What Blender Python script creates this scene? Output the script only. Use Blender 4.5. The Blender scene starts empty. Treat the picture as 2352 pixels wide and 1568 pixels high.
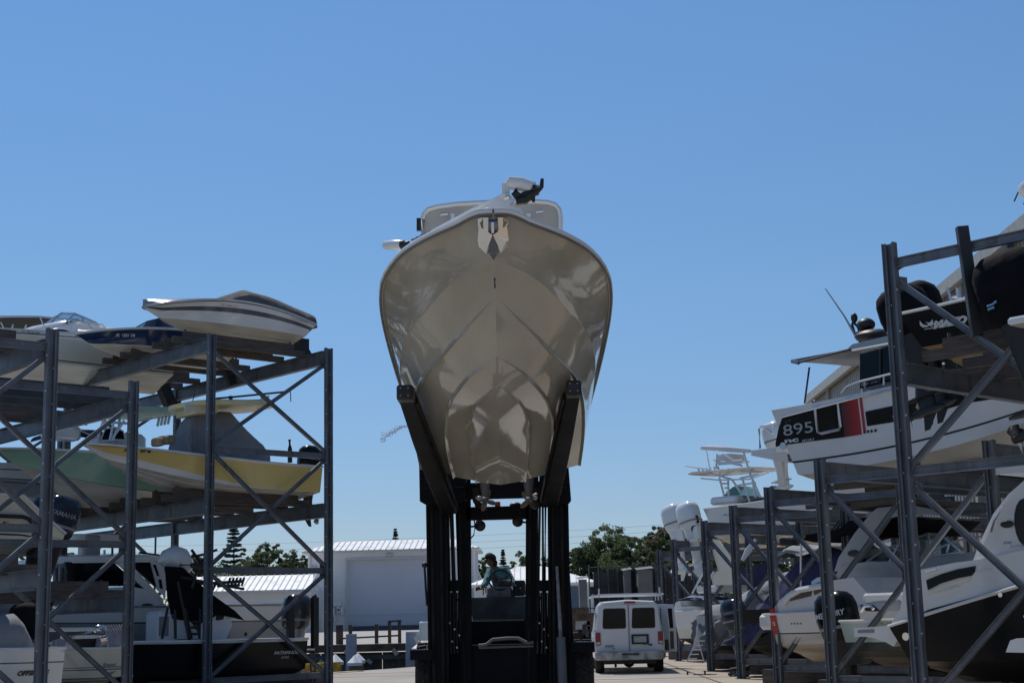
import bpy, math, random
from mathutils import Vector, Matrix, Euler
random.seed(7)
PI=math.pi; R=math.radians
S=bpy.context.scene; C=S.collection
V=lambda *a: Vector(a)

# ------------------------------------------------------------------ camera
FPX=3400.0; EYE=1.6
PITCH=math.atan((1421-784)/FPX)
cam=bpy.data.cameras.new('camera'); camo=bpy.data.objects.new('camera',cam); C.objects.link(camo)
cam.sensor_width=36; cam.lens=FPX/2352*36; cam.clip_end=5000; cam.clip_start=.1
CR=Matrix.Rotation(R(.74),3,'Z')@Matrix.Rotation(PI/2+PITCH,3,'X')@Matrix.Rotation(R(-1.35),3,'Z')
camo.matrix_world=Matrix.Translation((0,0,EYE))@CR.to_4x4()
S.camera=camo
def ray(px,py):
    return CR@V((px-1176)/FPX,-(py-784)/FPX,-1.0)
def Q(px,py,Y):            # point of the photograph's ray on the plane Y = const
    r=ray(px,py); return V(0,0,EYE)+r*(Y/r.y)
def G(px,py,h=0.):         # same ray on a level plane
    r=ray(px,py); return V(0,0,EYE)+r*((h-EYE)/r.z)
def proj(p):
    q=CR.transposed()@(Vector(p)-V(0,0,EYE)); return (1176+q.x/-q.z*FPX, 784-q.y/-q.z*FPX)

# ------------------------------------------------------------------ materials
MATS={}
def nt(m): return m.node_tree.nodes, m.node_tree.links
def mat(name,col,rough=.5,metal=0.,var=.12,scale=3.,coat=0.,bump=0.,bscale=20.,col2=None,stretch=None,alpha=1.,spec=.5,fine=0.):
    if name in MATS: return MATS[name]
    m=bpy.data.materials.new(name); m.use_nodes=True; n,l=nt(m); b=n['Principled BSDF']
    tc=n.new('ShaderNodeTexCoord'); src=tc.outputs['Object']
    if stretch:
        mp=n.new('ShaderNodeMapping'); mp.inputs['Scale'].default_value=stretch; l.new(src,mp.inputs[0]); src=mp.outputs[0]
    no=n.new('ShaderNodeTexNoise'); no.inputs['Scale'].default_value=scale; no.inputs['Detail'].default_value=6; l.new(src,no.inputs['Vector'])
    mx=n.new('ShaderNodeMix'); mx.data_type='RGBA'
    a=col; c2=col2 if col2 else tuple(max(0,c*(1-2*var)) for c in col)
    mx.inputs[6].default_value=(*a,1); mx.inputs[7].default_value=(*c2,1)
    rp=n.new('ShaderNodeMapRange'); rp.inputs[1].default_value=.35; rp.inputs[2].default_value=.7
    l.new(no.outputs['Fac'],rp.inputs[0]); l.new(rp.outputs[0],mx.inputs[0])
    out=mx.outputs[2]
    if fine:
        n2=n.new('ShaderNodeTexNoise'); n2.inputs['Scale'].default_value=scale*14; n2.inputs['Detail'].default_value=4; l.new(src,n2.inputs['Vector'])
        m2=n.new('ShaderNodeMix'); m2.data_type='RGBA'; m2.blend_type='MULTIPLY'; m2.inputs[0].default_value=fine
        l.new(out,m2.inputs[6]); l.new(n2.outputs['Fac'],m2.inputs[7]); out=m2.outputs[2]
    l.new(out,b.inputs['Base Color'])
    r2=n.new('ShaderNodeMapRange'); r2.inputs[3].default_value=max(0,rough-.05); r2.inputs[4].default_value=min(1,rough+.12); l.new(no.outputs['Fac'],r2.inputs[0]); l.new(r2.outputs[0],b.inputs['Roughness'])
    b.inputs['Metallic'].default_value=metal; b.inputs['Specular IOR Level'].default_value=spec
    if coat: b.inputs['Coat Weight'].default_value=coat; b.inputs['Coat Roughness'].default_value=.04
    if bump:
        nb=n.new('ShaderNodeTexNoise'); nb.inputs['Scale'].default_value=bscale; nb.inputs['Detail'].default_value=5; l.new(src,nb.inputs['Vector'])
        bp=n.new('ShaderNodeBump'); bp.inputs['Strength'].default_value=bump; bp.inputs['Distance'].default_value=.05; l.new(nb.outputs['Fac'],bp.inputs['Height']); l.new(bp.outputs[0],b.inputs['Normal'])
    MATS[name]=m; return m
def gel(name,col,rough=.14,**k): return mat(name,col,rough,coat=.35,var=k.pop('var',.05),scale=.8,**k)
WHITE=gel('gelcoat_white',(.74,.74,.73))
CREAM=gel('gelcoat_cream',(.72,.68,.56))
BOTTOM=mat('gelcoat_bottom',(.62,.59,.52),.3,var=.2,scale=1.6,col2=(.45,.40,.32),stretch=(.4,1,3))
YELLOW=gel('gelcoat_yellow',(.74,.56,.20),var=.04)
GREEN=gel('gelcoat_green',(.28,.48,.36),var=.04)
NAVY=gel('gelcoat_navy',(.012,.03,.10))
BLACKG=mat('gelcoat_black',(.005,.006,.008),.22,spec=.22,var=.05)
GREYG=gel('gelcoat_grey',(.32,.33,.35))
FOAM=gel('gelcoat_seafoam',(.50,.60,.56))
STRIPE=gel('stripe_grey',(.10,.11,.125))
RED=gel('paint_red',(.42,.018,.022),.3)
STEEL=mat('galvanised_steel',(.215,.24,.275),.45,.25,var=.18,scale=2.2,fine=.35,spec=.4)
STEELD=mat('galvanised_steel_dull',(.12,.13,.145),.5,.2,var=.2,scale=2,fine=.35)
BOLT=mat('bolt_zinc',(.7,.72,.74),.35,.6)
WOOD=mat('bunk_timber',(.17,.14,.125),.85,var=.25,scale=3,stretch=(1,1,8),col2=(.09,.075,.07),bump=.5,bscale=10,fine=.5)
CARPET=mat('bunk_carpet',(.07,.08,.085),.95,var=.2,bump=.4,bscale=60)
CHROME=mat('stainless',(.72,.72,.72),.09,1.,var=.03)
ALU=mat('tube_aluminium',(.62,.64,.66),.28,.7,var=.05)
WTUBE=mat('tube_white',(.72,.74,.74),.3,var=.05)
BLACK=mat('black_plastic',(.014,.015,.018),.45,var=.2)
BLACKF=mat('black_fabric',(.006,.006,.009),.8,var=.2,bump=.5,bscale=4,spec=.15)
ENG=mat('engine_dark',(.016,.024,.04),.14,spec=.4,var=.05)
ENGG=gel('engine_charcoal',(.05,.055,.065),.2)
ENGW=gel('engine_white',(.75,.77,.77),.18)
MASTB=mat('mast_black',(.0035,.0045,.008),.55,.0,var=.3,scale=3,spec=.16,fine=.2)
MASTR=mat('mast_worn',(.028,.021,.018),.6,.1,var=.4,scale=4,spec=.2,fine=.4)
GREASE=mat('greased_rod',(.18,.19,.21),.25,.8,var=.3,scale=6)
RUBBER=mat('tyre_rubber',(.035,.030,.026),.85,var=.3,scale=5,bump=.5,bscale=12)
GLASSD=mat('glass_tinted',(.006,.009,.013),.03,0,var=.3,scale=1.2,spec=.2)
CANVAS=mat('canvas_grey',(.25,.255,.265),.9,var=.12,scale=1.5,bump=.5,bscale=3)
CANVASN=mat('canvas_navy',(.045,.05,.13),.85,var=.2,scale=2,bump=.6,bscale=3)
CANVAST=mat('canvas_taupe',(.13,.118,.11),.9,var=.15,scale=2,bump=.5,bscale=5)
CANVASL=mat('canvas_silver',(.30,.31,.32),.85,var=.15,scale=2,bump=.7,bscale=2.5)
TOWEL=mat('towel_cloth',(.45,.43,.46),.95,var=.15,scale=5,bump=.9,bscale=9)
BLUETARP=mat('tarp_blue',(.01,.06,.17),.6,var=.2,bump=.6,bscale=6)
LETW=mat('lettering_silver',(.62,.64,.66),.4,var=.02)
LETG=mat('lettering_grey',(.25,.26,.28),.4,var=.02)
LETB=mat('lettering_black',(.02,.02,.025),.4,var=.02)
VANW=gel('van_white',(.70,.71,.72),.2,var=.04)
LAMPR=mat('lamp_red',(.25,.01,.012),.15,var=.1)
LAMPO=mat('lamp_orange',(.8,.12,.02),.2,var=.1)
def glass(name,tint=(.55,.68,.75),tr=.72):
    m=bpy.data.materials.new(name); m.use_nodes=True; n,l=nt(m); b=n['Principled BSDF']
    b.inputs['Base Color'].default_value=(*[t*.12 for t in tint],1); b.inputs['Roughness'].default_value=.04
    t=n.new('ShaderNodeBsdfTransparent'); t.inputs[0].default_value=(*tint,1)
    mx=n.new('ShaderNodeMixShader'); mx.inputs[0].default_value=tr
    l.new(b.outputs[0],mx.inputs[1]); l.new(t.outputs[0],mx.inputs[2]); l.new(mx.outputs[0],n['Material Output'].inputs[0]); return m
for nm_ in('galvanised_steel','greased_rod'):
    m=MATS[nm_]; n,l=nt(m); b=n['Principled BSDF']; src=b.inputs['Base Color'].links[0].from_socket
    tc=n.new('ShaderNodeTexCoord'); mp=n.new('ShaderNodeMapping'); mp.inputs['Scale'].default_value=(3,3,.35); l.new(tc.outputs['Object'],mp.inputs[0])
    no=n.new('ShaderNodeTexNoise'); no.inputs['Scale'].default_value=2.; no.inputs['Detail'].default_value=8; l.new(mp.outputs[0],no.inputs[0])
    r=n.new('ShaderNodeMapRange'); r.inputs[1].default_value=.56; r.inputs[2].default_value=.72; r.inputs[4].default_value=.8; l.new(no.outputs[0],r.inputs[0])
    mx=n.new('ShaderNodeMix'); mx.data_type='RGBA'; mx.inputs[7].default_value=(.10,.075,.06,1); l.new(src,mx.inputs[6]); l.new(r.outputs[0],mx.inputs[0]); l.new(mx.outputs[2],b.inputs['Base Color'])
GLASSC=glass('glass_clear')
GLASSG=glass('glass_green',(.45,.62,.60),.5)

# ------------------------------------------------------------------ mesh builder
class MB:
    def __init__(s): s.v=[];s.f=[];s.m=[];s.s=[];s.mats=[]
    def mi(s,m):
        if m not in s.mats: s.mats.append(m)
        return s.mats.index(m)
    def add(s,vs,fs,m,smooth=False,M=None):
        o=len(s.v); k=s.mi(m)
        for p in vs:
            p=Vector(p); s.v.append(M@p if M is not None else p)
        for f in fs: s.f.append([o+i for i in f]); s.m.append(k); s.s.append(smooth)
    def box(s,c,d,m,M=None,bev=0):
        x,y,z=[a/2 for a in d]; c=Vector(c)
        vs=[c+V(i*x,j*y,k*z) for k in(-1,1) for j in(-1,1) for i in(-1,1)]
        s.add(vs,[(0,2,3,1),(4,5,7,6),(0,1,5,4),(2,6,7,3),(0,4,6,2),(1,3,7,5)],m,False,M)
    def rbox(s,c,d,m,r=.05,M=None,seg=3):      # box with rounded vertical outline
        x,y,z=[a/2 for a in d]; c=Vector(c); r=min(r,x*.98,y*.98)
        pts=[]
        for cx,cy,a0 in((x-r,y-r,0),(-x+r,y-r,90),(-x+r,-y+r,180),(x-r,-y+r,270)):
            for i in range(seg+1):
                a=R(a0+90*i/seg); pts.append((cx+r*math.cos(a),cy+r*math.sin(a)))
        rings=[]
        e=min(r*.5,z*.5)
        for zz,k in((-z,.0),(-z+e,1),(z-e,1),(z,.0)):
            sc=1 if k else 1-e/max(x,y)
            rings.append([c+V(px*sc,py*sc,zz) for px,py in pts])
        s.loft(rings,m,M=M,caps=True,smooth=False)
    def bar(s,p,q,w,h,m,up=V(0,0,1)):
        p=Vector(p);q=Vector(q); d=(q-p).normalized(); sd=d.cross(up)
        if sd.length<1e-4: sd=d.cross(V(0,1,0))
        sd.normalize(); u=sd.cross(d).normalized()
        vs=[b+sd*(i*w/2)+u*(j*h/2) for b in(p,q) for i,j in((-1,-1),(1,-1),(1,1),(-1,1))]
        s.add(vs,[(3,2,1,0),(4,5,6,7),(0,1,5,4),(1,2,6,5),(2,3,7,6),(3,0,4,7)],m)
    def cbeam(s,p,q,w,h,m,t=.018,up=V(0,0,1),side=1):   # C channel / I beam with real flanges
        p=Vector(p);q=Vector(q); d=(q-p).normalized(); sd=d.cross(up).normalized(); u=sd.cross(d).normalized()
        s.bar(p,q,t,h,m,up)
        for k in(-1,1): s.bar(p+u*(k*(h/2-t/2+.001)),q+u*(k*(h/2-t/2+.001)),w,t,m,up)
    def tube(s,pts,r,m,n=6,caps=True):
        pts=[Vector(p) for p in pts]; rr=r if isinstance(r,(list,tuple)) else [r]*len(pts); rings=[]
        up=V(0,0,1)
        for i,p in enumerate(pts):
            d=(pts[min(i+1,len(pts)-1)]-pts[max(i-1,0)]).normalized()
            a=d.cross(up)
            if a.length<.05: a=d.cross(V(1,0,0))
            a.normalize(); b=a.cross(d)
            rings.append([p+(a*math.cos(2*PI*k/n)+b*math.sin(2*PI*k/n))*rr[i] for k in range(n)])
        s.loft(rings,m,caps=caps,smooth=True)
    def loft(s,rings,m,M=None,caps=False,smooth=True,closed=True):
        n=len(rings[0]); vs=[p for r in rings for p in r]; fs=[]
        for i in range(len(rings)-1):
            for k in range(n if closed else n-1):
                a=i*n+k; b=i*n+(k+1)%n; fs.append((a,b,b+n,a+n))
        if caps: fs+= [tuple(range(n))[::-1], tuple((len(rings)-1)*n+k for k in range(n))]
        s.add(vs,fs,m,smooth,M)
    def lathe(s,prof,m,c=(0,0,0),ax='Z',n=20,M=None):
        c=Vector(c); rings=[]
        for r,z in prof:
            ring=[]
            for k in range(n):
                a=2*PI*k/n; x,y=r*math.cos(a),r*math.sin(a)
                ring.append(c+{'Z':V(x,y,z),'X':V(z,x,y),'Y':V(x,z,y)}[ax])
            rings.append(ring)
        s.loft(rings,m,M,caps=True)
    def quad(s,a,b,c,d,m): s.add([a,b,c,d],[(0,1,2,3)],m)
    def poly(s,pts,m,ext=None):
        n=len(pts); pts=[Vector(p) for p in pts]
        if ext is None: s.add(pts,[tuple(range(n))],m); return
        ext=Vector(ext); vs=pts+[p+ext for p in pts]
        s.add(vs,[tuple(range(n))[::-1],tuple(range(n,2*n))]+[(i,(i+1)%n,(i+1)%n+n,i+n) for i in range(n)],m)
    def ell(s,c,r,m,n=12,k=8,M=None,zc=-1.,p=1.):
        c=Vector(c); rings=[]
        for i in range(k+1):
            a=-PI/2+PI*i/k; a=max(a,math.asin(zc)) if zc>-1 else a
            co=max(.001,math.cos(a))**p
            rings.append([c+V(r[0]*co*math.cos(2*PI*j/n),r[1]*co*math.sin(2*PI*j/n),r[2]*math.sin(a)) for j in range(n)])
        s.loft(rings,m,M,caps=True)
    def build(s,name,parent=None,label=None,mod=None,ang=40):
        me=bpy.data.meshes.new(name); me.from_pydata([tuple(p) for p in s.v],[],s.f)
        for m in s.mats: me.materials.append(m)
        me.polygons.foreach_set('material_index',s.m); me.polygons.foreach_set('use_smooth',[True]*len(s.f) if any(s.s) else s.s)
        me.update()
        if any(s.s):
            try: me.set_sharp_from_angle(angle=R(ang))
            except Exception: pass
        o=bpy.data.objects.new(name,me); C.objects.link(o)
        if parent: o.parent=parent
        if label: o['label']=label
        return o
def empty(name,loc,label,cat,group=None,rz=0,ry=0):
    o=bpy.data.objects.new(name,None); C.objects.link(o); o.location=loc; o.rotation_euler=(0,ry,rz); o.empty_display_size=.2
    o['label']=label; o['category']=cat
    if group: o['group']=group
    return o
def tag(o,label,cat,group=None,kind=None):
    if label: o['label']=label
    if cat: o['category']=cat
    if group: o['group']=group
    if kind: o['kind']=kind
    return o
def copy_tree(o,parent=None):
    c=o.copy(); C.objects.link(c); c.parent=parent
    for ch in list(o.children): copy_tree(ch,c)
    return c
def tmesh(txt,size,shear=0.,bold=0.,space=1.):
    cu=bpy.data.curves.new('lettering','FONT'); cu.body=txt; cu.size=size; cu.shear=shear; cu.offset=bold; cu.space_character=space
    ob=bpy.data.objects.new('lettering',cu); C.objects.link(ob)
    dg=bpy.context.evaluated_depsgraph_get(); me=ob.evaluated_get(dg).to_mesh()
    vs=[v.co.copy() for v in me.vertices]; fs=[tuple(p.vertices) for p in me.polygons]
    bpy.data.objects.remove(ob); return vs,fs
def lerp(a,b,t): return a+(b-a)*t
def cub(xs,ys,x):      # catmull-rom through control points
    if x<=xs[0]: return ys[0]
    if x>=xs[-1]: return ys[-1]
    i=max(k for k in range(len(xs)) if xs[k]<=x); i=min(i,len(xs)-2)
    def sl(j):
        if j==0: return (ys[1]-ys[0])/(xs[1]-xs[0])
        if j==len(xs)-1: return (ys[-1]-ys[-2])/(xs[-1]-xs[-2])
        return (ys[j+1]-ys[j-1])/(xs[j+1]-xs[j-1])
    h=xs[i+1]-xs[i]; t=(x-xs[i])/h
    return ys[i]*(2*t**3-3*t*t+1)+h*sl(i)*(t**3-2*t*t+t)+ys[i+1]*(-2*t**3+3*t*t)+h*sl(i+1)*(t**3-t*t)

# ------------------------------------------------------------------ generic hull: x forward from the transom, z up from the keel
class Hull:
    def __init__(s,L,B,H0,H1,dead=.38,chw=.9,xr=.58,pk=2.2,ce=.94,full=2.4,dip=0.,tr=0.,sw=.94,se=1.7):
        s.se=se
        s.L=L;s.B=B;s.H0=H0;s.H1=H1;s.dead=dead;s.chw=chw;s.xr=xr;s.pk=pk;s.ce=ce;s.full=full;s.dip=dip;s.tr=tr;s.sw=sw
    def kz(s,t): return 0 if t<s.xr else (s.H1-.02)*((t-s.xr)/(1-s.xr))**s.pk
    def sy(s,t):
        if t<.4: return s.B/2*(1-(1-s.sw)*(1-t/.4)**2)
        return s.B/2*max(0,1-((t-.4)/.6)**s.full)**.72
    def sz(s,t):
        t=min(1,max(0,t)); return s.H0+(s.H1-s.H0)*t**s.se-s.dip*math.sin(PI*t)
    def cy(s,t):
        if t>=s.ce: return 0
        return s.chw*s.B/2*(s.sw+.0 if t<.0 else (1-(1-s.sw)*(1-min(t,.35)/.35)**2))*(1 if t<.35 else max(0,1-((t-.35)/(s.ce-.35))**2.1)**.85)
    def cz(s,t):
        if t>=s.ce: return s.kz(t)
        return s.dead+(s.kz(s.ce)-s.dead)*(t/s.ce)**3
    def pt(s,t,f):   # f 0 at chine .. 1 at sheer
        g=f**(1+.9*max(0,t-.3)); return s.cy(t)+(s.sy(t)-s.cy(t))*g, s.cz(t)+(s.sz(t)-s.cz(t))*f
    def side(s,x,z):
        t=min(1,max(0,x/s.L)); f=(z-s.cz(t))/max(.01,s.sz(t)-s.cz(t)); return s.pt(t,min(1,max(0,f)))[0]
    def build(s,parent,bands,bottom,deck,rail=None,name='hull',n=30,cap=.03,deckz=-.04):
        mb=MB(); ts=[1-(1-i/n)**1.35 for i in range(n+1)]
        for sd in(1,-1):
            prev=None
            for t in ts:
                x=t*s.L; rk=s.tr*(1-t)**6; zt_=max(.1,s.sz(0))
                XX=lambda z:x+rk*max(0,1-z/zt_)
                row=[(V(XX(s.kz(t)),0,s.kz(t)),bottom)]
                cy,cz,kz=s.cy(t),s.cz(t),s.kz(t)
                for a in(.33,.36,.66,.69): zz=kz+(cz-kz)*a+(.02 if a in(.36,.69) else 0)*(1 if t<s.ce*.9 else 0); row.append((V(XX(zz),sd*cy*a,zz),bottom))
                row.append((V(XX(cz),sd*cy,cz),bottom))
                fs=[]
                last=0.
                for f1,m in bands:
                    ff=f1(t) if callable(f1) else f1
                    ff=max(ff,last); k=2
                    for q in range(1,k+1):
                        f=last+(ff-last)*q/k; y,z=s.pt(t,f); row.append((V(XX(z),sd*y,z),m))
                    last=ff
                if prev:
                    for i in range(len(row)-1):
                        a,b,c,d=prev[i][0],prev[i+1][0],row[i+1][0],row[i][0]
                        q=[a,d,c,b] if sd>0 else [a,b,c,d]
                        mb.add(q,[(0,1,2,3)],row[i+1][1],True)
                prev=row
        # transom
        t=0; XT=lambda z:s.tr*max(0,1-z/max(.1,s.sz(0)))
        half=[V(XT(0),0,0),V(XT(s.cz(0)),s.cy(0),s.cz(0))]+[V(XT(s.pt(0,f)[1]),*s.pt(0,f)) for f in(.5,1)]
        mb.poly([half[0]]+half[1:]+[V(p.x,-p.y,p.z) for p in half[:0:-1]],bands[-2][1] if len(bands)>1 else bands[-1][1])
        # deck
        rows=[]
        for t in ts:
            y,z=s.sy(t),s.sz(t)+deckz; rows.append([V(t*s.L,y-.01,z),V(t*s.L,y*.5,z+cap),V(t*s.L,0,z+cap*1.4),V(t*s.L,-y*.5,z+cap),V(t*s.L,-y+.01,z)])
        mb.loft(rows,deck,closed=False,smooth=True)
        # weld
        o=mb.build(name,parent,ang=32)
        import bmesh
        bm=bmesh.new(); bm.from_mesh(o.data); bmesh.ops.remove_doubles(bm,verts=bm.verts,dist=.0006); bmesh.ops.recalc_face_normals(bm,faces=bm.faces); bm.to_mesh(o.data); bm.free()
        for p in o.data.polygons: p.use_smooth=True
        try: o.data.set_sharp_from_angle(angle=R(32))
        except Exception: pass
        if rail:
            rb=MB()
            for sd in(1,-1): rb.tube([V(t*s.L,sd*(s.sy(t)+.005),s.sz(t)) for t in ts],.028,rail,6)
            rb.tube([V(-.01,s.sy(0),s.sz(0)),V(-.01,-s.sy(0),s.sz(0))],.028,rail,6)
            rb.build('rub_rail',parent)
        return o
    def text(s,parent,txt,x0,z0,size,m,side,shear=0,bold=0,space=1,eps=.012,name='lettering',slope=0.,label=None):
        vs,fs=tmesh(txt,size,shear,bold,space); out=[]
        for v in vs:
            x=x0+(-v.x if side>0 else v.x); z=z0+v.y+slope*v.x
            out.append(V(x,side*(s.side(x,z)+eps),z))
        mb=MB(); mb.add(out,fs if True else fs,m); return mb.build(name,parent,label)
    def patch(s,mb,pts,m,side,eps=.01,nx=14,nz=5):
        # pts: (x, zlow, zhigh) along x
        xs=[p[0] for p in pts]; rows=[]
        for i in range(nx+1):
            x=lerp(xs[0],xs[-1],i/nx)
            j=max(k for k in range(len(xs)) if xs[k]<=x+1e-6); j=min(j,len(xs)-2); q=(x-xs[j])/(xs[j+1]-xs[j])
            lo=lerp(pts[j][1],pts[j+1][1],q); hi=lerp(pts[j][2],pts[j+1][2],q)
            rows.append([V(x,side*(s.side(x,lerp(lo,hi,k/nz))+eps),lerp(lo,hi,k/nz)) for k in range(nz+1)])
        mb.loft(rows,m,closed=False)

def outboard(parent,y=0,zt=.9,tilt=0,sc=1.,cow=None,leg=None,text=None,textm=None,prop=True,name='outboard_engine',covered=False,tm='starboard',x0=-.02,twist=0):
    cow=cow or ENG; leg=leg or ENGG
    M=Matrix.Translation((x0,y,zt))@Matrix.Rotation(R(twist),4,'Z')@Matrix.Rotation(R(tilt),4,'Y')@Matrix.Scale(sc,4)
    # tilt: lower unit swings aft and up
    mb=MB()
    def ring(cx,z,lx,ly,p=.6,n=14): 
        out=[]
        for k in range(n):
            a=2*PI*k/n; c,s_=math.cos(a),math.sin(a)
            out.append(V(cx+lx*math.copysign(abs(c)**p,c),ly*math.copysign(abs(s_)**p,s_),z))
        return out
    mb.box((-.1,0,.02),(.18,.34,.42),leg,M)             # clamp bracket
    mb.loft([ring(-.34,.25,.25,.16),ring(-.36,-.1,.17,.11),ring(-.38,-.55,.13,.07,.8),ring(-.40,-.72,.17,.06,.9)],leg,M,caps=True)
    mb.loft([ring(-.46,-.72,.32,.10,.9),ring(-.46,-.745,.32,.10,.9)],leg,M,caps=True)
    mb.loft([ring(-.40,-.745,.15,.045,.9),ring(-.40,-.92,.15,.05,.9)],leg,M,caps=True)
    rg=[]
    for xx,r in((-.12,.015),(-.2,.055),(-.35,.075),(-.55,.07),(-.66,.055)): rg.append([V(xx,r*math.cos(2*PI*k/10),-.95+r*math.sin(2*PI*k/10)) for k in range(10)])
    mb.loft(rg,leg,M,caps=True)
    mb.add([V(-.28,.01,-1.0),V(-.5,.01,-1.0),V(-.55,.005,-1.22),V(-.46,.005,-1.22),V(-.28,-.01,-1.0),V(-.5,-.01,-1.0),V(-.55,-.005,-1.22),V(-.46,-.005,-1.22)],[(0,1,2,3),(7,6,5,4),(0,4,5,1),(1,5,6,2),(2,6,7,3),(3,7,4,0)],leg,False,M)
    e=mb.build(name,parent)
    mb=MB(); mc=BLACKF if covered else cow
    k=1.1 if covered else 1.
    mb.loft([ring(-.32,.22,.25*k,.17*k),ring(-.34,.30,.31*k,.215*k),ring(-.36,.55,.345*k,.235*k),ring(-.37,.78,.345*k,.235*k),ring(-.38,.9,.315*k,.21*k),ring(-.38,.98,.23*k,.16*k),ring(-.36,1.01,.10*k,.07*k)],mc,M,caps=True)
    if not covered: mb.loft([ring(-.335,.40,.342,.233),ring(-.338,.425,.346,.236),ring(-.34,.45,.346,.236)],LETG,M)
    mb.build('cowling',e)
    if text:
        sd=-1 if tm=='starboard' else 1
        vs,fs=tmesh(text,.125,.1,.003); mt=MB()
        mt.add([V(-.62+v.x if sd<0 else -.06-v.x,sd*(.243-.5*max(0,abs(-.36-(-.62+v.x if sd<0 else -.06-v.x))-.2)**2),.60+v.y) for v in vs],fs,textm or LETW,False,M); mt.build('lettering',e)
    if prop:
        mb=MB(); mb.lathe([(.05,-.66),(.055,-.78),(.02,-.80)],CHROME if not covered else leg,(0,0,-.95),'X',10,M)
        for j in range(3):
            a=2*PI*j/3+.4; d=V(0,math.cos(a),math.sin(a)); e2=V(0,-math.sin(a),math.cos(a)); c=V(-.72,0,-.95)
            pts=[c+d*.04-e2*.02+V(.04,0,0),c+d*.12-e2*.07+V(.05,0,0),c+d*.19+V(.01,0,0),c+d*.17+e2*.06-V(.03,0,0),c+d*.05+e2*.04-V(.04,0,0)]
            mb.poly(pts,CHROME if not covered else leg,(.012,0,0)) if False else mb.add(pts+[p+V(.012,0,0) for p in pts],[(0,1,2,3,4),(9,8,7,6,5)],CHROME,False,M)
        mb.build('propeller',e)
    return e

def soft_cover(mb,secs,m,seed=1,wr=.03,n=16):
    # secs: (x, halfwidth, zlow, ztop, peak) lofted fabric with folds
    rnd=random.Random(seed); rings=[]; nn=len(secs); fine=[]
    for i in range(nn-1):
        for q in range(5): fine.append([lerp(secs[i][j],secs[i+1][j],q/5) for j in range(5)])
    fine.append(list(secs[-1]))
    for (x,w,zl,zt,pk) in fine:
        r=[]
        for k in range(n+1):
            a=PI*k/n; c=math.cos(a); s_=math.sin(a)
            y=w*math.copysign(abs(c)**(.5+.5*pk),c); z=zl+(zt-zl)*(s_**(.55+.6*pk) if s_>0 else 0)
            z0=(1-s_); wob=wr*(math.sin(9*k/n*PI+x*3.1+seed)+.8*math.sin(5*x+2.3*k+seed)+rnd.uniform(-.6,.6))*(.4+z0)
            r.append(V(x+wob*.5,y+wob,z+wob*.3))
        rings.append(r)
    mb.loft(rings,m,closed=False)
    for r in(rings[0],rings[-1]): mb.poly(r,m)


class Boat:
    # org: keel point at the transom, d: unit bow direction (level)
    def __init__(s,name,label,org,d,group=None,cat='boat'):
        s.o=Vector(org); s.d=d; s.n=V(-d.y,d.x,0); s.e=empty(name,s.o,label,cat,group,rz=math.atan2(d.y,d.x))
    def L(s,px,py,y=0):
        r=ray(px,py); c=V(0,0,EYE); pl=s.o+s.n*y; t=(pl-c).dot(s.n)/r.dot(s.n); p=c+r*t-s.o
        return V(p.dot(s.d),y,p.z)
    def tube(s,mb,pts,r,m,n=6): mb.tube([s.L(*p) if isinstance(p,tuple) else p for p in pts],r,m,n)
def solve_t(P,u,v,s,px,z):
    lo,hi=-9,15; f=lambda t:proj(P+u*s+v*t+V(0,0,z))[0]-px
    sgn=1 if f(hi)>f(lo) else -1
    for _ in range(50):
        m=(lo+hi)/2
        if f(m)*sgn>0: hi=m
        else: lo=m
    return (lo+hi)/2
def berth(P,u,v,s,pxs,yk,pxb=None,L=None,ys=None,yb=None,B=2.4):
    # origin (keel at transom), length and sheer heights from the columns of the near stern corner and the bow tip
    P=V(P.x,P.y,0); z=5.; sn=s-B*.47/u.length
    for _ in range(6):
        t0=solve_t(P,u,v,sn,pxs,z); c=P+u*sn+v*t0; z=Q(pxs,yk,c.y).z
    zk=z; o=P+u*s+v*t0
    if pxb is not None:
        z=5.
        for _ in range(6): t1=solve_t(P,u,v,s,pxb,z); z=Q(pxb,yb,(P+u*s+v*t1).y).z
        L=t1-t0
    b=P+u*s+v*(t0+L)
    H0=Q(pxs,ys,c.y).z-zk if ys else None
    H1=Q(proj(V(b.x,b.y,zk+1.2))[0],yb,b.y).z-zk if yb else None
    return V(o.x,o.y,zk),L,H0,H1

def ob_px(b,y,px,py,sc,tilt=0,**k):      # outboard whose cowling top centre sits at a given picture point
    p=b.L(px,py,y); th=R(tilt); zt=p.z-sc*(1.0*math.cos(th)+.37*math.sin(th)); x0=p.x+sc*(.37*math.cos(th)-1.0*math.sin(th))
    return outboard(b.e,y,zt,tilt,sc,x0=x0,**k)

def hp(b,H,px,py,side):       # picture point -> point on the hull side
    y=side*H.B*.46
    for _ in range(14):
        p=b.L(px,py,y); y2=side*H.side(p.x,p.z); y=.5*y+.5*y2
    return V(p.x,y,p.z)

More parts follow.
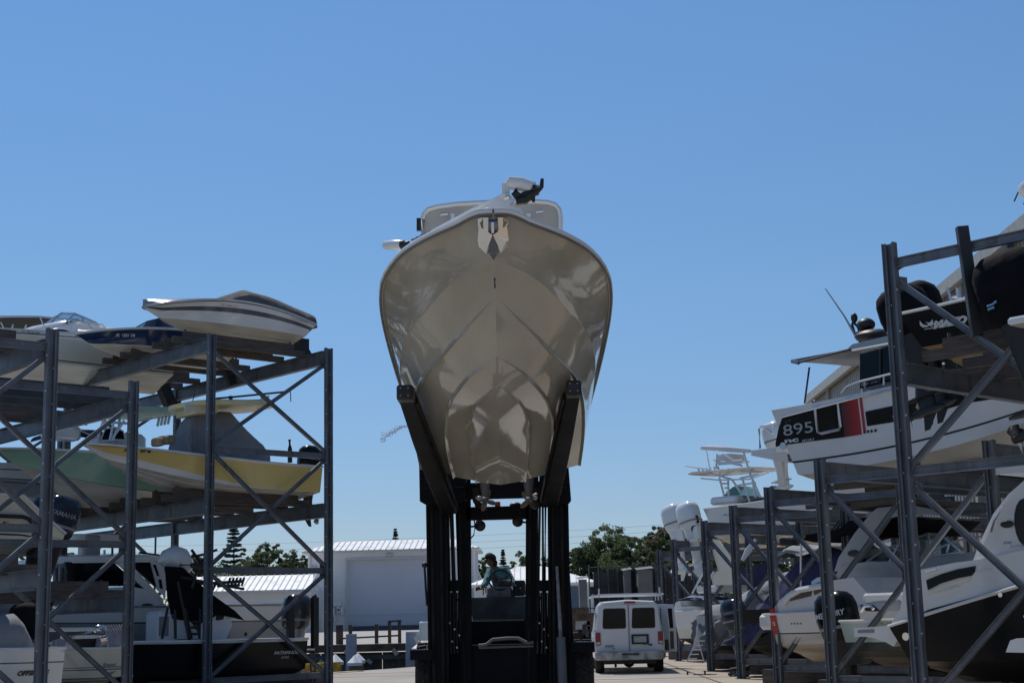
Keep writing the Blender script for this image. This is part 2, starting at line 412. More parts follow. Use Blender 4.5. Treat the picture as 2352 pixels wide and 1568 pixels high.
# ================================================================== LIGHT
W=bpy.data.worlds.new("World"); S.world=W; W.use_nodes=True; n,l=W.node_tree.nodes,W.node_tree.links
sky=n.new('ShaderNodeTexSky'); sky.sky_type='NISHITA'; sky.sun_disc=False
SUN_EL=R(58); SAZ=R(-24)        # azimuth from +Y, negative = to the left
sky.sun_elevation=SUN_EL; sky.sun_rotation=SAZ; sky.air_density=1.0; sky.dust_density=0.; sky.ozone_density=3.5; sky.altitude=0
hs=n.new('ShaderNodeHueSaturation'); hs.inputs['Saturation'].default_value=1.0
l.new(sky.outputs[0],hs.inputs['Color']); gm=n.new('ShaderNodeMix'); gm.data_type='RGBA'; gm.blend_type='MULTIPLY'; gm.inputs[0].default_value=1
tcw=n.new('ShaderNodeTexCoord'); sxw=n.new('ShaderNodeSeparateXYZ'); l.new(tcw.outputs['Generated'],sxw.inputs[0])
crw=n.new('ShaderNodeValToRGB'); e_=crw.color_ramp.elements; e_[0].position=.0; e_[0].color=(.50,.53,.68,1); e_[1].position=.40; e_[1].color=(.706,.892,1,1)
for p_,c_ in((.08,(.545,.613,.748)),(.21,(.64,.768,.856))): x_=e_.new(p_); x_.color=(*c_,1)
l.new(sxw.outputs[2],crw.inputs[0]); l.new(hs.outputs[0],gm.inputs[6]); l.new(crw.outputs[0],gm.inputs[7]); l.new(gm.outputs[2],n['Background'].inputs[0]); n['Background'].inputs[1].default_value=.109
sd=bpy.data.lights.new('sun','SUN'); sd.energy=3.6; sd.angle=R(.53); sd.color=(1,.95,.87)
so=bpy.data.objects.new('sun',sd); C.objects.link(so)
dv=V(math.sin(SAZ)*math.cos(SUN_EL),math.cos(SAZ)*math.cos(SUN_EL),math.sin(SUN_EL))
so.rotation_euler=dv.to_track_quat('Z','Y').to_euler(); so.location=(0,0,60)
S.view_settings.view_transform='Standard'; S.view_settings.look='None'; S.view_settings.exposure=0

# ================================================================== GROUND
def ground_mat(name,c1,c2,c3,sc=.35,crack=True,orange=False):
    m=bpy.data.materials.new(name); m.use_nodes=True; n,l=nt(m); b=n['Principled BSDF']; b.inputs['Roughness'].default_value=.9
    tc=n.new('ShaderNodeTexCoord'); a=n.new('ShaderNodeTexNoise'); a.inputs['Scale'].default_value=sc; a.inputs['Detail'].default_value=8; l.new(tc.outputs['Object'],a.inputs[0])
    mp=n.new('ShaderNodeMapping'); mp.inputs['Scale'].default_value=(.12,1.6,1); l.new(tc.outputs['Object'],mp.inputs[0])
    st=n.new('ShaderNodeTexNoise'); st.inputs['Scale'].default_value=1.; st.inputs['Detail'].default_value=5; l.new(mp.outputs[0],st.inputs[0])
    r=n.new('ShaderNodeValToRGB'); r.color_ramp.elements[0].color=(*c1,1); r.color_ramp.elements[1].color=(*c2,1); r.color_ramp.elements[0].position=.35; r.color_ramp.elements[1].position=.68
    l.new(a.outputs[0],r.inputs[0])
    mx=n.new('ShaderNodeMix'); mx.data_type='RGBA'; mx.inputs[7].default_value=(*c3,1); l.new(r.outputs[0],mx.inputs[6])
    rr=n.new('ShaderNodeMapRange'); rr.inputs[1].default_value=.5; rr.inputs[2].default_value=.7; rr.inputs[4].default_value=.7; l.new(st.outputs[0],rr.inputs[0]); l.new(rr.outputs[0],mx.inputs[0])
    f=n.new('ShaderNodeTexNoise'); f.inputs['Scale'].default_value=18; f.inputs['Detail'].default_value=6; l.new(tc.outputs['Object'],f.inputs[0])
    m2=n.new('ShaderNodeMix'); m2.data_type='RGBA'; m2.blend_type='OVERLAY'; m2.inputs[0].default_value=.35; l.new(mx.outputs[2],m2.inputs[6]); l.new(f.outputs['Fac'],m2.inputs[7])
    out=m2.outputs[2]
    if orange:
        sx=n.new('ShaderNodeSeparateXYZ'); l.new(tc.outputs['Object'],sx.inputs[0])
        q=n.new('ShaderNodeMapRange'); q.inputs[1].default_value=3.2; q.inputs[2].default_value=6.5; l.new(sx.outputs[0],q.inputs[0])
        ml=n.new('ShaderNodeMath'); ml.operation='MULTIPLY'; l.new(q.outputs[0],ml.inputs[0]); l.new(a.outputs[0],ml.inputs[1])
        m3=n.new('ShaderNodeMix'); m3.data_type='RGBA'; m3.inputs[7].default_value=(.42,.27,.14,1); l.new(out,m3.inputs[6]); l.new(ml.outputs[0],m3.inputs[0]); out=m3.outputs[2]
    l.new(out,b.inputs['Base Color'])
    bp=n.new('ShaderNodeBump'); bp.inputs['Strength'].default_value=.4; bp.inputs['Distance'].default_value=.02; l.new(f.outputs[0],bp.inputs['Height']); l.new(bp.outputs[0],b.inputs['Normal'])
    return m
YARD=ground_mat('yard_concrete',(.32,.29,.25),(.41,.37,.315),(.23,.205,.175),orange=True)
LAND=ground_mat('far_concrete',(.34,.32,.29),(.40,.38,.35),(.27,.25,.22),.2)
e0=G(600,1556); e1=G(985,1528)
XR=e1.x; YE=e1.y; YW=62.; LH=.75
dirE=(e1-e0).normalized(); eL=e0-dirE*60
mb=MB()
mb.poly([(-200,-60,0),(200,-60,0),(200,YE,0),(XR,YE,0),(eL.x,eL.y,0),(-200,eL.y,0)],YARD)
mb.poly([(XR,YE,0),(200,YE,0),(200,400,0),(XR,400,0)],YARD)
mb.poly([(-2600,400,0),(2600,400,0),(2600,2600,0),(-2600,2600,0)],LAND)
mb.poly([(200,-60,0),(2600,-60,0),(2600,400,0),(200,400,0)],YARD)
mb.poly([(-2600,-1600,0),(2600,-1600,0),(2600,-60,0),(-2600,-60,0)],YARD)
tag(mb.build('ground'),None,None,kind='structure')
mb=MB(); mb.poly([(-300,YW,LH),(XR,YW,LH),(XR,100,LH),(300,100,LH),(300,398,LH),(-300,398,LH)],LAND); mb.poly([(XR,100,0),(300,100,0),(300,100,LH),(XR,100,LH)],LAND)
tag(mb.build('far_ground'),None,None,kind='structure')
WAT=mat('canal_water',(.02,.05,.05),.08,var=.2,bump=.3,bscale=3)
mb=MB(); mb.poly([(-300,20,-1.3),(XR+1,20,-1.3),(XR+1,YW+1,-1.3),(-300,YW+1,-1.3)],WAT); tag(mb.build('water'),None,None,kind='structure')
mb=MB(); mb.poly([(eL.x,eL.y,-2),(XR,YE,-2),(XR,YE,-.002),(eL.x,eL.y,-.002)],YARD); mb.poly([(XR,YE,-2),(XR,YW,-2),(XR,YW,LH),(XR,YE,-.002)],YARD)
tag(mb.build('quay_edge'),None,None,kind='structure')
# yellow kerb beside the canal
YEL=mat('kerb_yellow',(.50,.30,.03),.7,var=.3,scale=5)
a=G(640,1551); b=G(776,1541)
mb=MB(); mb.bar(a+V(0,.0,.16),b+V(0,.0,.16),.22,.32,YEL); mb.bar(a+V(0,-.5,.012),b+V(.8,-.45,.012),.4,.02,mat('kerb_apron',(.62,.50,.30),.9,var=.2,scale=5))
tag(mb.build('yellow_kerb'),'faded yellow painted kerb along the near edge of the canal','kerb')
# dark contraction joint lines in the concrete
JT=mat('joint_tar',(.05,.045,.04),.9)
mb=MB()
for yy in(39.5,45.5,48.5): mb.box((0,yy,.003),(24,.05,.004),JT)
for xx in(-2.6,1.2,4.3): mb.box((xx,44,.0035),(.05,22,.004),JT)
tag(mb.build('pavement_joints'),None,None,kind='structure')

# sea wall across the canal
PILE=mat('seawall_concrete',(.12,.12,.115),.9,var=.3,scale=1.5,stretch=(1,1,.3),fine=.4)
TIMB=mat('dock_timber',(.17,.115,.085),.9,var=.3,scale=3,fine=.4)
sw=empty('seawall',(XR-10,YW,0),'dark concrete panel seawall with pale tie blocks across the canal','seawall')
mb=MB(); x0=-42
for i in range(58):
    w=.62; x=x0+10-XR+i*w*1.02 ; x=-16+i*.63
    if x>10.2: break
    d=.12 if i%2 else 0
    mb.box((x,-.1-d,-.6),(.6,.2,2.0),PILE)
mb.build('sheet_panels',sw)
mb=MB(); mb.box((-3,-.35,LH-.16),(26,.42,.3),TIMB); mb.box((-3,-.42,.22),(26,.14,.2),PILE); mb.build('cap_beam',sw)
BLK=mat('tie_block',(.42,.40,.36),.8)
for i in range(9):
    x=-7.5+i*1.95; mb=MB(); mb.bar((x,-.58,.52),(x+.18,-.6,.30),.16,.16,BLK); mb.build('tie_block',sw); mb=MB(); mb.bar((x+.9,-.52,.12),(x+1.08,-.54,-.02),.14,.14,BLK); mb.build('tie_block',sw)
# timber walkway railing on top
rl=empty('dock_railing',Q(850,1478,YW+.6),'low brown timber railing on top of the dark seawall','railing')
o=rl.location.copy()
mb=MB()
for px in(776,784,805,865): 
    p=Q(px,1478,YW+.6)-o; mb=MB(); mb.box((p.x,0,.3),(.14,.14,1.0),TIMB); mb.build('post',rl)
for px in(895,918):
    p=Q(px,1475,YW+.6)-o; m2=MB(); m2.box((p.x,0,.36),(.13,.13,1.1),TIMB); m2.build('post',rl)
a=Q(892,1444+6,YW+.6)-o; b=Q(922,1442+6,YW+.6)-o
mb=MB(); mb.bar((a.x,0,.9),(b.x,0,.92),.1,.07,TIMB); a=Q(784,1472,YW+.6)-o; b=Q(918,1466,YW+.6)-o; mb.bar((a.x,0,.25),(b.x,0,.32),.08,.07,TIMB); mb.build('rail',rl)
# mooring piles
PWH=mat('pile_wrap_white',(.36,.38,.44),.5,var=.1); PWC=mat('pile_cap_white',(.75,.76,.78),.4,var=.05); PWD=mat('pile_wood',(.19,.16,.12),.9,var=.3,scale=6)
def pile(px,ytop,ybot,Y,r,white,cap,label,grp=None):
    p=Q(px,ytop,Y); e=empty('mooring_pile',(p.x,Y,-1.5),label,'pile',grp)
    h=p.z+1.5; mb=MB(); mb.lathe([(r*1.05,0),(r,h-.25 if cap else h)],PWH if white else PWD,n=12); mb.build('pile_shaft',e)
    if cap: mb=MB(); mb.lathe([(r*1.25,h-.27),(r*1.28,h-.16),(.02,h+.12)],PWC,n=12); mb.build('pile_cap',e)
    return e
pile(807,1455,1530,YW-1.2,.22,True,False,'grey white wrapped pile standing against the middle of the dark seawall')
pile(946,1450,1530,YW-1.5,.25,True,False,'tall white wrapped pile beside the aluminium gangway at the seawall end')
pile(815,1511,1540,YE+2.2,.23,False,True,'cone capped wooden pile at canal edge, nearer of the close pair')
pile(822,1506,1535,YE+3.3,.23,False,True,'cone capped wooden pile at canal edge, farther of the close pair')
pile(770,1509,1540,YE+1.2,.25,False,True,'stout cone capped pile behind the end post of the left rack')
pile(682,1514,1540,YE-3.,.25,False,True,'cone capped pile behind the black bay boat stern and its ladder')
pile(968,1478,1530,YW-3,.3,False,True,'cone capped pile just left of the forklift mast')
# aluminium gangway / dock gear left of the mast
g=empty('dock_gangway',Q(960,1478,56),'small aluminium gangway frame with ladder rails left of the forklift','gangway')
o=g.location.copy(); q=lambda x,y:Q(x,y,56)-o
mb=MB(); mb.bar(q(952,1462),q(966,1490),.07,.07,ALU); mb.bar(q(958,1450),q(970,1490),.07,.07,ALU)
for i in range(4): mb.bar(q(953+i*3,1464+i*6),q(960+i*3,1460+i*6),.05,.05,ALU)
mb.build('ladder',g)
mb=MB()
for y in(1452,1459,1466): mb.tube([q(955,y),q(984,y-2)],.04,WTUBE)
for x in(958,966,974,982): mb.tube([q(x,1450),q(x,1470)],.03,WTUBE)
mb.tube([q(969,1431),q(969,1462)],.035,ALU); mb.ell(q(969,1430),(.09,.09,.06),BLACK); mb.build('rail',g)
mb=MB(); c=q(979,1448); mb.rbox((c.x,0,c.z),(.5,.4,.7),WTUBE,.1); mb.build('pedestal',g)

# ================================================================== BUILDINGS
WALL=mat('painted_block_wall',(.78,.76,.74),.85,var=.06,scale=.3,fine=.12)
DOORM=mat('hangar_door',(.56,.56,.60),.7,var=.08,scale=.1,stretch=(1,1,.3))
def roofmat():
    m=bpy.data.materials.new('standing_seam_roof'); m.use_nodes=True; n,l=nt(m); b=n['Principled BSDF']; b.inputs['Roughness'].default_value=.45
    tc=n.new('ShaderNodeTexCoord'); no=n.new('ShaderNodeTexNoise'); no.inputs['Scale'].default_value=.6; no.inputs['Detail'].default_value=5; l.new(tc.outputs['Object'],no.inputs[0])
    r=n.new('ShaderNodeValToRGB'); r.color_ramp.elements[0].color=(.55,.55,.53,1); r.color_ramp.elements[1].color=(.80,.80,.79,1); r.color_ramp.elements[0].position=.3; r.color_ramp.elements[1].position=.5
    l.new(no.outputs[0],r.inputs[0]); l.new(r.outputs[0],b.inputs[0]); return m
ROOF=roofmat(); SEAM=mat('roof_seam',(.52,.52,.51),.6,var=.05)
def hip_roof(b,x0,x1,y0,y1,z,h,ov,hipL,hipR,name='roof',seams=.62,soff=.25):
    mb=MB(); ym=(y0+y1)/2; a0,a1=x0-ov,x1+ov; b0,b1=y0-ov,y1+ov
    rl,rr=a0+hipL,a1-hipR
    P=[V(a0,b0,z),V(a1,b0,z),V(a1,b1,z),V(a0,b1,z),V(rl,ym,z+h),V(rr,ym,z+h)]
    mb.add(P,[(0,1,5,4),(2,3,4,5),(1,2,5),(3,0,4)],ROOF)
    mb.add([p-V(0,0,soff) for p in P[:4]]+P[:4],[(0,4,5,1),(1,5,6,2),(2,6,7,3),(3,7,4,0),(0,1,2,3)],ROOF)
    x=a0+.3
    slope=(ym-b0)
    while x<a1:
        t=1.
        if hipL and x<rl: t=(x-a0)/hipL
        if hipR and x>rr: t=min(t,(a1-x)/hipR)
        mb.bar(V(x,b0,z+.03),V(x,b0+slope*t,z+h*t+.03),.10,.09,SEAM); x+=seams
    return mb.build(name,b)
wb=Q(705,1449,160); YB=160.; zb=LH
def bx(px,Y): return Q(px,1447,Y).x
# big warehouse
xa,xb=bx(707,YB),bx(1093,YB); ze=Q(850,1262,YB).z
wh=empty('warehouse',((xa+xb)/2,YB,zb),'tall pale block warehouse with one huge closed grey sliding door','building')
ox=(xa+xb)/2; mb=MB()
dz1=Q(890,1284,YB).z-zb; dxa,dxb=bx(799,YB)-ox,bx(1010,YB)-ox; H=ze-zb; w=(xb-xa)/2
mb.box(((-w+dxa)/2,5,H/2),(dxa+w,10,H),WALL); mb.box(((w+dxb)/2,5,H/2),(w-dxb,10,H),WALL); mb.box(((dxa+dxb)/2,5,(H+dz1)/2),(dxb-dxa,9.99,H-dz1),WALL)
mb.build('wall',wh)
mb=MB(); mb.box(((dxa+dxb)/2,.45,dz1/2),(dxb-dxa,.12,dz1),DOORM); mb.box(((dxa+dxb)/2,.36,dz1*.22),(dxb-dxa-.2,.05,.10),SEAM); mb.box(((dxa+dxb)/2,.34,.25),(dxb-dxa-.2,.08,.5),mat('door_sill_dark',(.09,.10,.12),.8)); mb.build('sliding_door',wh)
ridge=Q(890,1240,YB+5).z-ze
hip_roof(wh,-w,w,0,10,H-.02,max(.9,ridge),.55,3.2,3.2)
mb=MB()
for px,py in((895,1274),(721,1303)):
    p=Q(px,py,YB); mb.ell((p.x-ox,-.15,p.z-zb),(.35,.2,.22),SEAM)
mb.build('wall_lamp',wh)
mb=MB(); mb.box((0,-.62,H-.14),(2*w+1.1,.14,.16),SEAM); mb.build('gutter',wh)
for x_ in(-w+.25,w-.3): mb=MB(); mb.box((x_,-.1,H/2),(.14,.12,H-.1),SEAM); mb.build('downpipe',wh)
mb=MB(); mb.box((dxa-.12,-.08,dz1/2),(.2,.16,dz1),SEAM); mb.box(((dxa+dxb)/2,-.08,dz1+.12),(dxb-dxa+.5,.18,.22),SEAM); mb.build('door_track',wh)
# side gable wing seen right of the mast
mb=MB(); p1=Q(1086,1282,YB+9); p2=Q(1106,1330,YB+9); p3=Q(1086,1440,YB+9); p4=Q(1106,1440,YB+9)
o=V(ox,YB,zb); mb.poly([p3-o,p4-o,p2-o,p1-o],WALL,(0,3,0)); mb.build('gable_wing',wh)
p=Q(1085,1376-2,YB+8.9)
# electrical boxes on the wall
eb=empty('meter_cabinet',Q(760,1440,YB-.1),'grey electrical boxes and conduits on the warehouse wall left of its door','meter box')
o=eb.location.copy(); q=lambda x,y:Q(x,y,YB-.1)-o
mb=MB()
for x0_,y0_,x1_,y1_ in((740,1381,785,1391),(761,1397,770,1415),(774,1393,782,1407),(783,1394,790,1410),(755,1385,758,1430),(768,1415,772,1428)):
    a=q(x0_,y0_); b=q(x1_,y1_); mb.box(((a.x+b.x)/2,-.15,(a.z+b.z)/2),(b.x-a.x,.3,a.z-b.z),WALL)
mb.build('box',eb); mb=MB(); c=q(778,1400); mb.lathe([(.12,-.02),(.12,.06)],BLACK,(c.x,-.34,c.z),'Y',12); mb.build('meter_dial',eb)
# left low annex
YA=150.
xa2,xb2=bx(420,YA),bx(712,YA); za=Q(600,1356,YA).z
an=empty('annex_building',((xa2+xb2)/2,YA,zb),'long low white annex with twin window and blue door, left of the warehouse','building')
ox2=(xa2+xb2)/2; w2=(xb2-xa2)/2; H2=za-zb
BLUED=mat('door_blue',(.05,.13,.23),.6); WIN=mat('window_blind',(.20,.22,.25),.35,var=.2,scale=2,stretch=(1,1,6))
mb=MB(); mb.box((0,4,H2/2),(2*w2,8,H2),WALL); mb.box((bx(656,YA)-ox2-.0,-.06,H2/2),(.12,.12,H2),WALL); mb.build('wall',an)
rdz=Q(600,1321,YA+5).z-za
mb=MB(); mb.add([V(-w2,-.8,H2),V(w2+.3,-.8,H2),V(w2-.4,5,H2+max(1,rdz)),V(-w2,5,H2+max(1,rdz)),V(w2-.4,10,H2),V(-w2,10,H2)],[(0,1,2,3),(3,2,4,5),(1,4,2),(0,5,4,1)],ROOF); mb.box((0,-.85,H2-.1),(2*w2+.6,.1,.28),SEAM); x=-w2+.3
while x<w2: mb.bar(V(x,-.8,H2+.03),V(x-.1,5,H2+max(1,rdz)+.03),.1,.08,SEAM); x+=.62
mb.build('roof',an)
a=Q(602,1388,YA);b=Q(647,1418,YA); m2=MB(); m2.box(((a.x+b.x)/2-ox2,-.05,(a.z+b.z)/2-zb),(b.x-a.x,.12,a.z-b.z),WIN); wn=m2.build('window',an)
m2=MB(); c=V((a.x+b.x)/2-ox2,-.12,(a.z+b.z)/2-zb); ww=b.x-a.x; hh=a.z-b.z
m2.box(c,(.1,.08,hh),WALL)
for k in(-1,1): m2.box(c+V(k*ww/2,0,0),(.09,.08,hh),WALL); m2.box(c+V(0,0,k*hh/2),(ww+.1,.08,.09),WALL)
m2.build('frame',wn)
a=Q(671,1390,YA);b=Q(694,1440,YA); m2=MB(); m2.box(((a.x+b.x)/2-ox2,-.04,(a.z-zb)/2),(b.x-a.x,.12,a.z-zb),BLUED); m2.build('door',an)
# right annex with hip roof
YC=150.
xa3,xb3=bx(1090,YC),bx(1366,YC); z3=Q(1330,1336,YC).z; H3=z3-zb
rn=empty('boathouse',((xa3+xb3)/2,YC,zb),'small white hip roofed office seen behind the forklift mast','building')
w3=(xb3-xa3)/2; ox3=(xa3+xb3)/2
BWALL=mat('blue_grey_wall',(.13,.17,.22),.8,var=.1)
mb=MB(); mb.box((0,4,H3/2),(2*w3,8,H3),WALL); mb.build('wall',rn); mb=MB(); a=bx(1312,YC)-ox3; b=bx(1346,YC)-ox3; mb.box(((a+b)/2,-.05,H3/2-.2),(b-a,.12,H3-.4),BWALL); mb.build('door',rn)
hip_roof(rn,-w3,w3,0,8,H3-.02,Q(1230,1299,YC+4).z-z3,.6,5.,5.5)

# concrete block wall and storage clutter far right of the forklift
CB=mat('block_wall_grey',(.085,.082,.08),.95,var=.25,scale=.8,fine=.3)
CB2=mat('container_grey',(.17,.17,.17),.7,var=.2,scale=.8)
Yc=105.
def block(name,x0_,y0_,x1_,y1_,Y,dep,m,label,cat):
    a=Q(x0_,y0_,Y); b=Q(x1_,y1_,Y); e=empty(name,((a.x+b.x)/2,Y,min(b.z,LH)),label,cat); return e,a,b
e,a,b=block('block_wall',1352,1312,1640,1440,Yc,1,CB,'long dark grey concrete block storage bay behind the white van','wall')
mb=MB(); w_=(b.x-a.x); n_=int(w_/1.9)
for i in range(n_):
    for j in range(4):
        x=-w_/2+(i+.5)*w_/n_+(.3 if j%2 else 0); hh=(a.z-LH)/4
        mb.box((x,0+random.uniform(-.05,.05),(j+.5)*hh),(w_/n_-.03,.8,hh-.03),CB)
mb.build('blocks',e); mb=MB()
for i in range(14): mb.tube([(-w_/2+i*w_/13,-.6,0),(-w_/2+i*w_/13,-.6,a.z-LH+.5)],.05,STEELD,5)
for k in(.3,1.,): mb.tube([(-w_/2,-.6,(a.z-LH)*k+.3),(w_/2,-.6,(a.z-LH)*k+.3)],.035,STEELD,5)
mb.build('fence_rail',e)
for (x0_,y0_,x1_,y1_,Y,lab) in((1433,1310,1450,1350,103,'narrow upright grey storage cabinet on the block wall'),(1465,1308,1500,1360,102,'pale grey shed box beyond the block wall, right of the cabinet'),(1330,1330,1350,1400,101,'narrow light shed beside the blue door of the office')):
    a=Q(x0_,y0_,Y); b=Q(x1_,y1_,Y); e=empty('storage_shed',((a.x+b.x)/2,Y,LH),lab,'shed')
    mb=MB(); H_=a.z-LH; mb.box((0,1,H_/2),(b.x-a.x,2,H_),CB2); mb.build('wall',e)
    mb=MB(); mb.add([V(-(b.x-a.x)/2-.1,-.1,H_),V((b.x-a.x)/2+.1,-.1,H_+.1),V((b.x-a.x)/2+.1,2.1,H_+.3),V(-(b.x-a.x)/2-.1,2.1,H_+.2)],[(0,1,2,3)],CB2); mb.build('roof',e)

# large metal building on the right
COR=bpy.data.materials.new('corrugated_beige'); COR.use_nodes=True; n,l=nt(COR); b=n['Principled BSDF']; b.inputs['Roughness'].default_value=.55
tc=n.new('ShaderNodeTexCoord'); no=n.new('ShaderNodeTexNoise'); no.inputs['Scale'].default_value=.7; l.new(tc.outputs['Object'],no.inputs[0])
rr=n.new('ShaderNodeValToRGB'); rr.color_ramp.elements[0].color=(.25,.25,.235,1); rr.color_ramp.elements[1].color=(.33,.33,.31,1); l.new(no.outputs[0],rr.inputs[0]); l.new(rr.outputs[0],b.inputs[0])
Yf=78.; c1=Q(1872,905,Yf); XB=c1.x; HB=c1.z
mbd=empty('storage_building',(XB,Yf,0),'tall beige corrugated metal storage building behind the right hand racks','building')
mb=MB(); x=0; y=0; prof=[]
yy=0; pts=[]
while yy<66:
    pts+= [(0,-yy),(0,-yy-.16),(-.07,-yy-.2),(-.07,-yy-.34)]; yy+=.4
rows=[[V(px,py,z) for px,py in pts] for z in(0,HB)]
mb.loft(rows,COR,closed=False,smooth=False)
mb.poly([(0,0,0),(18,0,0),(18,0,HB),(9,0,HB+2.2),(0,0,HB)],COR); mb.build('wall',mbd)
TRIM=mat('trim_beige',(.36,.35,.32),.5,var=.1)
mb=MB(); mb.add([V(-.3,.6,HB-.1),V(-.3,-66,HB-.1),V(9,-66,HB+2.3),V(9,.6,HB+2.3)],[(0,1,2,3)],ROOF)
mb.box((-.34,-32.7,HB-.22),(.22,66.6,.42),TRIM)
mb.build('roof',mbd)
for k in(0,-4.2,-12,-20,-28):
    mb=MB(); mb.box((-.14,k-.15,(HB-.4)/2),(.2,.22,HB-.4),TRIM); mb.build('corner_trim',mbd)
# pale roller door with windows low on the long side
for k in(-14,-24,-34):
    mb=MB(); mb.box((-.2,k,2.2),(.12,4.4,4.4),mat('roller_door',(.36,.37,.38),.6,var=.1)); mb.build('roller_door',mbd)

# ================================================================== TREES
def leafm(name,c,c2):
    m=mat(name,c,.6,var=.3,scale=.25,col2=c2,spec=.2); n,l=nt(m); t=n.new('ShaderNodeBsdfTranslucent'); t.inputs[0].default_value=(c[0]*1.2,c[1]*1.25,c[2]*.9,1)
    mx=n.new('ShaderNodeMixShader'); mx.inputs[0].default_value=.4; l.new(n['Principled BSDF'].outputs[0],mx.inputs[1]); l.new(t.outputs[0],mx.inputs[2]); l.new(mx.outputs[0],n['Material Output'].inputs[0]); return m
LF=[leafm('foliage_olive',(.13,.16,.085),(.08,.10,.055)),leafm('foliage_dark',(.09,.12,.07),(.06,.08,.05)),leafm('foliage_brown',(.16,.145,.10),(.10,.095,.07)),leafm('foliage_pine',(.07,.10,.07),(.045,.07,.05))]
BARK=mat('bark',(.10,.08,.06),.95,var=.3,scale=4,bump=.5,bscale=8)
def leaves(mb,c,r,n,sz,m,rnd,flat=1.):
    for _ in range(n):
        d=V(rnd.gauss(0,1),rnd.gauss(0,1),rnd.gauss(0,1)).normalized()*(rnd.uniform(.1,1)**.55); p=c+V(d.x*r.x,d.y*r.y,d.z*r.z)
        a=V(rnd.gauss(0,1),rnd.gauss(0,1),rnd.gauss(0,1)*flat).normalized(); b=a.cross(V(rnd.gauss(0,1),rnd.gauss(0,1),rnd.gauss(0,1))).normalized()
        s=sz*rnd.uniform(.6,1.5); mb.add([p-a*s,p+b*s*.55,p+a*s,p-b*s*.55],[(0,1,2,3)],m)
def tree(px,ytop,wpx,Y,kind,label,seed,base=LH,group='trees beyond the yard buildings',dens=1.):
    rnd=random.Random(seed); t=Q(px,ytop,Y); H=t.z-base; wd=wpx*Y/FPX
    e=empty('tree',(t.x,Y,base),label,'tree',group)
    mb=MB(); cr=MB()
    if kind=='pine':
        mb.tube([(0,0,0),(0.1,0,H*.5),(0,0,H)],[wd*.05+.12,.12,.03],BARK,6)
        z=H*.12; k=0
        while z<H*.99:
            f=1-(z/H); L=wd/2*min(1.,.04+3.0*f)*rnd.uniform(.75,1.1); nb=9
            for j in range(nb):
                a=2*PI*j/nb+k*.5+rnd.uniform(-.3,.3); L=wd/2*min(1.,.04+3.0*f)*rnd.uniform(.6,1.1); d=V(math.cos(a),math.sin(a),0)
                p0=V(0,0,z); p1=p0+d*L+V(0,0,L*rnd.uniform(.05,.3)); mb.tube([p0,p1],[.05,.015],BARK,4)
                for q in(.35,.6,.85,1.):
                    if rnd.random()<.22: continue
                    leaves(cr,p0.lerp(p1,q)+V(0,0,.08),V(.30,.30,.12)*(.5+L*.2),int(20*dens),.12+.012*wd,LF[3],rnd,.5)
            z+=H*(.020+.032*min(1,2*f))*rnd.uniform(.7,1.3); k+=1
    else:
        mb.tube([(0,0,0),(.2,.1,H*.28),(.1,0,H*.42)],[wd*.045+.15,wd*.035+.1,wd*.025+.08],BARK,8)
        m=LF[{'oak':0,'dark':1,'brown':2}[kind]]; m2=LF[1]
        nc=rnd.randint(17,21)
        for j in range(nc):
            a=rnd.uniform(0,2*PI); el=rnd.uniform(-.15,1.2); rr_=rnd.uniform(.45,.95)
            c=V(math.cos(a)*math.cos(el)*wd*.40*rr_,math.sin(a)*math.cos(el)*wd*.33*rr_,H*(.47+.46*math.sin(el)*rr_+.04))
            if j==0: c=V(wd*.03,0,H*.88)
            mb.tube([(.1,0,H*.32),c*.55+V(0,0,H*.15),c],[wd*.02+.05,.07,.03],BARK,5)
            R_=wd*rnd.uniform(.15,.24)
            for q in range(9):
                o_=V(rnd.gauss(0,1),rnd.gauss(0,1),rnd.gauss(0,.7))*R_*.65
                leaves(cr,c+o_*1.5,V(1,1,.7)*R_*rnd.uniform(.25,.6),int(105*dens),.07+.009*wd,m if rnd.random()<.7 else m2,rnd)
    mb.build('trunk',e); cr.build('crown',e); return e
T=[(537,1197,52,185,'pine','tall thin norfolk pine standing left of the bushy trees behind the annex'),
(600,1240,95,180,'oak','round green tree directly behind the left annex roof'),
(655,1252,80,182,'oak','olive tree right of the round green one, near the warehouse corner'),
(693,1270,50,178,'dark','darkest small tree touching the warehouse roof corner'),
(560,1290,70,170,'dark','low dark tree at the foot of the tall thin pine'),
(450,1258,60,180,'brown','brownish tree seen between the rear rack posts'),
(476,1244,22,190,'pine','slim dark pine showing left of the second rack post'),
(398,1245,36,185,'oak','sparse tree tip left of the white electronics box'),
(175,1255,60,190,'oak','pale tree seen through the left rack above the white cruiser'),
(908,1214,30,230,'pine','small pyramid pine rising over the warehouse ridge'),
(1155,1262,20,230,'pine','little pine seen through the forklift mast beside the driver'),
(1105,1272,60,235,'oak','distant trees left of the driver head'),
(1195,1272,80,225,'oak','distant rounded tree right of the driver head'),
(1245,1285,70,220,'oak','distant tree hidden partly by the right mast column'),
(1335,1250,90,170,'dark','low green tree right of the forklift mast'),
(1385,1210,130,175,'oak','broad green oak, tallest crown between mast and white outboards'),
(1440,1225,110,168,'oak','dense green oak behind the block storage bay'),
(1492,1222,90,165,'dark','dark oak just left of the white outboards'),
(1528,1180,95,158,'brown','tall brownish tree behind the twin white outboards'),
(1585,1215,110,150,'dark','dark tree behind the far right rack posts'),
(1660,1225,120,145,'oak','tree seen through the far right racks'),
(1760,1195,130,140,'dark','dark tree behind the navy covered boat'),
(1860,1185,120,135,'oak','green tree seen through the rack above the sundeck cruiser')]
for i,t in enumerate(T): tree(t[0],t[1],t[2],t[3],t[4],t[5],100+i)
hedge=MB(); rnd=random.Random(5)
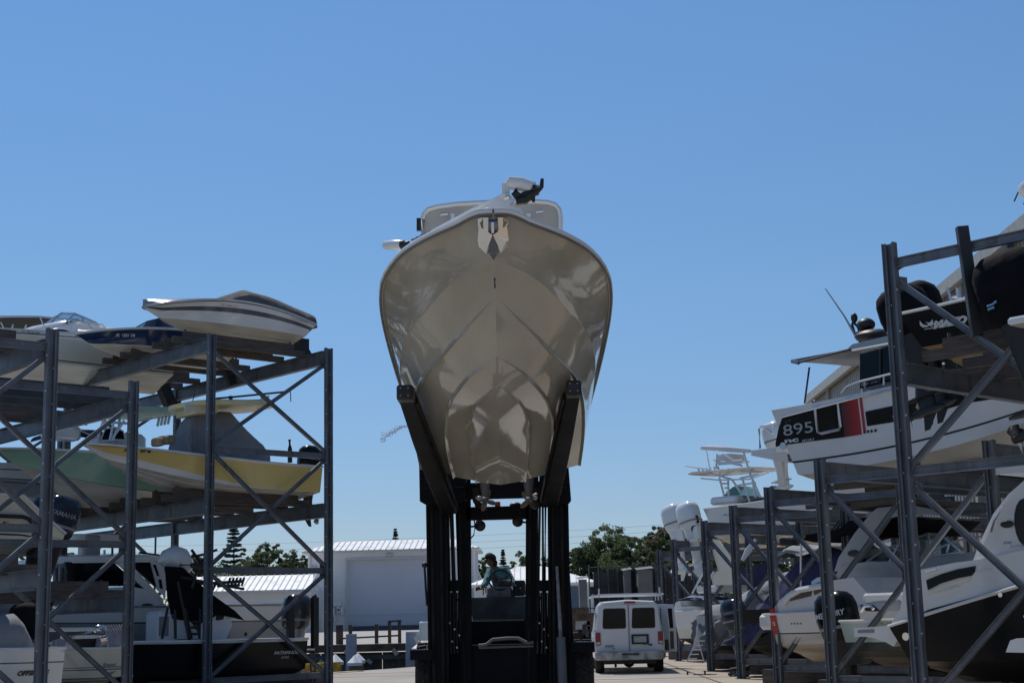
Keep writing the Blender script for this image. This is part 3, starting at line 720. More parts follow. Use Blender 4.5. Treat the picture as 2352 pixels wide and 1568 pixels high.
for i in range(70):
    px=1300+i*9; Y=176+rnd.uniform(-6,6); p=Q(px,1395,Y); leaves(hedge,V(p.x,Y,LH+3.4+1.1*math.sin(i*1.3)),V(2.6,2.,3.4),240,.26,LF[rnd.choice([0,1,1,2])],rnd)
for i in range(45):
    px=410+i*7; Y=190+rnd.uniform(-4,4); p=Q(px,1380,Y); leaves(hedge,V(p.x,Y,LH+4.6+.9*math.sin(i*1.1)),V(2.4,2,3.8),220,.26,LF[rnd.choice([0,1,1])],rnd)
for i in range(26):
    px=1095+i*7; Y=236; p=Q(px,1380,Y); leaves(hedge,V(p.x,Y,LH+3.),V(2.2,2,4.2),150,.28,LF[rnd.choice([0,0,2])],rnd)
tag(hedge.build('woodland'),'dense mixed green undergrowth filling in below the distant trees','woodland',kind='stuff')
# power pole and lines
pp=empty('utility_pole',(Q(356,1300,200).x,200,LH),'thin utility pole with cross arm and wires behind the left racks','pole')
H_=Q(356,1215,200).z-LH
mb=MB(); mb.tube([(0,0,0),(0,0,H_)],.14,BARK,8); mb.bar((-1.2,0,H_-.6),(1.2,0,H_-.6),.12,.12,BARK); mb.build('pole',pp)
for dz in(0,-.9,-1.8):
    mb=MB(); A=V(-60,4,H_-.4+dz); B=V(75,10,H_-.2+dz)
    mb.tube([A.lerp(B,t/20)-V(0,0,4*1.6*(t/20)*(1-t/20)) for t in range(21)],.014,BLACK,4); mb.build('wire',pp)

# ================================================================== BOAT RACKS
UL=V(-.677,.736,0); VL=V(-.736,-.677,0)       # left racks: row direction, frame direction (towards the viewer)
UR=V(.73,.684,0);  VR=V(.684,-.73,0)          # right racks
UR.normalize(); VR.normalize()
def post_mesh(mb,p,h,u,v,w=.2,m=STEEL,mdark=None):
    # open C column: web across v, flanges along u, bolts on both faces
    z0,z1=0,h
    def bx(c,du,dv):
        pts=[c+u*(i*du/2)+v*(j*dv/2) for i,j in((-1,-1),(1,-1),(1,1),(-1,1))]
        mb.poly([q+V(0,0,z0) for q in pts],m,(0,0,z1-z0))
    bx(p,.012,w); bx(p+v*(w/2-.007)-u*.05,w*.55,.014); bx(p-v*(w/2-.007)-u*.05,w*.55,.014); bx(p-v*(w/2-.03)-u*(w*.32),.012,.05); bx(p+v*(w/2-.03)-u*(w*.32),.012,.05)
    z=.45
    while z<h-.35:
        for k in(-1,1):
            mb.ell(p+v*(k*w*.30)-u*.012+V(0,0,z+(.12 if k>0 else 0)),(.017,.017,.017),BOLT,6,4); mb.ell(p+v*(k*w*.30)+u*.012+V(0,0,z+(.12 if k>0 else 0)),(.017,.017,.017),BOLT,6,4)
            mb.ell(p+v*(k*(w/2+.003))-u*.09+V(0,0,z+.2),(.016,.016,.016),BOLT,6,4)
        z+=.62
    mb.box(p+V(0,0,.01),(.34,.34,.02),m)
def rack(name,label,P,h,u,v,ks,bay,D,struts,beams,diag,topbeam_h=.34,m=STEEL,footbeam=False,firstonly=None,group=None,far=True):
    e=empty(name,(P.x,P.y,0),label,'boat rack',group)
    for k in ks:
        o=u*(k*bay)
        for t in((0,D) if far else (0,)):
            mb=MB(); post_mesh(mb,o+v*t,h,u,v,m=m)
            for z in list(struts)+[q for d_ in diag for q in d_]:
                sg=1 if t==0 else -1; c=o+v*(t+sg*.13)+V(0,0,z); mb.poly([c+v*(-.07)+V(0,0,-.10)+u*.045,c+v*.07+V(0,0,-.06)+u*.045,c+v*.07+V(0,0,.06)+u*.045,c+v*(-.07)+V(0,0,.10)+u*.045],m,u*.008); mb.ell(c+u*.06,(.016,.016,.016),BOLT,6,4)
            mb.build('post',e)
        for z in struts:
            mb=MB(); mb.cbeam(o+v*.05+V(0,0,z),o+v*(D-.05)+V(0,0,z),.09,.14,m); mb.build('strut',e)
        for (z0,z1) in diag:
            for a,b in((z0,z1),(z1,z0)):
                mb=MB(); s=.03 if a==z0 else -.03; mb.cbeam(o+v*.08+u*s+V(0,0,a),o+v*(D-.08)+u*s+V(0,0,b),.075,.085,m,.01); mb.build('brace',e)
    for k0,k1 in zip(ks[:-1],ks[1:]):
        for z in beams:
            for t in(0,D):
                off=v*(.03 if t==0 else -.03)
                mb=MB(); mb.cbeam(u*(k0*bay+.08)+v*t+off+V(0,0,z),u*(k1*bay-.08)+v*t+off+V(0,0,z),.16,topbeam_h,m,.02); mb.build('beam',e)
    return e
def bunks(e,P,u,v,s,t0,t1,z,gap=1.0,hh=.19,step=True,m=None):
    # pair of stacked timber bunks under a boat; positions in world, relative to rack origin
    m=m or WOOD
    for k in(-1,1):
        o=u*(s+k*gap/2)
        mb=MB(); mb.bar(o+v*t0+V(0,0,z),o+v*t1+V(0,0,z),.11,hh,m)
        mb.bar(o+v*(t0+.35)+V(0,0,z+hh-.005),o+v*(t1-.3)+V(0,0,z+hh-.005),.10,hh-.01,m)
        for q in(.1,.9): mb.bar(o+v*lerp(t0,t1,q)+u*.07+V(0,0,z-.08),o+v*lerp(t0,t1,q)+u*.07+V(0,0,z+.3),.05,.03,STEELD)
        mb.build('bunk',e)
def ground_at(p): return V(p.x,p.y,0)
# left row A (the tall one ending at the post by the canal)
ZA=37.5; q=Q(752,800,ZA); PA=V(q.x,q.y,0); HA=q.z
zs=lambda y: Q(752,y,ZA).z
Lv=[zs(1155)-.18,zs(812)-.05]
sA=[zs(1048),zs(1310),.35]
RA=rack('boat_rack','tallest left rack, three tiers, its end posts by the canal',PA,HA,UL,VL,[0,1,2],7.8,3.42,sA,[Lv[0],Lv[1]-.05],[(Lv[1]-.25,sA[0]+.1),(sA[0]-.1,sA[1]+.1),(sA[1]-.1,.4)],.36)
# left row B
ZB=30.6; q=Q(305,875,ZB); PB=V(q.x,q.y,0); HB_=q.z; zB=lambda y: Q(305,y,ZB).z
RB=rack('boat_rack','middle left rack, lower, its end post left of the yellow bay boat',PB,HB_,UL,VL,[0,1,2],7.8,3.42,[zB(908),zB(1250),.35],[zB(925),zB(1385)],[(zB(925)-.1,zB(1232)),(zB(1262),.4)],.34)
# left row C
ZC=25.; q=Q(118,755,ZC); PC=V(q.x,q.y,0); HC=q.z; zC=lambda y: Q(118,y,ZC).z
RC=rack('boat_rack','nearest left rack, its wide end post closest to the picture edge',PC,HC,UL,VL,[0,1],7.8,3.42,[zC(798),zC(1213),.35],[zC(800),zC(1330)],[(zC(800)-.15,zC(1200)),(zC(1225),.4)],.34)
RPOST=[(2046,560,21.5,'tall'),(1886,1055,27.,''),(1768,1118,33.,''),(1686,1160,38.2,''),(1620,1195,43.5,''),(1549,1238,54.,''),(1515,1262,60.,'')]
RR=[]
names=['tall near right rack carrying the black hulled boat with silver lettering','second right rack from the camera, over the seafoam boat','third right rack, over the red panelled white boat','fourth right rack, over the navy covered boat','fifth right rack, over the grey tarped boat','sixth right rack, under the twin white outboards','farthest right rack, a bare rusty pair of posts']
for i,(px,py,Y,k) in enumerate(RPOST):
    q=Q(px,py,Y); P=V(q.x,q.y,0); H_=q.z
    if i==0:
        z=lambda y: Q(2070,y,21.5).z
        st=[z(606),z(1083)]; bm=[z(858),z(1100)-2.5]; dg=[(z(650),z(820)-1.5+.35),(z(1100),.3)]
        bm=[z(858)]
        r=rack('boat_rack',names[i],P,H_,UR,VR,[0,1],7.2,3.4,[z(606),z(1083),.3],bm,[(z(650),z(1075)),(z(1120),.3)],.32)
    else:
        r=rack('boat_rack',names[i],P,H_,UR,VR,[0,1,2] if i<5 else [0,1],7.2,3.4,[H_-.38,.42],[H_-.2],[(H_-.55,.55)],.3)
    RR.append((r,P,H_))

# ================================================================== LEFT BOATS
GRP='boats stored on the left racks'
def txt_px(b,H,txt,px,py,hpx,m,side,shear=0,bold=0,space=1,slope=0,parent=None,wpx=None):
    # lettering whose first letter starts at a picture point (baseline) with a cap height and width read from the picture
    p=hp(b,H,px,py,side); q2=hp(b,H,px,py-hpx,side); size=(q2.z-p.z)/.70
    vs,fs=tmesh(txt,size,shear,bold,space); wx=1.
    if wpx:
        w=max(v.x for v in vs); e=hp(b,H,px+wpx,py,side); wx=abs(e.x-p.x)/w
    mb=MB(); out=[]
    for v in vs:
        x=p.x+(-v.x if side>0 else v.x)*wx; z=p.z+v.y+slope*v.x*wx; x=min(max(x,0),H.L*.995)
        out.append(V(x,side*(H.side(x,z)+.016),z))
    mb.add(out,fs,m); return mb.build('lettering',b.e)
def slab(mb,x0,x1,hw,z0,z1,th,m,r=.35):    # rounded hardtop, tilted from z0 (at x0) to z1 (at x1)
    pts=[]; r=min(r,hw*.9,abs(x1-x0)*.45)
    for cx,cy,a0 in((x1-r,hw-r,0),(x0+r,hw-r,90),(x0+r,-hw+r,180),(x1-r,-hw+r,270)):
        for i in range(6): a=R(a0+18*i); pts.append((cx+r*math.cos(a),cy+r*math.sin(a)))
    zz=lambda x:lerp(z0,z1,(x-x0)/(x1-x0)); rings=[]
    cx=(x0+x1)/2
    for k,dz in((.90,-th*.5),(.985,-th*.42),(1.,0),(.985,th*.3),(.8,th*.55),(.3,th*.7)): rings.append([V(cx+(x-cx)*k,y*k,zz(x)+dz) for x,y in pts])
    mb.loft(rings,m,caps=True)
def windshield(b,pts,gm,fm,parent,r=.02):   # pts: list of (base L, top L) pairs, in local coords
    mb=MB(); 
    for i in range(len(pts)-1): mb.quad(pts[i][0],pts[i+1][0],pts[i+1][1],pts[i][1],gm)
    w=mb.build('windshield',parent); mb=MB(); mb.tube([p[1] for p in pts],r,fm,5); mb.tube([p[0] for p in pts],r,fm,5)
    for p in pts: mb.tube([p[0],p[1]],r,fm,5)
    mb.build('windshield_frame',w); return w
def mk(name,label,rackP,u,v,s,hp,**k):
    o,L,H0,H1=berth(rackP,u,v,s,B=hp.get('B',2.5),**k); b=Boat(name,label,o,v,GRP if u is UL else 'boats stored on the right racks'); 
    d=dict(B=2.5,dead=.36); d.update(hp); H0=d.pop('H0',H0); H1=d.pop('H1',H1); H=Hull(L,d.pop('B'),H0,H1,**d); b.H=H; return b,H

# --- L1 grey striped sport boat, top tier
b,H=mk('sport_boat','white and grey striped sport boat under a taupe cover, topmost on the tall left rack',PA,UL,VL,1.5,dict(B=2.15,dead=.30,dip=-.26,se=1.0,xr=.45,pk=1.9,ce=.9,chw=.86,sw=.82,tr=.5),pxs=733,yk=797,pxb=328,ys=744,yb=704)
H.build(b.e,[(.50,WHITE),(.68,STRIPE),(.70,LETB),(.92,WHITE),(1.,STRIPE)],BOTTOM,GREYG,ALU,cap=.16)
mb=MB(); secs=[]
for px,py,w in((470,695,.45),(505,682,.62),(545,669,.72),(590,680,.72),(625,693,.7),(660,708,.66),(700,724,.6)):
    p=b.L(px,py,0); zb_=H.sz(p.x/H.L)-.02; secs.append((p.x,w,zb_,max(p.z,zb_+.03),.5))
soft_cover(mb,secs,CANVAST,3,.012); mb.build('canvas_cover',b.e)
txt_px(b,H,'FL 2885 RU',508,702.5,4,LETG,1,wpx=38); txt_px(b,H,'THUNDERBIRD',668,733,3.6,LETG,1,slope=-.06,wpx=40)
mb=MB(); p=V(H.L-.25,0,H.sz(.96)+.08)
for dx in(0,.25): mb.ell(p+V(-dx,0,.0),(.05,.03,.05),ALU,8,5); mb.tube([p+V(-dx,-.1,.04),p+V(-dx,.1,.04)],.018,ALU)
mb.build('cleat',b.e)
mb=MB(); mb.box((-.12,0,.18),(.3,.3,.4),BLACK); mb.bar((-.2,0,.1),(-.45,0,-.25),.16,.22,BLACK); mb.bar((-.3,0,-.25),(-.62,0,-.2),.12,.12,BLACK); mb.build('outdrive',b.e)
L1o=b.o
# --- L2 navy bowrider
b,H=mk('bowrider_boat','navy blue and cream bowrider behind the striped sport boat on the top tier',PA,UL,VL,4.2,dict(B=2.3,dead=.34,xr=.42,pk=1.8,ce=.9,dip=-.03),pxs=546,yk=838,pxb=174,H0=None,ys=780,yb=766) if False else mk('bowrider_boat','navy blue and cream bowrider behind the striped sport boat on the top tier',PA,UL,VL,4.2,dict(B=2.3,dead=.26,xr=.42,pk=2.6,ce=.9,dip=-.02),pxs=546,yk=838,pxb=174,ys=770,yb=766)
H.build(b.e,[(.03,CREAM),(.92,NAVY),(1.,WHITE)],BOTTOM,WHITE,WHITE,cap=.1)
txt_px(b,H,'FL 6331 TR',264,773,6.5,LETW,1,bold=.004,wpx=46)
a=[(b.L(303,761,.55),b.L(312,752,.5)),(b.L(325,761,.8),b.L(338,738,.62)),(b.L(352,762,.85),b.L(358,733,.7)),(b.L(352,762,-.85),b.L(358,735,-.7))]
windshield(b,a,GLASSG,NAVY,b.e,.015)
mb=MB(); secs=[]
for px,py in((354,733),(375,742),(396,756),(430,766)): p=b.L(px,py,0); secs.append((p.x,.85,H.sz(.4)-.03,p.z,.4))
soft_cover(mb,secs,CANVASN,4,.01); mb.build('canvas_cover',b.e)
mb=MB(); mb.rbox((-.2,0,.25),(.45,.5,.42),BLACK,.1); mb.bar((-.3,0,.1),(-.5,0,-.35),.16,.25,BLACK); mb.build('outdrive',b.e)
# --- L3 cabin cruiser, top tier far
b,H=mk('cabin_cruiser','cream cabin cruiser with steel bow rail and raked windshield, top tier at far left',PA,UL,VL,6.9,dict(B=2.6,dead=.4,xr=.6,pk=2.,H0=1.3),pxs=402,yk=893,L=8.6,yb=757)
H.build(b.e,[(.06,BOTTOM),(.10,STRIPE),(.80,CREAM),(.86,WHITE),(.90,STRIPE),(1.,WHITE)],BOTTOM,WHITE,WHITE)
mb=MB(); rows=[]
for px,py,w in((40,765,.15),(75,754,.55),(110,747,.8),(145,742,.9),(185,752,.95),(225,765,1.0),(290,778,1.05)):
    p=b.L(px,py,0); z0=H.sz(min(1,max(0,p.x/H.L)))-.05; rows.append([V(p.x,w*1.18,z0),V(p.x,w*1.12,lerp(z0,p.z,.7)),V(p.x,w*.9,p.z),V(p.x,0,p.z+.06),V(p.x,-w*.9,p.z),V(p.x,-w*1.18,z0)])
mb.loft(rows,WHITE,closed=False); mb.build('cabin',b.e)
p=b.L(141,763,1.16); mb=MB(); mb.ell(p+V(0,-.02,0),(.30,.05,.11),ALU,16,8); mb.ell(p+V(0,.012,0),(.25,.04,.08),GLASSD,16,8); mb.build('portlight',b.e)
mb=MB(); b.tube(mb,[(-20,727,1),(40,726.5,1),(90,727,1.05),(150,733,1.1),(200,740,1.12),(235,746,1.15),(245,757,1.15)],.022,ALU)
for x0,y0,x1,y1 in((92,728,108,766),(2,740,14,764),(155,734,172,770),(200,741,214,760)): b.tube(mb,[(x0,y0,1.02),(x1,y1,1.08)],.018,ALU)
mb.build('bow_rail',b.e)
a=[(b.L(100,747,-.8),b.L(128,727,-.7)),(b.L(110,746,.3),b.L(142,719,.2)),(b.L(148,744,.9),b.L(170,720,.75)),(b.L(192,755,1.),b.L(190,728,.85)),(b.L(236,761,1.05),b.L(222,742,.95))]
windshield(b,a,GLASSC,ALU,b.e,.03)
txt_px(b,H,'FL 3310 NF',49,763,4.5,LETB,1,wpx=42)
mb=MB(); mb.box((-.1,0,.4),(.3,.6,.5),BLACK); mb.bar((-.25,0,.3),(-.55,0,-.3),.3,.3,BLACK); mb.build('outdrive',b.e)
# beige hardtop further left on the tier behind
b=Boat('moored_cruiser','beige hardtop and foredeck of the boat at the upper left picture edge',Q(-60,800,44.5),VL); 
H=Hull(6,2.5,1.1,1.6); H.build(b.e,[(1.,CREAM)],BOTTOM,WHITE); mb=MB(); p0=b.L(96,742,0); p1=b.L(-30,742,0); slab(mb,p0.x,p1.x,1.0,p0.z,p1.z,.12,CANVAST,.3)
for x0,y0,x1,y1 in((60,746,50,775),(30,745,20,775)): b.tube(mb,[(x0,y0,.8),(x1,y1,.8)],.03,WTUBE)
mb.build('hardtop',b.e)
# --- L4 yellow bay boat
TTY=mat('hardtop_cream_yellow',(.78,.66,.36),.3,var=.05)
b,H=mk('bay_boat','yellow and white bay boat with yellow hardtop and grey covered console',PA,UL,VL,1.4,dict(B=2.4,dead=.12,xr=.52,pk=1.7,ce=.92,chw=.9,dip=.03),pxs=741,yk=1140,pxb=193,ys=1071,yb=1019)
H.build(b.e,[(lambda t:max(.012,.75*(t-.30)),WHITE),(.93,YELLOW),(1.,WHITE)],BOTTOM,WHITE,WHITE)
txt_px(b,H,'FL',282,1037.5,6.5,LETB,1,bold=.004,wpx=13); txt_px(b,H,'MY',320,1039.5,6.5,LETB,1,bold=.004,wpx=15)
mb=MB(); p=hp(b,H,337,1040,1); q=hp(b,H,347,1034,1); H.patch(mb,[(q.x,p.z,q.z),(p.x,p.z,q.z)],LETB,1,.014,3,2); mb.build('registration_sticker',b.e)
mb=MB(); p=b.L(183,1030,H.B*.3)
y0=925; pA=b.L(408,931,0); pB=b.L(604,936,0)
mb=MB(); slab(mb,pB.x,pA.x,.95,pB.z,pA.z,.16,TTY,.6)
p=b.L(480,944,0); q=b.L(425,946,0); slab(mb,p.x,q.x,.6,p.z+.02,q.z+.02,.26,TTY,.2)
tt=mb.build('hardtop',b.e); mb=MB()
for px,py in((433,934),(455,934)): mb.lathe([(.115,-.01),(.115,.02),(.09,.02),(.09,.0)],CREAM,b.L(px,py+2,.62),'Y',14)
mb.build('speaker_ring',tt)
mb=MB()
for k in range(5): 
    p=b.L(592+k*4,938-k*1.5,.5-.2*k); mb.tube([p,p+V(-.12,0,.28)],.03,WTUBE)
mb.build('rod_holder',tt)
mb=MB(); secs=[]
for px,pt,pl in((412,1006,1030),(425,965,1030),(440,949,1030),(478,945,1034),(522,947,1037),(550,985,1040),(580,1020,1043),(589,1034,1044)):
    p=b.L(px,pt,0); zz=H.sz(.4)-.05; secs.append((p.x,.34+.30*min(1,(pt-945)/70) if px<450 else .42+.25*min(1,(pt-940)/80),zz,p.z,.15))
soft_cover(mb,secs,CANVAS,7,.025,20); mb.build('console_cover',b.e)
mb=MB(); b.tube(mb,[(495,915,.2),(560,909,.2),(660,899,.2)],.028,BLACK); b.tube(mb,[(520,921,-.2),(620,918,-.2)],.025,BLACK); b.tube(mb,[(530,909,.2),(530,928,.2)],.05,BLACK); b.tube(mb,[(667,898,.2),(668,922,.2)],.012,BLACK); b.tube(mb,[(441,925,.3),(447,905,.3)],.012,BLACK); mb.build('outrigger',tt)
mb=MB()
for px,py,w in((362,1013,12),(376,1009,9),(388,1008,10)): 
    p=b.L(px,py,.2); mb.rbox((p.x,.2,p.z-.02),(.2,.4,.2),mat('vinyl_tan',(.22,.17,.11),.6),.08)
mb.build('bow_cushion',b.e)
mb=MB(); b.tube(mb,[(666,1062,1.0),(666,1030,1.0),(665,1009,1.0)],[.06,.055,.04],BLACK); mb.build('shallow_anchor',b.e)
ob_px(b,0,714,1024,.95,-4,cow=BLACKG,leg=BLACK,text='YAMAHA',textm=LETG,tm='port')
yb_=b
# --- L5 green boat
b,H=mk('bay_boat','mint green and white bay boat with pale green hardtop beside the yellow one',PA,UL,VL,4.2,dict(B=2.4,dead=.3,xr=.52,pk=1.7,ce=.92),pxs=520,yk=1165,pxb=-8,ys=1060,yb=1030)
H.build(b.e,[(.02,STRIPE),(.94,GREEN),(1.,WHITE)],BOTTOM,WHITE,WHITE)
mb=MB(); pA=b.L(192,946,0); pB=b.L(398,950,0); slab(mb,pB.x,pA.x,1.0,pB.z,pA.z,.14,mat('hardtop_mint',(.42,.60,.47),.4),.7); tt=mb.build('hardtop',b.e)
mb=MB()
for pts in([(238,965,.8),(222,1012,.9)],[(262,966,.8),(252,1012,.9)],[(285,966,.8),(262,1000,.9),(258,1012,.9)],[(215,948,.7),(240,968,.7),(290,972,.7),(350,960,.7)],[(275,960,-.6),(270,1012,-.6)]): b.tube(mb,pts,.035,WTUBE)
mb.build('top_frame',tt); mb=MB()
for k in range(4): p=b.L(390-k*8,953+k*1.5,.5); mb.tube([p,p+V(.05,0,-.24)],.035,WTUBE)
mb.build('rod_holder',tt)
a=[(b.L(230,1012,.6),b.L(242,984,.5)),(b.L(262,1010,.7),b.L(266,981,.6)),(b.L(288,1010,.7),b.L(283,990,.6))]; windshield(b,a,GLASSD,WTUBE,b.e)
mb=MB(); p=b.L(262,1010,0); mb.rbox((p.x-.1,0,p.z-.2),(1.3,.9,.7),WHITE,.2); mb.build('console',b.e)
mb=MB(); secs=[(b.L(px,py,0).x,.5,b.L(px,py+10,0).z,b.L(px,py,0).z,.3) for px,py in((90,1000),(140,985),(215,990),(225,1004))]; soft_cover(mb,secs,CANVASN,5,.01); mb.build('bimini_cover',b.e)
# outriggers: long white poles
mb=MB(); b.tube(mb,[(-10,944,.9),(110,961,.9),(200,975,.9)],.022,ALU); b.tube(mb,[(-10,952,.9),(190,972,.9)],.018,ALU); b.tube(mb,[(130,965,.9),(235,1010,.9)],.02,ALU); mb.build('outrigger',b.e)
mb=MB(); p=b.L(140,995,.3); mb.rbox((p.x,.3,p.z),(.9,.5,.34),ALU,.1); mb.build('electronics_box',b.e)
# --- L6
b,H=mk('runabout_boat','white runabout with thin dark pinstripes, farthest left on the middle tier',PA,UL,VL,6.9,dict(B=2.4,dead=.3,xr=.6,pk=1.8,H0=1.2),pxs=330,yk=1180,L=7.8,yb=1062)
H.build(b.e,[(.4,GREYG),(.44,STRIPE),(.52,GREYG),(.55,STRIPE),(.8,WHITE),(.84,STRIPE),(1.,WHITE)],BOTTOM,WHITE,WHITE)

# --- L8 big express cruiser on the ground behind
b,H=mk('express_cruiser','large white express cruiser with hardtop, ground level behind the black bay boat',PA,UL,VL,4.7,dict(B=3.2,dead=.5,xr=.7,pk=2.2,H0=1.65),pxs=700,yk=1530,L=11.5,yb=1404)
H.build(b.e,[(.62,GREYG),(.66,STRIPE),(1.,WHITE)],BOTTOM,WHITE,LETG)
mb=MB(); rows=[]
for px,py,w in((-40,1395,.6),(60,1372,1.1),(150,1355,1.3),(300,1346,1.42),(330,1352,1.45),(360,1375,1.48),(375,1400,1.5),(385,1420,1.5)):
    p=b.L(px,py,w*.95); z0=H.sz(max(0,min(1,p.x/H.L)))-.1; rows.append([V(p.x,w*1.02,z0),V(p.x,w*.97,p.z),V(p.x,0,p.z+.08),V(p.x,-w*.97,p.z),V(p.x,-w*1.02,z0)])
mb.loft(rows,WHITE,closed=False); mb.build('cabin',b.e)
mb=MB(); pA=b.L(130,1284,1.3); pB=b.L(385,1282,1.3); slab(mb,pB.x,pA.x,1.4,pB.z,pA.z+.0,.22,WHITE,.5); ht=mb.build('hardtop',b.e)
mb=MB()
for pts in([(290,1290,1.38),(260,1330,1.38),(245,1350,1.38)],):
    pass
y=1.40
f=lambda pts,m:mb.poly([b.L(px,py,y) for px,py in pts],m,(0,-.08,0))
f([(270,1292),(296,1290),(372,1372),(384,1410),(362,1380)],WHITE)      # swept pillar
f([(346,1290),(372,1290),(383,1330),(380,1368),(362,1352)],WHITE)
mb.build('pillar',ht)
mb=MB(); y=1.36; f([(150,1290),(262,1292),(345,1365),(300,1345),(160,1345)],GLASSD); f([(296,1292),(345,1290),(361,1350)],GLASSD); y=1.42; f([(352,1296),(358,1296),(366,1322),(362,1322)],GLASSD); f([(365,1330),(371,1330),(374,1352),(368,1350)],GLASSD); mb.build('side_window',ht)
mb=MB(); p=b.L(205,1252,0); mb.rbox((p.x,0,p.z-.1),(.5,.4,.75),GREYG,.1); q=b.L(215,1240,0); mb.rbox((q.x-.2,0,q.z+.06),(1.6,.35,.18),WHITE,.15); mb.build('radar_array',ht)
mb=MB(); b.tube(mb,[(258,1225,0),(258,1275,0)],.03,BLACK); b.tube(mb,[(240,1273,.5),(240,1262,.5)],.03,WTUBE); b.tube(mb,[(320,1268,.7),(345,1272,.7),(400,1278,.7)],.03,BLACK); b.tube(mb,[(321,1268,.7),(320,1277,.7)],.03,WTUBE); mb.build('antenna',ht)
mb=MB()
for px,py in((5,1388),(62,1388)): mb.ell(b.L(px,py,1.2)+V(0,.12,0),(.2,.06,.12),GLASSD,12,6)
mb.build('portlight',b.e)
mb=MB(); p=b.L(336,1389.5,1.46); mb.ell(p+V(0,.06,0),(.16,.03,.05),LETB,14,6); mb.build('emblem',b.e)
mb=MB(); p=b.L(50,1428,H.B*.49); q=b.L(-10,1436,H.B*.49)
H.patch(mb,[(b.L(66,1430,1.5).x,b.L(60,1443,1.5).z,b.L(60,1430,1.5).z),(b.L(30,1430,1.5).x,b.L(60,1443,1.5).z,b.L(60,1430,1.5).z)],GLASSD,1,.012,6,2); mb.build('hull_window',b.e)
mb=MB()
for px,py in((346,1444),(566,1455)): 
    p=b.L(px,py,1.5); mb.ell(V(p.x,H.side(p.x,p.z),p.z),(.05,.03,.05),BLACK,8,5)
mb.build('through_hull',b.e)
mb=MB(); secs=[(b.L(px,py,.4).x,.75,b.L(px,1425,.4).z,b.L(px,py,.4).z,.3) for px,py in((545,1420),(560,1409),(590,1407),(612,1410),(617,1424))]; soft_cover(mb,secs,CANVASL,11,.03); mb.build('seat_cover',b.e)
mb=MB(); b.tube(mb,[(60,1446,1.55),(230,1443,1.55)],.05,WTUBE); mb.build('hull_spray_rail',b.e)

# --- L9 black bay boat
b,H=mk('bay_boat','black hulled bay boat with silver lettering, black top and canvas, on the ground',PA,UL,VL,1.4,dict(B=2.5,dead=.3,xr=.6,pk=1.7,dip=.0,H0=1.02,H1=1.12),pxs=707,yk=1562,L=8.2)
H.build(b.e,[(.92,BLACKG),(1.,WHITE)],mat('bottom_black',(.02,.02,.022),.4),WHITE,WHITE)
txt_px(b,H,'PATHFINDER',628,1502,7,LETW,1,shear=.3,bold=.003,wpx=62); txt_px(b,H,'2600',644,1511,5,LETW,1,shear=.2,wpx=18)
mb=MB(); c=b.L(377,1440,.2); mb.rbox((c.x,.1,c.z),(.55,.8,.75),WHITE,.15); q=b.L(377,1437,.52); mb.rbox((q.x,.50,q.z),(.26,.05,.45),CANVAS,.05); mb.build('console_seat',b.e)
mb=MB(); c=b.L(425,1442,0); mb.add([b.L(398,1412,.45),b.L(430,1412,.45),b.L(462,1466,.5),b.L(398,1466,.5),b.L(398,1412,-.45),b.L(430,1412,-.45),b.L(462,1466,-.5),b.L(398,1466,-.5)],[(0,1,2,3),(7,6,5,4),(0,4,5,1),(1,5,6,2),(0,3,7,4)],WHITE); mb.build('console',b.e)
mb=MB(); a=.42; mb.poly([b.L(465,1405,a),b.L(528,1402,a),b.L(533,1435,a),b.L(520,1466,a),b.L(460,1466,a)],WHITE,(0,-.84,0)); lp=mb.build('leaning_post',b.e); mb=MB(); mb.poly([b.L(497,1408,a+.01),b.L(516,1407,a+.01),b.L(513,1422,a+.01),b.L(496,1424,a+.01)],BLACK,(0,-.02,0)); mb.build('seat_back',lp)
mb=MB(); 
for pts in([(385,1395,.7),(372,1466,.8)],[(402,1400,.6),(403,1466,.7)],[(425,1395,.6),(440,1466,.7)],[(458,1398,.6),(458,1466,.7)],[(408,1335,.7),(435,1470,.7)],[(415,1325,.7),(560,1352,.7)],[(440,1350,.7),(452,1312,.7),(440,1300,.7)],[(452,1440,.7),(440,1440,.7)],[(440,1455,.7),(458,1455,.7)],[(440,1427,.7),(458,1427,.7)],[(500,1330,.7),(480,1370,.7)]): b.tube(mb,pts,.035,BLACK)
tf=mb.build('top_frame',b.e)
mb=MB()
for k in range(5):
    x=523+k*8; b.tube(mb,[(x,1345,.3),(x+6,1326,.3)],.028,BLACK)
b.tube(mb,[(440,1340,.3),(500,1338,.3),(558,1334,.3)],.045,BLACK); b.tube(mb,[(500,1345,.3),(550,1343,.3)],.04,BLACK); b.tube(mb,[(411,1296,.3),(470,1297,.3),(486,1297,.3)],[.07,.045,.045],BLACK); b.tube(mb,[(430,1280,.2),(470,1272,.2),(498,1262,.2)],.035,BLACK); b.tube(mb,[(440,1262,.2),(460,1290,.2)],.035,BLACK)
mb.build('rod_rack',tf)
mb=MB(); P_=[(370,1292),(418,1302),(450,1330),(530,1402),(590,1418),(540,1404),(470,1428),(395,1424),(380,1400),(385,1350),(368,1320)]
P_=[(378,1300),(420,1302),(475,1355),(540,1402),(562,1424),(500,1410),(470,1430),(395,1420),(384,1375)]
pf=[b.L(px,py,.5) for px,py in P_]; pb=[b.L(px,py,-.5) for px,py in P_]
n_=len(P_); vs=pf+pb; mb.add(vs,[tuple(range(n_)),tuple(range(2*n_-1,n_-1,-1))]+[(i,(i+1)%n_,(i+1)%n_+n_,i+n_) for i in range(n_)],BLACKF); mb.build('canvas_shade',b.e)
mb=MB(); rings=[]
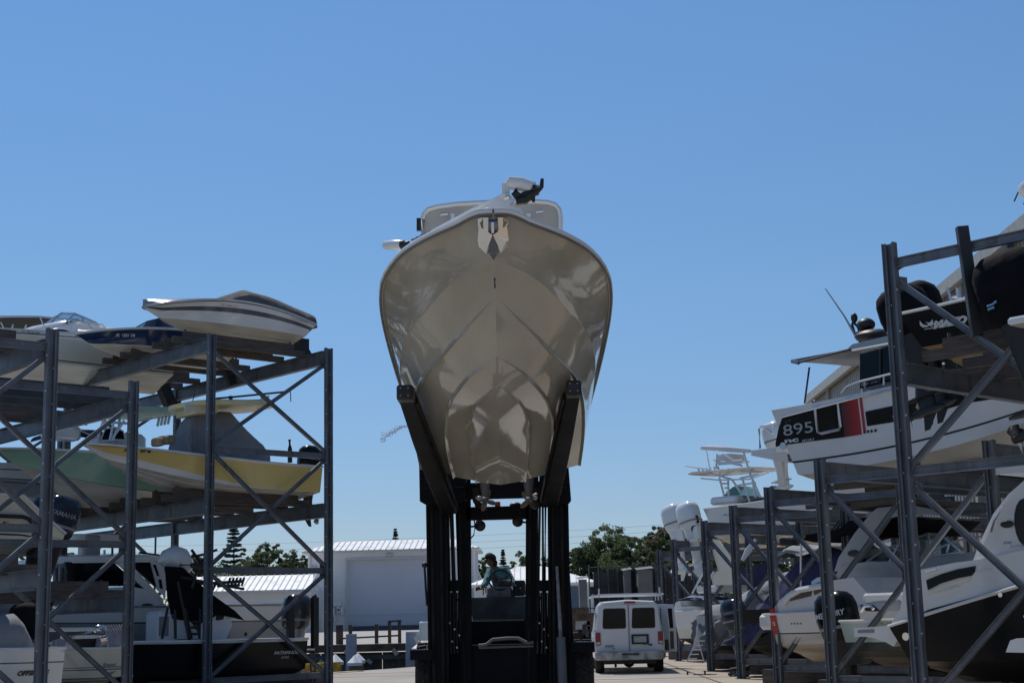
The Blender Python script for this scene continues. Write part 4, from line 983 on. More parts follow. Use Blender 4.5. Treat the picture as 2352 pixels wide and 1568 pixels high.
for (px,py,w,h) in((367,1284,.1,.08),(380,1280,.3,.25),(400,1283,.4,.42),(420,1288,.38,.40),(436,1296,.2,.15)):
    c=b.L(px,py,.0); rings.append([c+V(0,w*math.cos(2*PI*k/12),h*math.sin(2*PI*k/12)*(.8 if math.sin(2*PI*k/12)>0 else 1)) for k in range(12)])
mb.loft(rings,WHITE,caps=True); mb.build('radome_pod',tf)
for px,yt,yb2,y_ in((666,1374,1470,.9),(722,1371,1500,.5)):
    mb=MB(); p0=b.L(px,yb2,y_); p1=b.L(px+2,yt,y_); mb.box(((p0.x+p1.x)/2,y_,(p0.z+p1.z)/2),(.16,.14,p1.z-p0.z),BLACK); mb.bar(p1,p1+V(.05,0,.06),.1,.08,BLACK); mb.build('shallow_anchor',b.e)
outboard(b.e,0,H.H0+.0,-2,1.12,cow=ENGG,leg=GREYG,tm='port')
mb=MB(); 
for x in(712,721): b.tube(mb,[(x,1490,.6),(x+4,1566,.6)],.02,STEELD)
for k in range(5): b.tube(mb,[(712+k*.8,1493+k*12,.6),(722+k*.8,1493+k*12,.6)],.02,STEELD)
b.tube(mb,[(700,1490,.6),(722,1490,.6)],.025,ALU); mb.build('boarding_ladder',b.e)

# --- L7 row B middle tier, outboard at stern
b,H=mk('center_console_boat','white outboard fishing boat with small flag sticker, second tier at left edge',PB,UL,VL,2.0,dict(B=2.5,dead=.25,xr=.6,pk=1.8,H0=1.15,H1=1.45,dip=.0),pxs=148,yk=1272,L=7.)
_sz=H.sz; H.sz=lambda t:_sz(t)-.72*max(0,1-max(t,0)/.13)**.9
H.build(b.e,[(.12,CREAM),(.16,BLACK),(.26,CREAM),(.30,STRIPE),(1.,CREAM)],mat('bottom_green_stain',(.20,.23,.20),.5,var=.3,scale=2,stretch=(.3,1,4)),WHITE,WHITE)
mb=MB(); yy=1.14; pts=[(-30,1184),(48,1187),(62,1192),(97,1237)]
mb.tube([b.L(px,py,yy)+V(0,.1,0) for px,py in pts],.045,BLACK); mb.build('trim_stripe',b.e)
mb=MB(); yy=1.2; p=b.L(8,1208,yy); q=b.L(22,1197,yy); x0,x1=q.x,p.x; ys=lambda x,z:H.side(x,z)+.012
def pq(xa_,xb_,za_,zb2,m,e=.0): mb.add([V(xa_,ys(xa_,za_)+e,za_),V(xb_,ys(xb_,za_)+e,za_),V(xb_,ys(xb_,zb2)+e,zb2),V(xa_,ys(xa_,zb2)+e,zb2)],[(0,1,2,3)],m)
for i in range(7): pq(x0,x1,lerp(p.z,q.z,i/7),lerp(p.z,q.z,(i+1)/7),RED if i%2==0 else WHITE)
pq(lerp(x0,x1,.6),x1,lerp(p.z,q.z,.45),q.z,NAVY,.004); mb.build('flag_sticker',b.e)
ob_px(b,.5,150,1141,1.15,-14,cow=ENG,leg=BLACK,text='YAMAHA',textm=LETG,tm='port')
ob_px(b,-.3,118,1140,1.1,-14,cow=ENG,leg=BLACK)
for k in(-.5,.5): pass
# --- Scout skiff and white offshore boat, ground level, lower left
b,H=mk('skiff_boat','cream skiff with grey script lettering on its side, lower left ground level',PB,UL,VL,1.7,dict(B=2.1,dead=.2,xr=.7,pk=1.8,H0=.78,H1=1.0),pxs=283,yk=1575,L=5.2)
H.build(b.e,[(.25,CREAM),(.29,STRIPE),(.33,CREAM),(.36,STRIPE),(1.,CREAM)],CREAM,WHITE,WHITE)
txt_px(b,H,'Scout',233,1531,9,LETG,1,shear=.5,bold=.006,wpx=33)
mb=MB(); p=b.L(238,1545,1.0); q=b.L(270,1540,1.0)
mb.tube([V(x,H.side(x,z)+.012,z) for x,z in [(lerp(p.x,q.x,t),lerp(p.z,q.z,t)-.03*math.sin(t*PI)) for t in(0,.2,.4,.6,.8,1)]],[.005,.02,.03,.03,.015,.004],LETG,5); mb.build('fish_graphic',b.e)
mb=MB(); secs=[(b.L(px,py,.3).x,.35,b.L(px,1496,.3).z,b.L(px,py,.3).z,.1) for px,py in((226,1496),(232,1462),(250,1457),(272,1454),(288,1462),(292,1500))]; soft_cover(mb,secs,TOWEL,21,.05,18)
for k in range(9):
    x=secs[1][0]-k*.06; 
    mb.tube([V(x,.66,secs[0][2]+.02),V(x-.02,.62,secs[0][2]+.3),V(x+.01,.4,secs[0][2]+.55)],[.035,.03,.015],TOWEL,5)
mb.build('draped_towel',b.e)
mb=MB(); secs=[(b.L(px,py,.1).x,.5,b.L(px,1492,.1).z,b.L(px,py,.1).z,.3) for px,py in((140,1492),(144,1466),(158,1470),(166,1490))]; soft_cover(mb,secs,TOWEL,22,.04); mb.build('seat_cover',b.e)
mb=MB(); b.tube(mb,[(60,1444,0),(100,1445.5,0),(225,1444,0)],[.04,.05,.05],WTUBE); mb.ell(b.L(230,1444,0),(.17,.1,.10),CHROME,12,8); b.tube(mb,[(160,1462,0),(180,1458,0),(210,1450,0)],.025,CHROME); mb.build('anchor_shaft',b.e)
mb=MB(); p=b.L(196,1478,.4); mb.build('x',b.e) if False else None
p0=b.L(160,1476,-.2); p1=b.L(232,1478,-.2); mb.box(((p0.x+p1.x)/2,-.2,p0.z-.15),(abs(p1.x-p0.x),.6,.5),BLACK); mb.box(((p0.x+p1.x)/2,-.2,p0.z+.12),(abs(p1.x-p0.x)+.1,.7,.07),WHITE); mb.build('cooler_bench',b.e)
b,H=mk('center_console_boat','white boat lettered OFFSHORE at the lower left corner of the picture',PC,UL,VL,1.6,dict(B=2.3,dead=.25,xr=.7,pk=1.8,H0=.85,H1=1.05),pxs=146,yk=1604,L=5.5)
H.build(b.e,[(.60,WHITE),(.64,STRIPE),(1.,WHITE)],WHITE,WHITE,WHITE)
txt_px(b,H,'OFFSHORE',38,1551,10.5,LETB,1,shear=.28,bold=.006,wpx=74)
outboard(b.e,0,H.H0-.02,0,.8,cow=BLACKF,leg=BLACK,covered=True,x0=.55)
mb=MB(); secs=[(b.L(px,py,0).x,.6,b.L(px,1510,0).z,b.L(px,py,0).z,.3) for px,py in((-40,1420),(-5,1412),(20,1408),(34,1424),(48,1462),(60,1496))]; soft_cover(mb,secs,CANVAS,31,.02); mb.build('console_cover',b.e)

# bunks under the left boats
for s in(1.5,4.2,6.9):
    bunks(RA,PA,UL,VL,s,.05,3.9,Lv[1]+.17,hh=.16)
    bunks(RA,PA,UL,VL,s,-.1,4.1,Lv[0]+.24,hh=.17)
for s in(1.9,4.6): bunks(RB,PB,UL,VL,s,-.5,4.,zB(925)+.25,m=CARPET if s<2 else None); bunks(RB,PB,UL,VL,s,-.6,4.,zB(1385)+.22)
for s in(1.9,): bunks(RC,PC,UL,VL,s,-.3,4.,zC(800)+.25); bunks(RC,PC,UL,VL,s,-.5,4.,zC(1330)+.22)

# ================================================================== RIGHT BOATS
RP=[r[1] for r in RR]
def ppatch(b,H,mb,pts,m,eps=.01,nx=14,side=-1):
    ps=[]
    for px,yl,yh in pts:
        a=hp(b,H,px,yl,side); c=hp(b,H,px,yh,side); ps.append((max(.02,(a.x+c.x)/2),a.z,c.z))
    ps.sort(); H.patch(mb,ps,m,side,eps,nx)
def sidepoly(b,mb,y,pts,m,th=.06): mb.poly([b.L(px,py,y) for px,py in pts],m,(0,th if y<0 else -th,0))
def cheek(b,mb,y,pts,m,depth):   # a solid deck moulding: side outline extruded across the boat
    mb.poly([b.L(px,py,y) for px,py in pts],m,(0,depth,0))
# --- 895 cabin boat
b,H=mk('cabin_boat','white cabin boat numbered 895 with black and red side panel, on the top tier',RP[2],UR,VR,2.2,dict(B=2.9,dead=.24,xr=.6,pk=2.,dip=.0,tr=.62,sw=.97),pxs=1784,yk=1117,L=8.9,ys=942,yb=760)
H.H1=H.H0+.75
H.build(b.e,[(.17,WHITE),(.20,LETB),(.93,WHITE),(1.,WHITE)],CREAM,WHITE,None,deckz=-.1)
mb=MB(); ppatch(b,H,mb,[(1781,1026,1018),(1797,1022,960),(1850,1015,945),(1938,1004,924)],BLACKG,.012)
o=mb.build('side_panel',b.e)
mb=MB(); 
for i in range(6):
    a=1936+i*6.5; m_=mat('panel_red_%d'%i,(lerp(.01,.40,(i+1)/6),.012,.02),.2,var=.03); ppatch(b,H,mb,[(a,1004-i,925-i*1.6),(a+6.8,1003-i,923-i*1.6)],m_,.013,2)
ppatch(b,H,mb,[(1979,996,912),(1985,995,911)],RED,.013,2); mb.build('red_panel',o)
mb=MB(); ppatch(b,H,mb,[(1990,979,945),(2064,967,929),(2117,957,914),(2217,926,896),(2320,911,904)],BLACKG,.012,20); mb.build('side_stripe',b.e)
mb=MB(); ppatch(b,H,mb,[(1877,993,936),(1930,984,925)],GLASSD,.03,4); hw=mb.build('hull_window',b.e)
mb=MB(); yy=-1.45
pts=[(1875,934),(1879,992),(1887,995),(1928,986),(1932,980),(1929,922)]
pp_=[b.L(px,py,-H.B*.48) for px,py in pts]; pp_=[V(p.x,-H.side(p.x,p.z)-.03,p.z) for p in pp_]; mb.tube(pp_,.035,ALU); mb.build('window_frame',hw)
txt_px(b,H,'895',1800,1001,25,mat('lettering_mid',(.42,.44,.46),.4),-1,bold=.0,wpx=70); txt_px(b,H,'nc',1803,1017,10,LETW,-1,bold=.006,wpx=33); txt_px(b,H,'SPORT',1843,1015,5.5,LETW,-1,bold=.0,wpx=30)
mb=MB()
for px,py in((1806,968),(1814,966),(1985,991.5),(1993,990.5),(2001,989.5),(2010,988),(2127,973),(2137,971)):
    p=b.L(px,py,-H.B*.48); mb.ell(V(p.x,-H.side(p.x,p.z)-.01,p.z),(.035,.02,.035),LETB,8,4)
p=b.L(1796,1024,-H.B*.48); mb.lathe([(.05,0),(.09,0),(.09,.03),(.05,.03)],ALU,V(p.x,-H.side(p.x,p.z)-.03,p.z),'Y',12)
mb.build('through_hull',b.e)
mb=MB(); b.tube(mb,[(1797,957,-1.47),(1874,937,-1.48),(1975,911,-1.48),(2060,889,-1.48)],.028,CHROME); mb.build('gunwale_trim',b.e)
mb=MB(); a=b.L(1725,1034,-1.25); c=b.L(1782,1030,-1.25); mb.box(((a.x+c.x)/2,0,c.z-.03),(c.x-a.x,2.5,.12),WHITE); mb.add([V(a.x,-1.25,c.z-.09),V(c.x+.3,-1.25,c.z-.09),V(c.x+.3,-1.2,c.z-.35),V(a.x+.2,-1.2,c.z-.14),V(a.x,1.25,c.z-.09),V(c.x+.3,1.25,c.z-.09),V(c.x+.3,1.2,c.z-.35),V(a.x+.2,1.2,c.z-.14)],[(0,3,2,1),(4,5,6,7),(3,7,6,2),(0,4,7,3)],WHITE); mb.build('swim_platform',b.e)
mb=MB(); yy=-1.1; b.tube(mb,[(1746,1030,yy),(1744,985,yy),(1748,980,yy),(1775,978,yy)],.028,CHROME); b.tube(mb,[(1775,995,yy),(1757,982,yy)],.025,CHROME); mb.build('stern_rail',b.e)
ob_px(b,-.1,1772,970,.82,-9,cow=ENGW,leg=ENGW); ob_px(b,.75,1780,974,.82,-9,cow=ENGW,leg=ENGW)
y=-1.2; mb=MB(); cheek(b,mb,y,[(1975,813),(1975,892),(2170,850),(2170,762)],GLASSD,2.4); cb=mb.build('cabin_windows',b.e)
mb=MB(); cheek(b,mb,y-.03,[(1948,799),(1958,790),(2052,768),(2200,735),(2200,752),(2054,786),(1972,808)],GREYG,2.46); b.tube(mb,[(1958,805,y-.05),(2054,787,y-.05),(2200,755,y-.05)],.03,WTUBE); mb.build('cabin_roof',b.e)
mb=MB(); a=[b.L(px,py,y-.05) for px,py in((1960,806),(1990,799),(1990,802),(1962,809))]; mb.poly(a,RED,(0,-.01,0)); mb.build('roof_stripe',cb)
mb=MB()
for px in(2022,): mb.bar(b.L(px,803,y-.01),b.L(px,880,y-.01),.05,.05,BLACK)
mb.build('window_mullion',cb)
p=b.L(1986,882,-1.24); mb=MB()
for k in range(4): a=k*PI/4; d=V(math.cos(a),0,math.sin(a))*(.09 if k%2==0 else .06); mb.bar(p-d,p+d,.012,.012,LETW)
mb.build('star_sticker',cb)
mb=MB(); b.tube(mb,[(1933,903,-1.44),(1945,888,-1.44),(1975,876,-1.44),(2057,856,-1.44),(2170,835,-1.44)],.028,ALU)
for px,y0,y1 in((2030,863,884),(2110,846,868)): b.tube(mb,[(px,y0,-1.44),(px,y1,-1.44)],.022,ALU)
mb.build('deck_rail',b.e)
mb=MB(); A=b.L(1822,830,-1.2); B_=b.L(1971,803,-1.2); C_=V(A.x+.0,1.2,A.z+.12); D_=V(B_.x,1.2,B_.z+.1)
mb.poly([A,B_,D_,C_],CANVAS,(0,0,.05)); mb.build('awning',b.e)
mb=MB(); b.tube(mb,[(1819,829,-1.2),(1835,833,-1.2)],.05,CHROME); b.tube(mb,[(1859,843,-1.),(1848,926,-1.)],.022,BLACK); b.tube(mb,[(1835,832,-1.2),(1960,800,-1.2)],.03,BLACK); mb.build('awning_pole',b.e)
mb=MB(); b.tube(mb,[(1896,663,0),(1940,727,0),(1971,782,0)],[.012,.02,.03],GREYG); mb.build('antenna',b.e)
mb=MB(); b.tube(mb,[(1960,731,.1),(1957,745,.1),(1963,765,.1),(1976,785,.1)],.03,BLACK); b.tube(mb,[(1960,740,.1),(1970,750,.1),(1976,765,.1),(1981,785,.1)],.03,BLACK); b.tube(mb,[(1968,765,.1),(1985,755,.1)],.03,BLACK); mb.ell(b.L(1962,730,.1),(.08,.08,.12),BLACK); mb.ell(b.L(1989,746,.1),(.22,.2,.16),BLACK); mb.ell(b.L(2006,770,.0),(.45,.4,.13),BLACK); mb.build('light_cluster',b.e)
# --- black hulled boat with silver lettering
b,H=mk('center_console_boat','black hulled boat with silver MAKO lettering and gold sun reflection painted on its bottom, high on the right',RP[0],UR,VR,3.2,dict(B=2.6,dead=.27,xr=.62,pk=2.,tr=.45,sw=.97,chw=.88),pxs=2074,yk=840,L=7.2,ys=722,yb=600)
H.H1=H.H0+.5
GOLD=mat('bottom_sun_gold',(.46,.36,.18),.45,var=.3,scale=2,col2=(.16,.09,.04),stretch=(.3,1,3))  # yellow sun reflection painted into the bottom colour, with brown streaks
H.build(b.e,[(.96,BLACKG),(1.,WHITE)],GOLD,WHITE,WHITE)
txt_px(b,H,'MAKO',2146,754,15,LETW,-1,shear=.3,bold=.012,wpx=82)
mb=MB(); 
def hullpoly(b,H,mb,pts,m,side=-1,eps=.012):
    out=[]
    for px,py in pts:
        p=hp(b,H,px,py,side); out.append(V(p.x,side*(H.side(p.x,p.z)+eps),p.z))
    mb.poly(out,m)
hullpoly(b,H,mb,[(2113,736),(2114,747),(2120,752),(2131,751),(2138,746),(2130,747),(2121,745)],LETW)
hullpoly(b,H,mb,[(2126,740),(2136,741),(2143,733),(2144,741),(2149,744),(2141,747),(2144,752),(2137,748),(2130,750),(2133,744)],LETW)
hullpoly(b,H,mb,[(2123,757),(2126,755),(2214,742),(2212,745)],LETW); mb.build('fish_emblem',b.e)
ob_px(b,-.42,2062,662,1.12,-12,cow=BLACKF,leg=BLACK,covered=True); ob_px(b,.35,2092,655,1.12,-12,cow=BLACKF,leg=BLACK,covered=True)
mb=MB(); secs=[(b.L(px,py,.2).x,.55,b.L(px,722,.2).z,b.L(px,py,.2).z,.2) for px,py in((2074,700),(2085,664),(2105,658),(2125,668),(2142,705))]; soft_cover(mb,secs,BLACKF,41,.015); mb.build('console_cover',b.e)
mb=MB()
for (x0,y0,x1,y1) in((2176,661,2186,696),(2198,661,2203,695),(2188,682,2225,686)): b.tube(mb,[(x0,y0,-.6),(x1,y1,-.6)],.025,ALU)
mb.build('rod_holder',b.e)
mb=MB(); p0=b.L(2362,452,0); slab(mb,p0.x,p0.x+2.7,.8,p0.z,p0.z+.12,.14,WHITE,.6); hd=mb.build('hardtop',b.e)
mb=MB()
for s_ in(-.6,.6):
    for dx in(.6,1.9): mb.tube([V(p0.x+dx,s_,p0.z),V(p0.x+dx+.15,s_,H.H0)],.03,WTUBE,6)
    mb.tube([V(p0.x+.6,s_,p0.z-.6),V(p0.x+2.,s_,p0.z-.6)],.025,WTUBE,6)
for dx in(.6,1.9): mb.tube([V(p0.x+dx,-.6,p0.z-.05),V(p0.x+dx,.6,p0.z-.05)],.03,WTUBE,6)
mb.build('top_frame',hd)
mb=MB(); mb.rbox((p0.x+1.6,0,H.H0+.35),(.9,.8,.9),WHITE,.12); mb.build('console',b.e)
mb=MB()
for k in range(3): mb.tube([V(p0.x+.05,-.4+.3*k,p0.z),V(p0.x-.04,-.4+.3*k,p0.z-.14)],.012,BLACK)
mb.build('rod_holder',hd)
# --- near boat with big covered engine
b,H=mk('center_console_boat','boat at the right picture edge of which mostly a big covered black outboard shows',RP[0],UR,VR,.75,dict(B=2.5,dead=.4,xr=.62,pk=2.,tr=.2,H0=1.2,H1=1.6),pxs=2392,yk=845,L=6.5)
H.build(b.e,[(.9,BLACKG),(1.,WHITE)],GOLD,WHITE,WHITE)
ob_px(b,-.75,2305,583,1.3,-10,cow=BLACKF,leg=BLACK,covered=True)
ob_px(b,.25,2350,592,1.25,-10,cow=BLACKF,leg=BLACK,covered=True)
mb=MB(); b.tube(mb,[(2268,704,-1.1),(2280,700,-1.1),(2290,692,-1.1)],.02,CHROME); b.tube(mb,[(2270,712,-1.1),(2285,706,-1.1)],.02,CHROME); mb.build('steering_arm',b.e)
mb=MB(); p=b.L(2345,740,-1.2); mb.rbox((p.x+.25,-1.2,p.z),(.7,.4,.1),WHITE,.05); mb.build('swim_step',b.e)
r0,P0,_=RR[0]; 
mb=MB(); c=P0+VR*1.15-V(0,.12,0); o=V(P0.x,P0.y,0); 
a_=Q(2209,521,c.y)-o; b_=Q(2245,770,c.y)-o; mb.bar(a_,b_,.16,.12,BLACK,up=V(0,1,0)); mb.build('guide_post',r0)
mb=MB(); a_=Q(2318,560,c.y+.9)-o; b_=Q(2328,640,c.y+.9)-o; mb.bar(a_,b_,.10,.10,BLACK,up=V(0,1,0)); mb.build('guide_post',r0)
# --- tower boat with twin white outboards
b,H=mk('tower_boat','white fishing boat with tall tuna tower and twin white outboards',RP[5],UR,VR,1.9,dict(B=2.8,dead=.45,xr=.62,pk=2.,tr=.5,sw=.97),pxs=1622,yk=1262,L=9.,ys=1168,yb=1120)
H.H1=H.H0+.6
H.build(b.e,[(.25,CREAM),(1.,WHITE)],CREAM,WHITE,WHITE)
txt_px(b,H,'ARCADIA',1662,1184,4,LETB,-1,wpx=22)
ob_px(b,-1.0,1575,1154,1.3,-12,cow=ENGW,leg=ENGW); ob_px(b,-.1,1540,1159,1.3,-12,cow=ENGW,leg=ENGW)
mb=MB(); b.tube(mb,[(1588,1182,-1.1),(1602,1186,-1.1),(1604,1198,-1.1),(1598,1200,-1.1)],.05,BLACK); mb.ell(b.L(1595,1210,-1.1),(.14,.14,.24),mat('can_green',(.01,.07,.05),.5)); mb.build('steering_hose',b.e)
mb=MB(); a=b.L(1628,1160,-.9); c=b.L(1690,1136,-.9); mb.rbox(((a.x+c.x)/2,0,(a.z+c.z)/2),(abs(c.x-a.x),1.8,abs(c.z-a.z)),WHITE,.15); mb.build('console',b.e)
mb=MB(); secs=[(b.L(px,py,0).x,.9,b.L(px,1168,0).z,b.L(px,py,0).z,.3) for px,py in((1735,1150),(1760,1143),(1850,1143),(1930,1150))]; soft_cover(mb,secs,CANVAST,51,.05); mb.build('deck_cover',b.e)
mb=MB(); T_=[]
for s_ in(-.8,.8):
    for pts in([(1652,1096),(1665,1145)],[(1672,1099),(1674,1145)],[(1682,1102),(1702,1131)],[(1705,1099),(1722,1152)],[(1722,1086),(1747,1142)],[(1707,1035),(1722,1086)],[(1647,1042),(1645,1076)],[(1660,1042),(1705,1070)],[(1665,1120),(1674,1120)],[(1668,1130),(1674,1130)],[(1640,1056),(1700,1068)],[(1650,1066),(1720,1060)],[(1645,1062),(1705,1056)],[(1622,1084),(1680,1100)],[(1700,1098),(1760,1084)],[(1655,1110),(1674,1110)],[(1690,1115),(1735,1108)],[(1728,1100),(1735,1142)]):
        b.tube(mb,[(x,y_,s_) for x,y_ in pts],.038,WTUBE,6)
mb.build('tower_frame',b.e)
mb=MB(); p0=b.L(1605,1090,0); p1=b.L(1772,1074,0); slab(mb,min(p0.x,p1.x),max(p0.x,p1.x),.95,p0.z,p1.z,.08,WHITE,.5)
for s_ in(-.95,.95): b.tube(mb,[(1610,1098,s_),(1650,1102,s_),(1720,1100,s_),(1765,1084,s_)],.03,WTUBE)
hd=mb.build('hardtop',b.e)
mb=MB(); p0=b.L(1628,1030,0); p1=b.L(1705,1033,0); slab(mb,p0.x,p1.x,.7,p0.z,p1.z,.16,WHITE,.3); p=b.L(1680,1052,0); mb.box((p.x,0,p.z),(.6,.8,.25),WHITE); mb.build('tower_top',b.e)
mb=MB()
for k in range(6): b.tube(mb,[(1607+k*9,1088-k,.9-.3*k),(1604+k*9,1076-k,.9-.3*k)],.035,WTUBE)
mb.build('rod_holder',hd)
mb=MB(); b.tube(mb,[(1574,1070,-.9),(1632,1078,-.9)],[.02,.035],WTUBE); b.tube(mb,[(1620,1019,0),(1631,1080,0)],[.012,.03],WTUBE); b.tube(mb,[(1765,1080,.9),(1775,1082,.9)],.03,WTUBE); mb.build('outrigger',b.e)
mb=MB(); rows=[]
for i in range(7): a=PI*i/6; rows.append([b.L(1680+55*(i/6),1142,0)+V(0,-.5,0),b.L(1680+55*(i/6),1142-26*math.sin(a)**.6,0)+V(0,-.35,0),b.L(1680+55*(i/6),1142-26*math.sin(a)**.6,0)+V(0,.35,0)])
mb.loft(rows,GLASSG,closed=False); mb.build('windshield',b.e)
# --- R10 white express with beige arch
b,H=mk('express_boat','white boat with leaning beige radar arch, on the ground right of the van',RP[5],UR,VR,1.0,dict(B=2.7,dead=.4,xr=.65,pk=2.,tr=.2),pxs=1549,yk=1492,L=8.5,ys=1404,yb=1360)
H.H1=H.H0+.4
H.build(b.e,[(.35,CREAM),(.93,WHITE),(1.,WHITE)],mat('bottom_dark',(.03,.033,.04),.6),WHITE,WHITE)
y=-1.2
mb=MB(); cheek(b,mb,y,[(1546,1402),(1552,1382),(1562,1379),(1564,1392),(1588,1393),(1590,1402)],WHITE,2.4); mb.build('transom_seat',b.e)
mb=MB(); sidepoly(b,mb,-1.15,[(1634,1239),(1648,1240),(1683,1285),(1690,1305),(1686,1343),(1642,1343),(1638,1322),(1654,1309)],CREAM,.12); sidepoly(b,mb,1.15,[(1634,1239),(1648,1240),(1683,1285),(1690,1305),(1686,1343),(1642,1343),(1638,1322),(1654,1309)],CREAM,.12); p=b.L(1641,1241,0); mb.box((p.x,0,p.z),(.35,2.3,.12),CREAM); mb.build('radar_arch',b.e)
mb=MB(); a=b.L(1640,1362,0); c=b.L(1690,1342,0); mb.rbox(((a.x+c.x)/2,0,(a.z+c.z)/2),(abs(c.x-a.x),2.,abs(c.z-a.z)),WHITE,.1); mb.build('seat_base',b.e)
mb=MB(); secs=[(b.L(px,py,-.4).x,.7,b.L(px,1376,0).z,b.L(px,py,-.4).z,.4) for px,py in((1572,1375),(1590,1365),(1625,1368),(1640,1376))]; soft_cover(mb,secs,BLUETARP,61,.05); mb.build('blue_tarp',b.e)
mb=MB(); b.tube(mb,[(1590,1363,-1.2),(1622,1301,-1.2)],.04,ALU); b.tube(mb,[(1616,1350,-1),(1640,1312,-1)],.04,WTUBE); mb.build('canopy_pole',b.e)
mb=MB(); mb.poly([b.L(px,py,.8) for px,py in((1690,1312),(1760,1290),(1760,1350),(1690,1350))],CANVASN,(0,.05,0)); mb.build('enclosure_curtain',b.e)
# --- R9 grey tarped boat
b,H=mk('covered_boat','boat under a sagging grey tarpaulin behind the first thin right hand post',RP[4],UR,VR,1.4,dict(B=2.5,dead=.35,xr=.65,pk=2.,H0=1.2,H1=1.6),pxs=1603,yk=1510,L=7.5)
H.build(b.e,[(1.,WHITE)],mat('bottom_dark',(.03,.033,.04),.6),WHITE)
mb=MB(); secs=[]
for px,pt,pl in((1583,1415,1462),(1590,1396,1478),(1606,1388,1490),(1630,1385,1482),(1660,1372,1470),(1710,1345,1460),(1770,1312,1450),(1830,1300,1440)):
    p=b.L(px,pt,-1.05); q=b.L(px,pl,-1.3); secs.append((p.x,1.25 if px>1590 else 1.0,q.z,p.z,.25))
soft_cover(mb,secs,CANVAS,71,.05,20); mb.build('tarpaulin',b.e)
# --- R7 navy covered
b,H=mk('covered_boat','large boat draped in a long navy cover with a dark outboard at its stern',RP[3],UR,VR,2.0,dict(B=2.8,dead=.4,xr=.65,pk=2.,H0=1.3,H1=1.7),pxs=1706,yk=1518,L=8.5)
H.build(b.e,[(1.,BLACKG)],mat('bottom_dark',(.03,.033,.04),.6),WHITE)
mb=MB(); secs=[]
for px,pt,pl,w in((1676,1462,1482,1.2),(1700,1438,1482,1.3),(1735,1400,1476,1.35),(1775,1340,1450,1.35),(1812,1285,1440,1.25),(1840,1262,1430,1.15),(1880,1252,1420,1.1),(1925,1240,1410,1.1),(1952,1248,1410,1.15),(1985,1300,1400,1.2)):
    p=b.L(px,pt,-1.0); q=b.L(px,pl,-1.3); secs.append((p.x,w,q.z,p.z,.2))
soft_cover(mb,secs,CANVASN,81,.045,22); mb.build('navy_cover',b.e)
mb=MB(); secs=[]
for px,pt in((1795,1262),(1815,1252),(1850,1258),(1920,1238),(1950,1248),(1975,1262)):
    p=b.L(px,pt,-.9); secs.append((p.x,1.14,p.z-.2,p.z+.03,.35))
soft_cover(mb,secs,CANVASL,83,.02); ct=mb.build('canvas_roof',b.e); p=b.L(1812,1252,-.6); mb=MB(); mb.rbox((p.x,-.6,p.z+.1),(.5,.25,.2),BLACK,.08); mb.build('light_bar',ct)
mb=MB(); b.tube(mb,[(1840,1240,-1.25),(1840,1378,-1.25)],.03,ALU); mb.build('support_pole',b.e)
ob_px(b,-.9,1680,1376,1.0,-8,cow=ENG,leg=ENGG,text='YAMAHA',textm=LETG)
# --- R8 red panelled white boat
b,H=mk('sport_cruiser','white sport cruiser with a red stern panel and curved white side rails',RP[2],UR,VR,1.1,dict(B=2.6,dead=.4,xr=.65,pk=2.,tr=.35,sw=.95),pxs=1762,yk=1522,L=8.,ys=1410,yb=1380)
H.H1=H.H0+.45
H.build(b.e,[(.33,BOTTOM),(.37,LETB),(.95,WHITE),(1.,WHITE)],BOTTOM,WHITE,WHITE)
mb=MB(); ppatch(b,H,mb,[(1772,1456,1400),(1786,1455,1394)],RED,.016,3); rp_=mb.build('red_panel',b.e); txt_px(b,H,'8',1776,1436,9,LETW,-1,bold=.004,wpx=6)
mb=MB()
for px in(1817,1824,1831,1838): hullpoly(b,H,mb,[(px,1431.5),(px+2,1429),(px+4,1431),(px+2,1433.5)],LETB)
mb.build('hull_marks',b.e)
y=-1.2
mb=MB(); cheek(b,mb,y,[(1778,1416),(1778,1396),(1790,1378),(1815,1357),(1850,1345),(1900,1334),(1960,1325),(1990,1360),(1990,1408)],WHITE,2.4); dk=mb.build('deck_moulding',b.e)
mb=MB(); b.tube(mb,[(1798,1386,y-.05),(1812,1368,y-.05),(1838,1354,y-.05),(1893,1344,y-.05)],.07,WTUBE); b.tube(mb,[(1868,1340,y),(1880,1331,y),(1905,1327,y)],.06,WTUBE); mb.build('side_rail',dk)
mb=MB(); sidepoly(b,mb,y-.02,[(1812,1380),(1818,1368),(1838,1357),(1865,1352),(1862,1368)],CANVAST,.04); sidepoly(b,mb,y-.02,[(1868,1352),(1890,1348),(1886,1358),(1870,1366)],CANVAST,.04); mb.build('vent_recess',dk)
mb=MB(); a=b.L(1750,1432,-1.1); c=b.L(1775,1432,-1.1); mb.rbox((a.x+.3,0,c.z+.05),(abs(c.x-a.x)+.5,2.3,.35),WHITE,.15); mb.build('swim_platform',b.e)
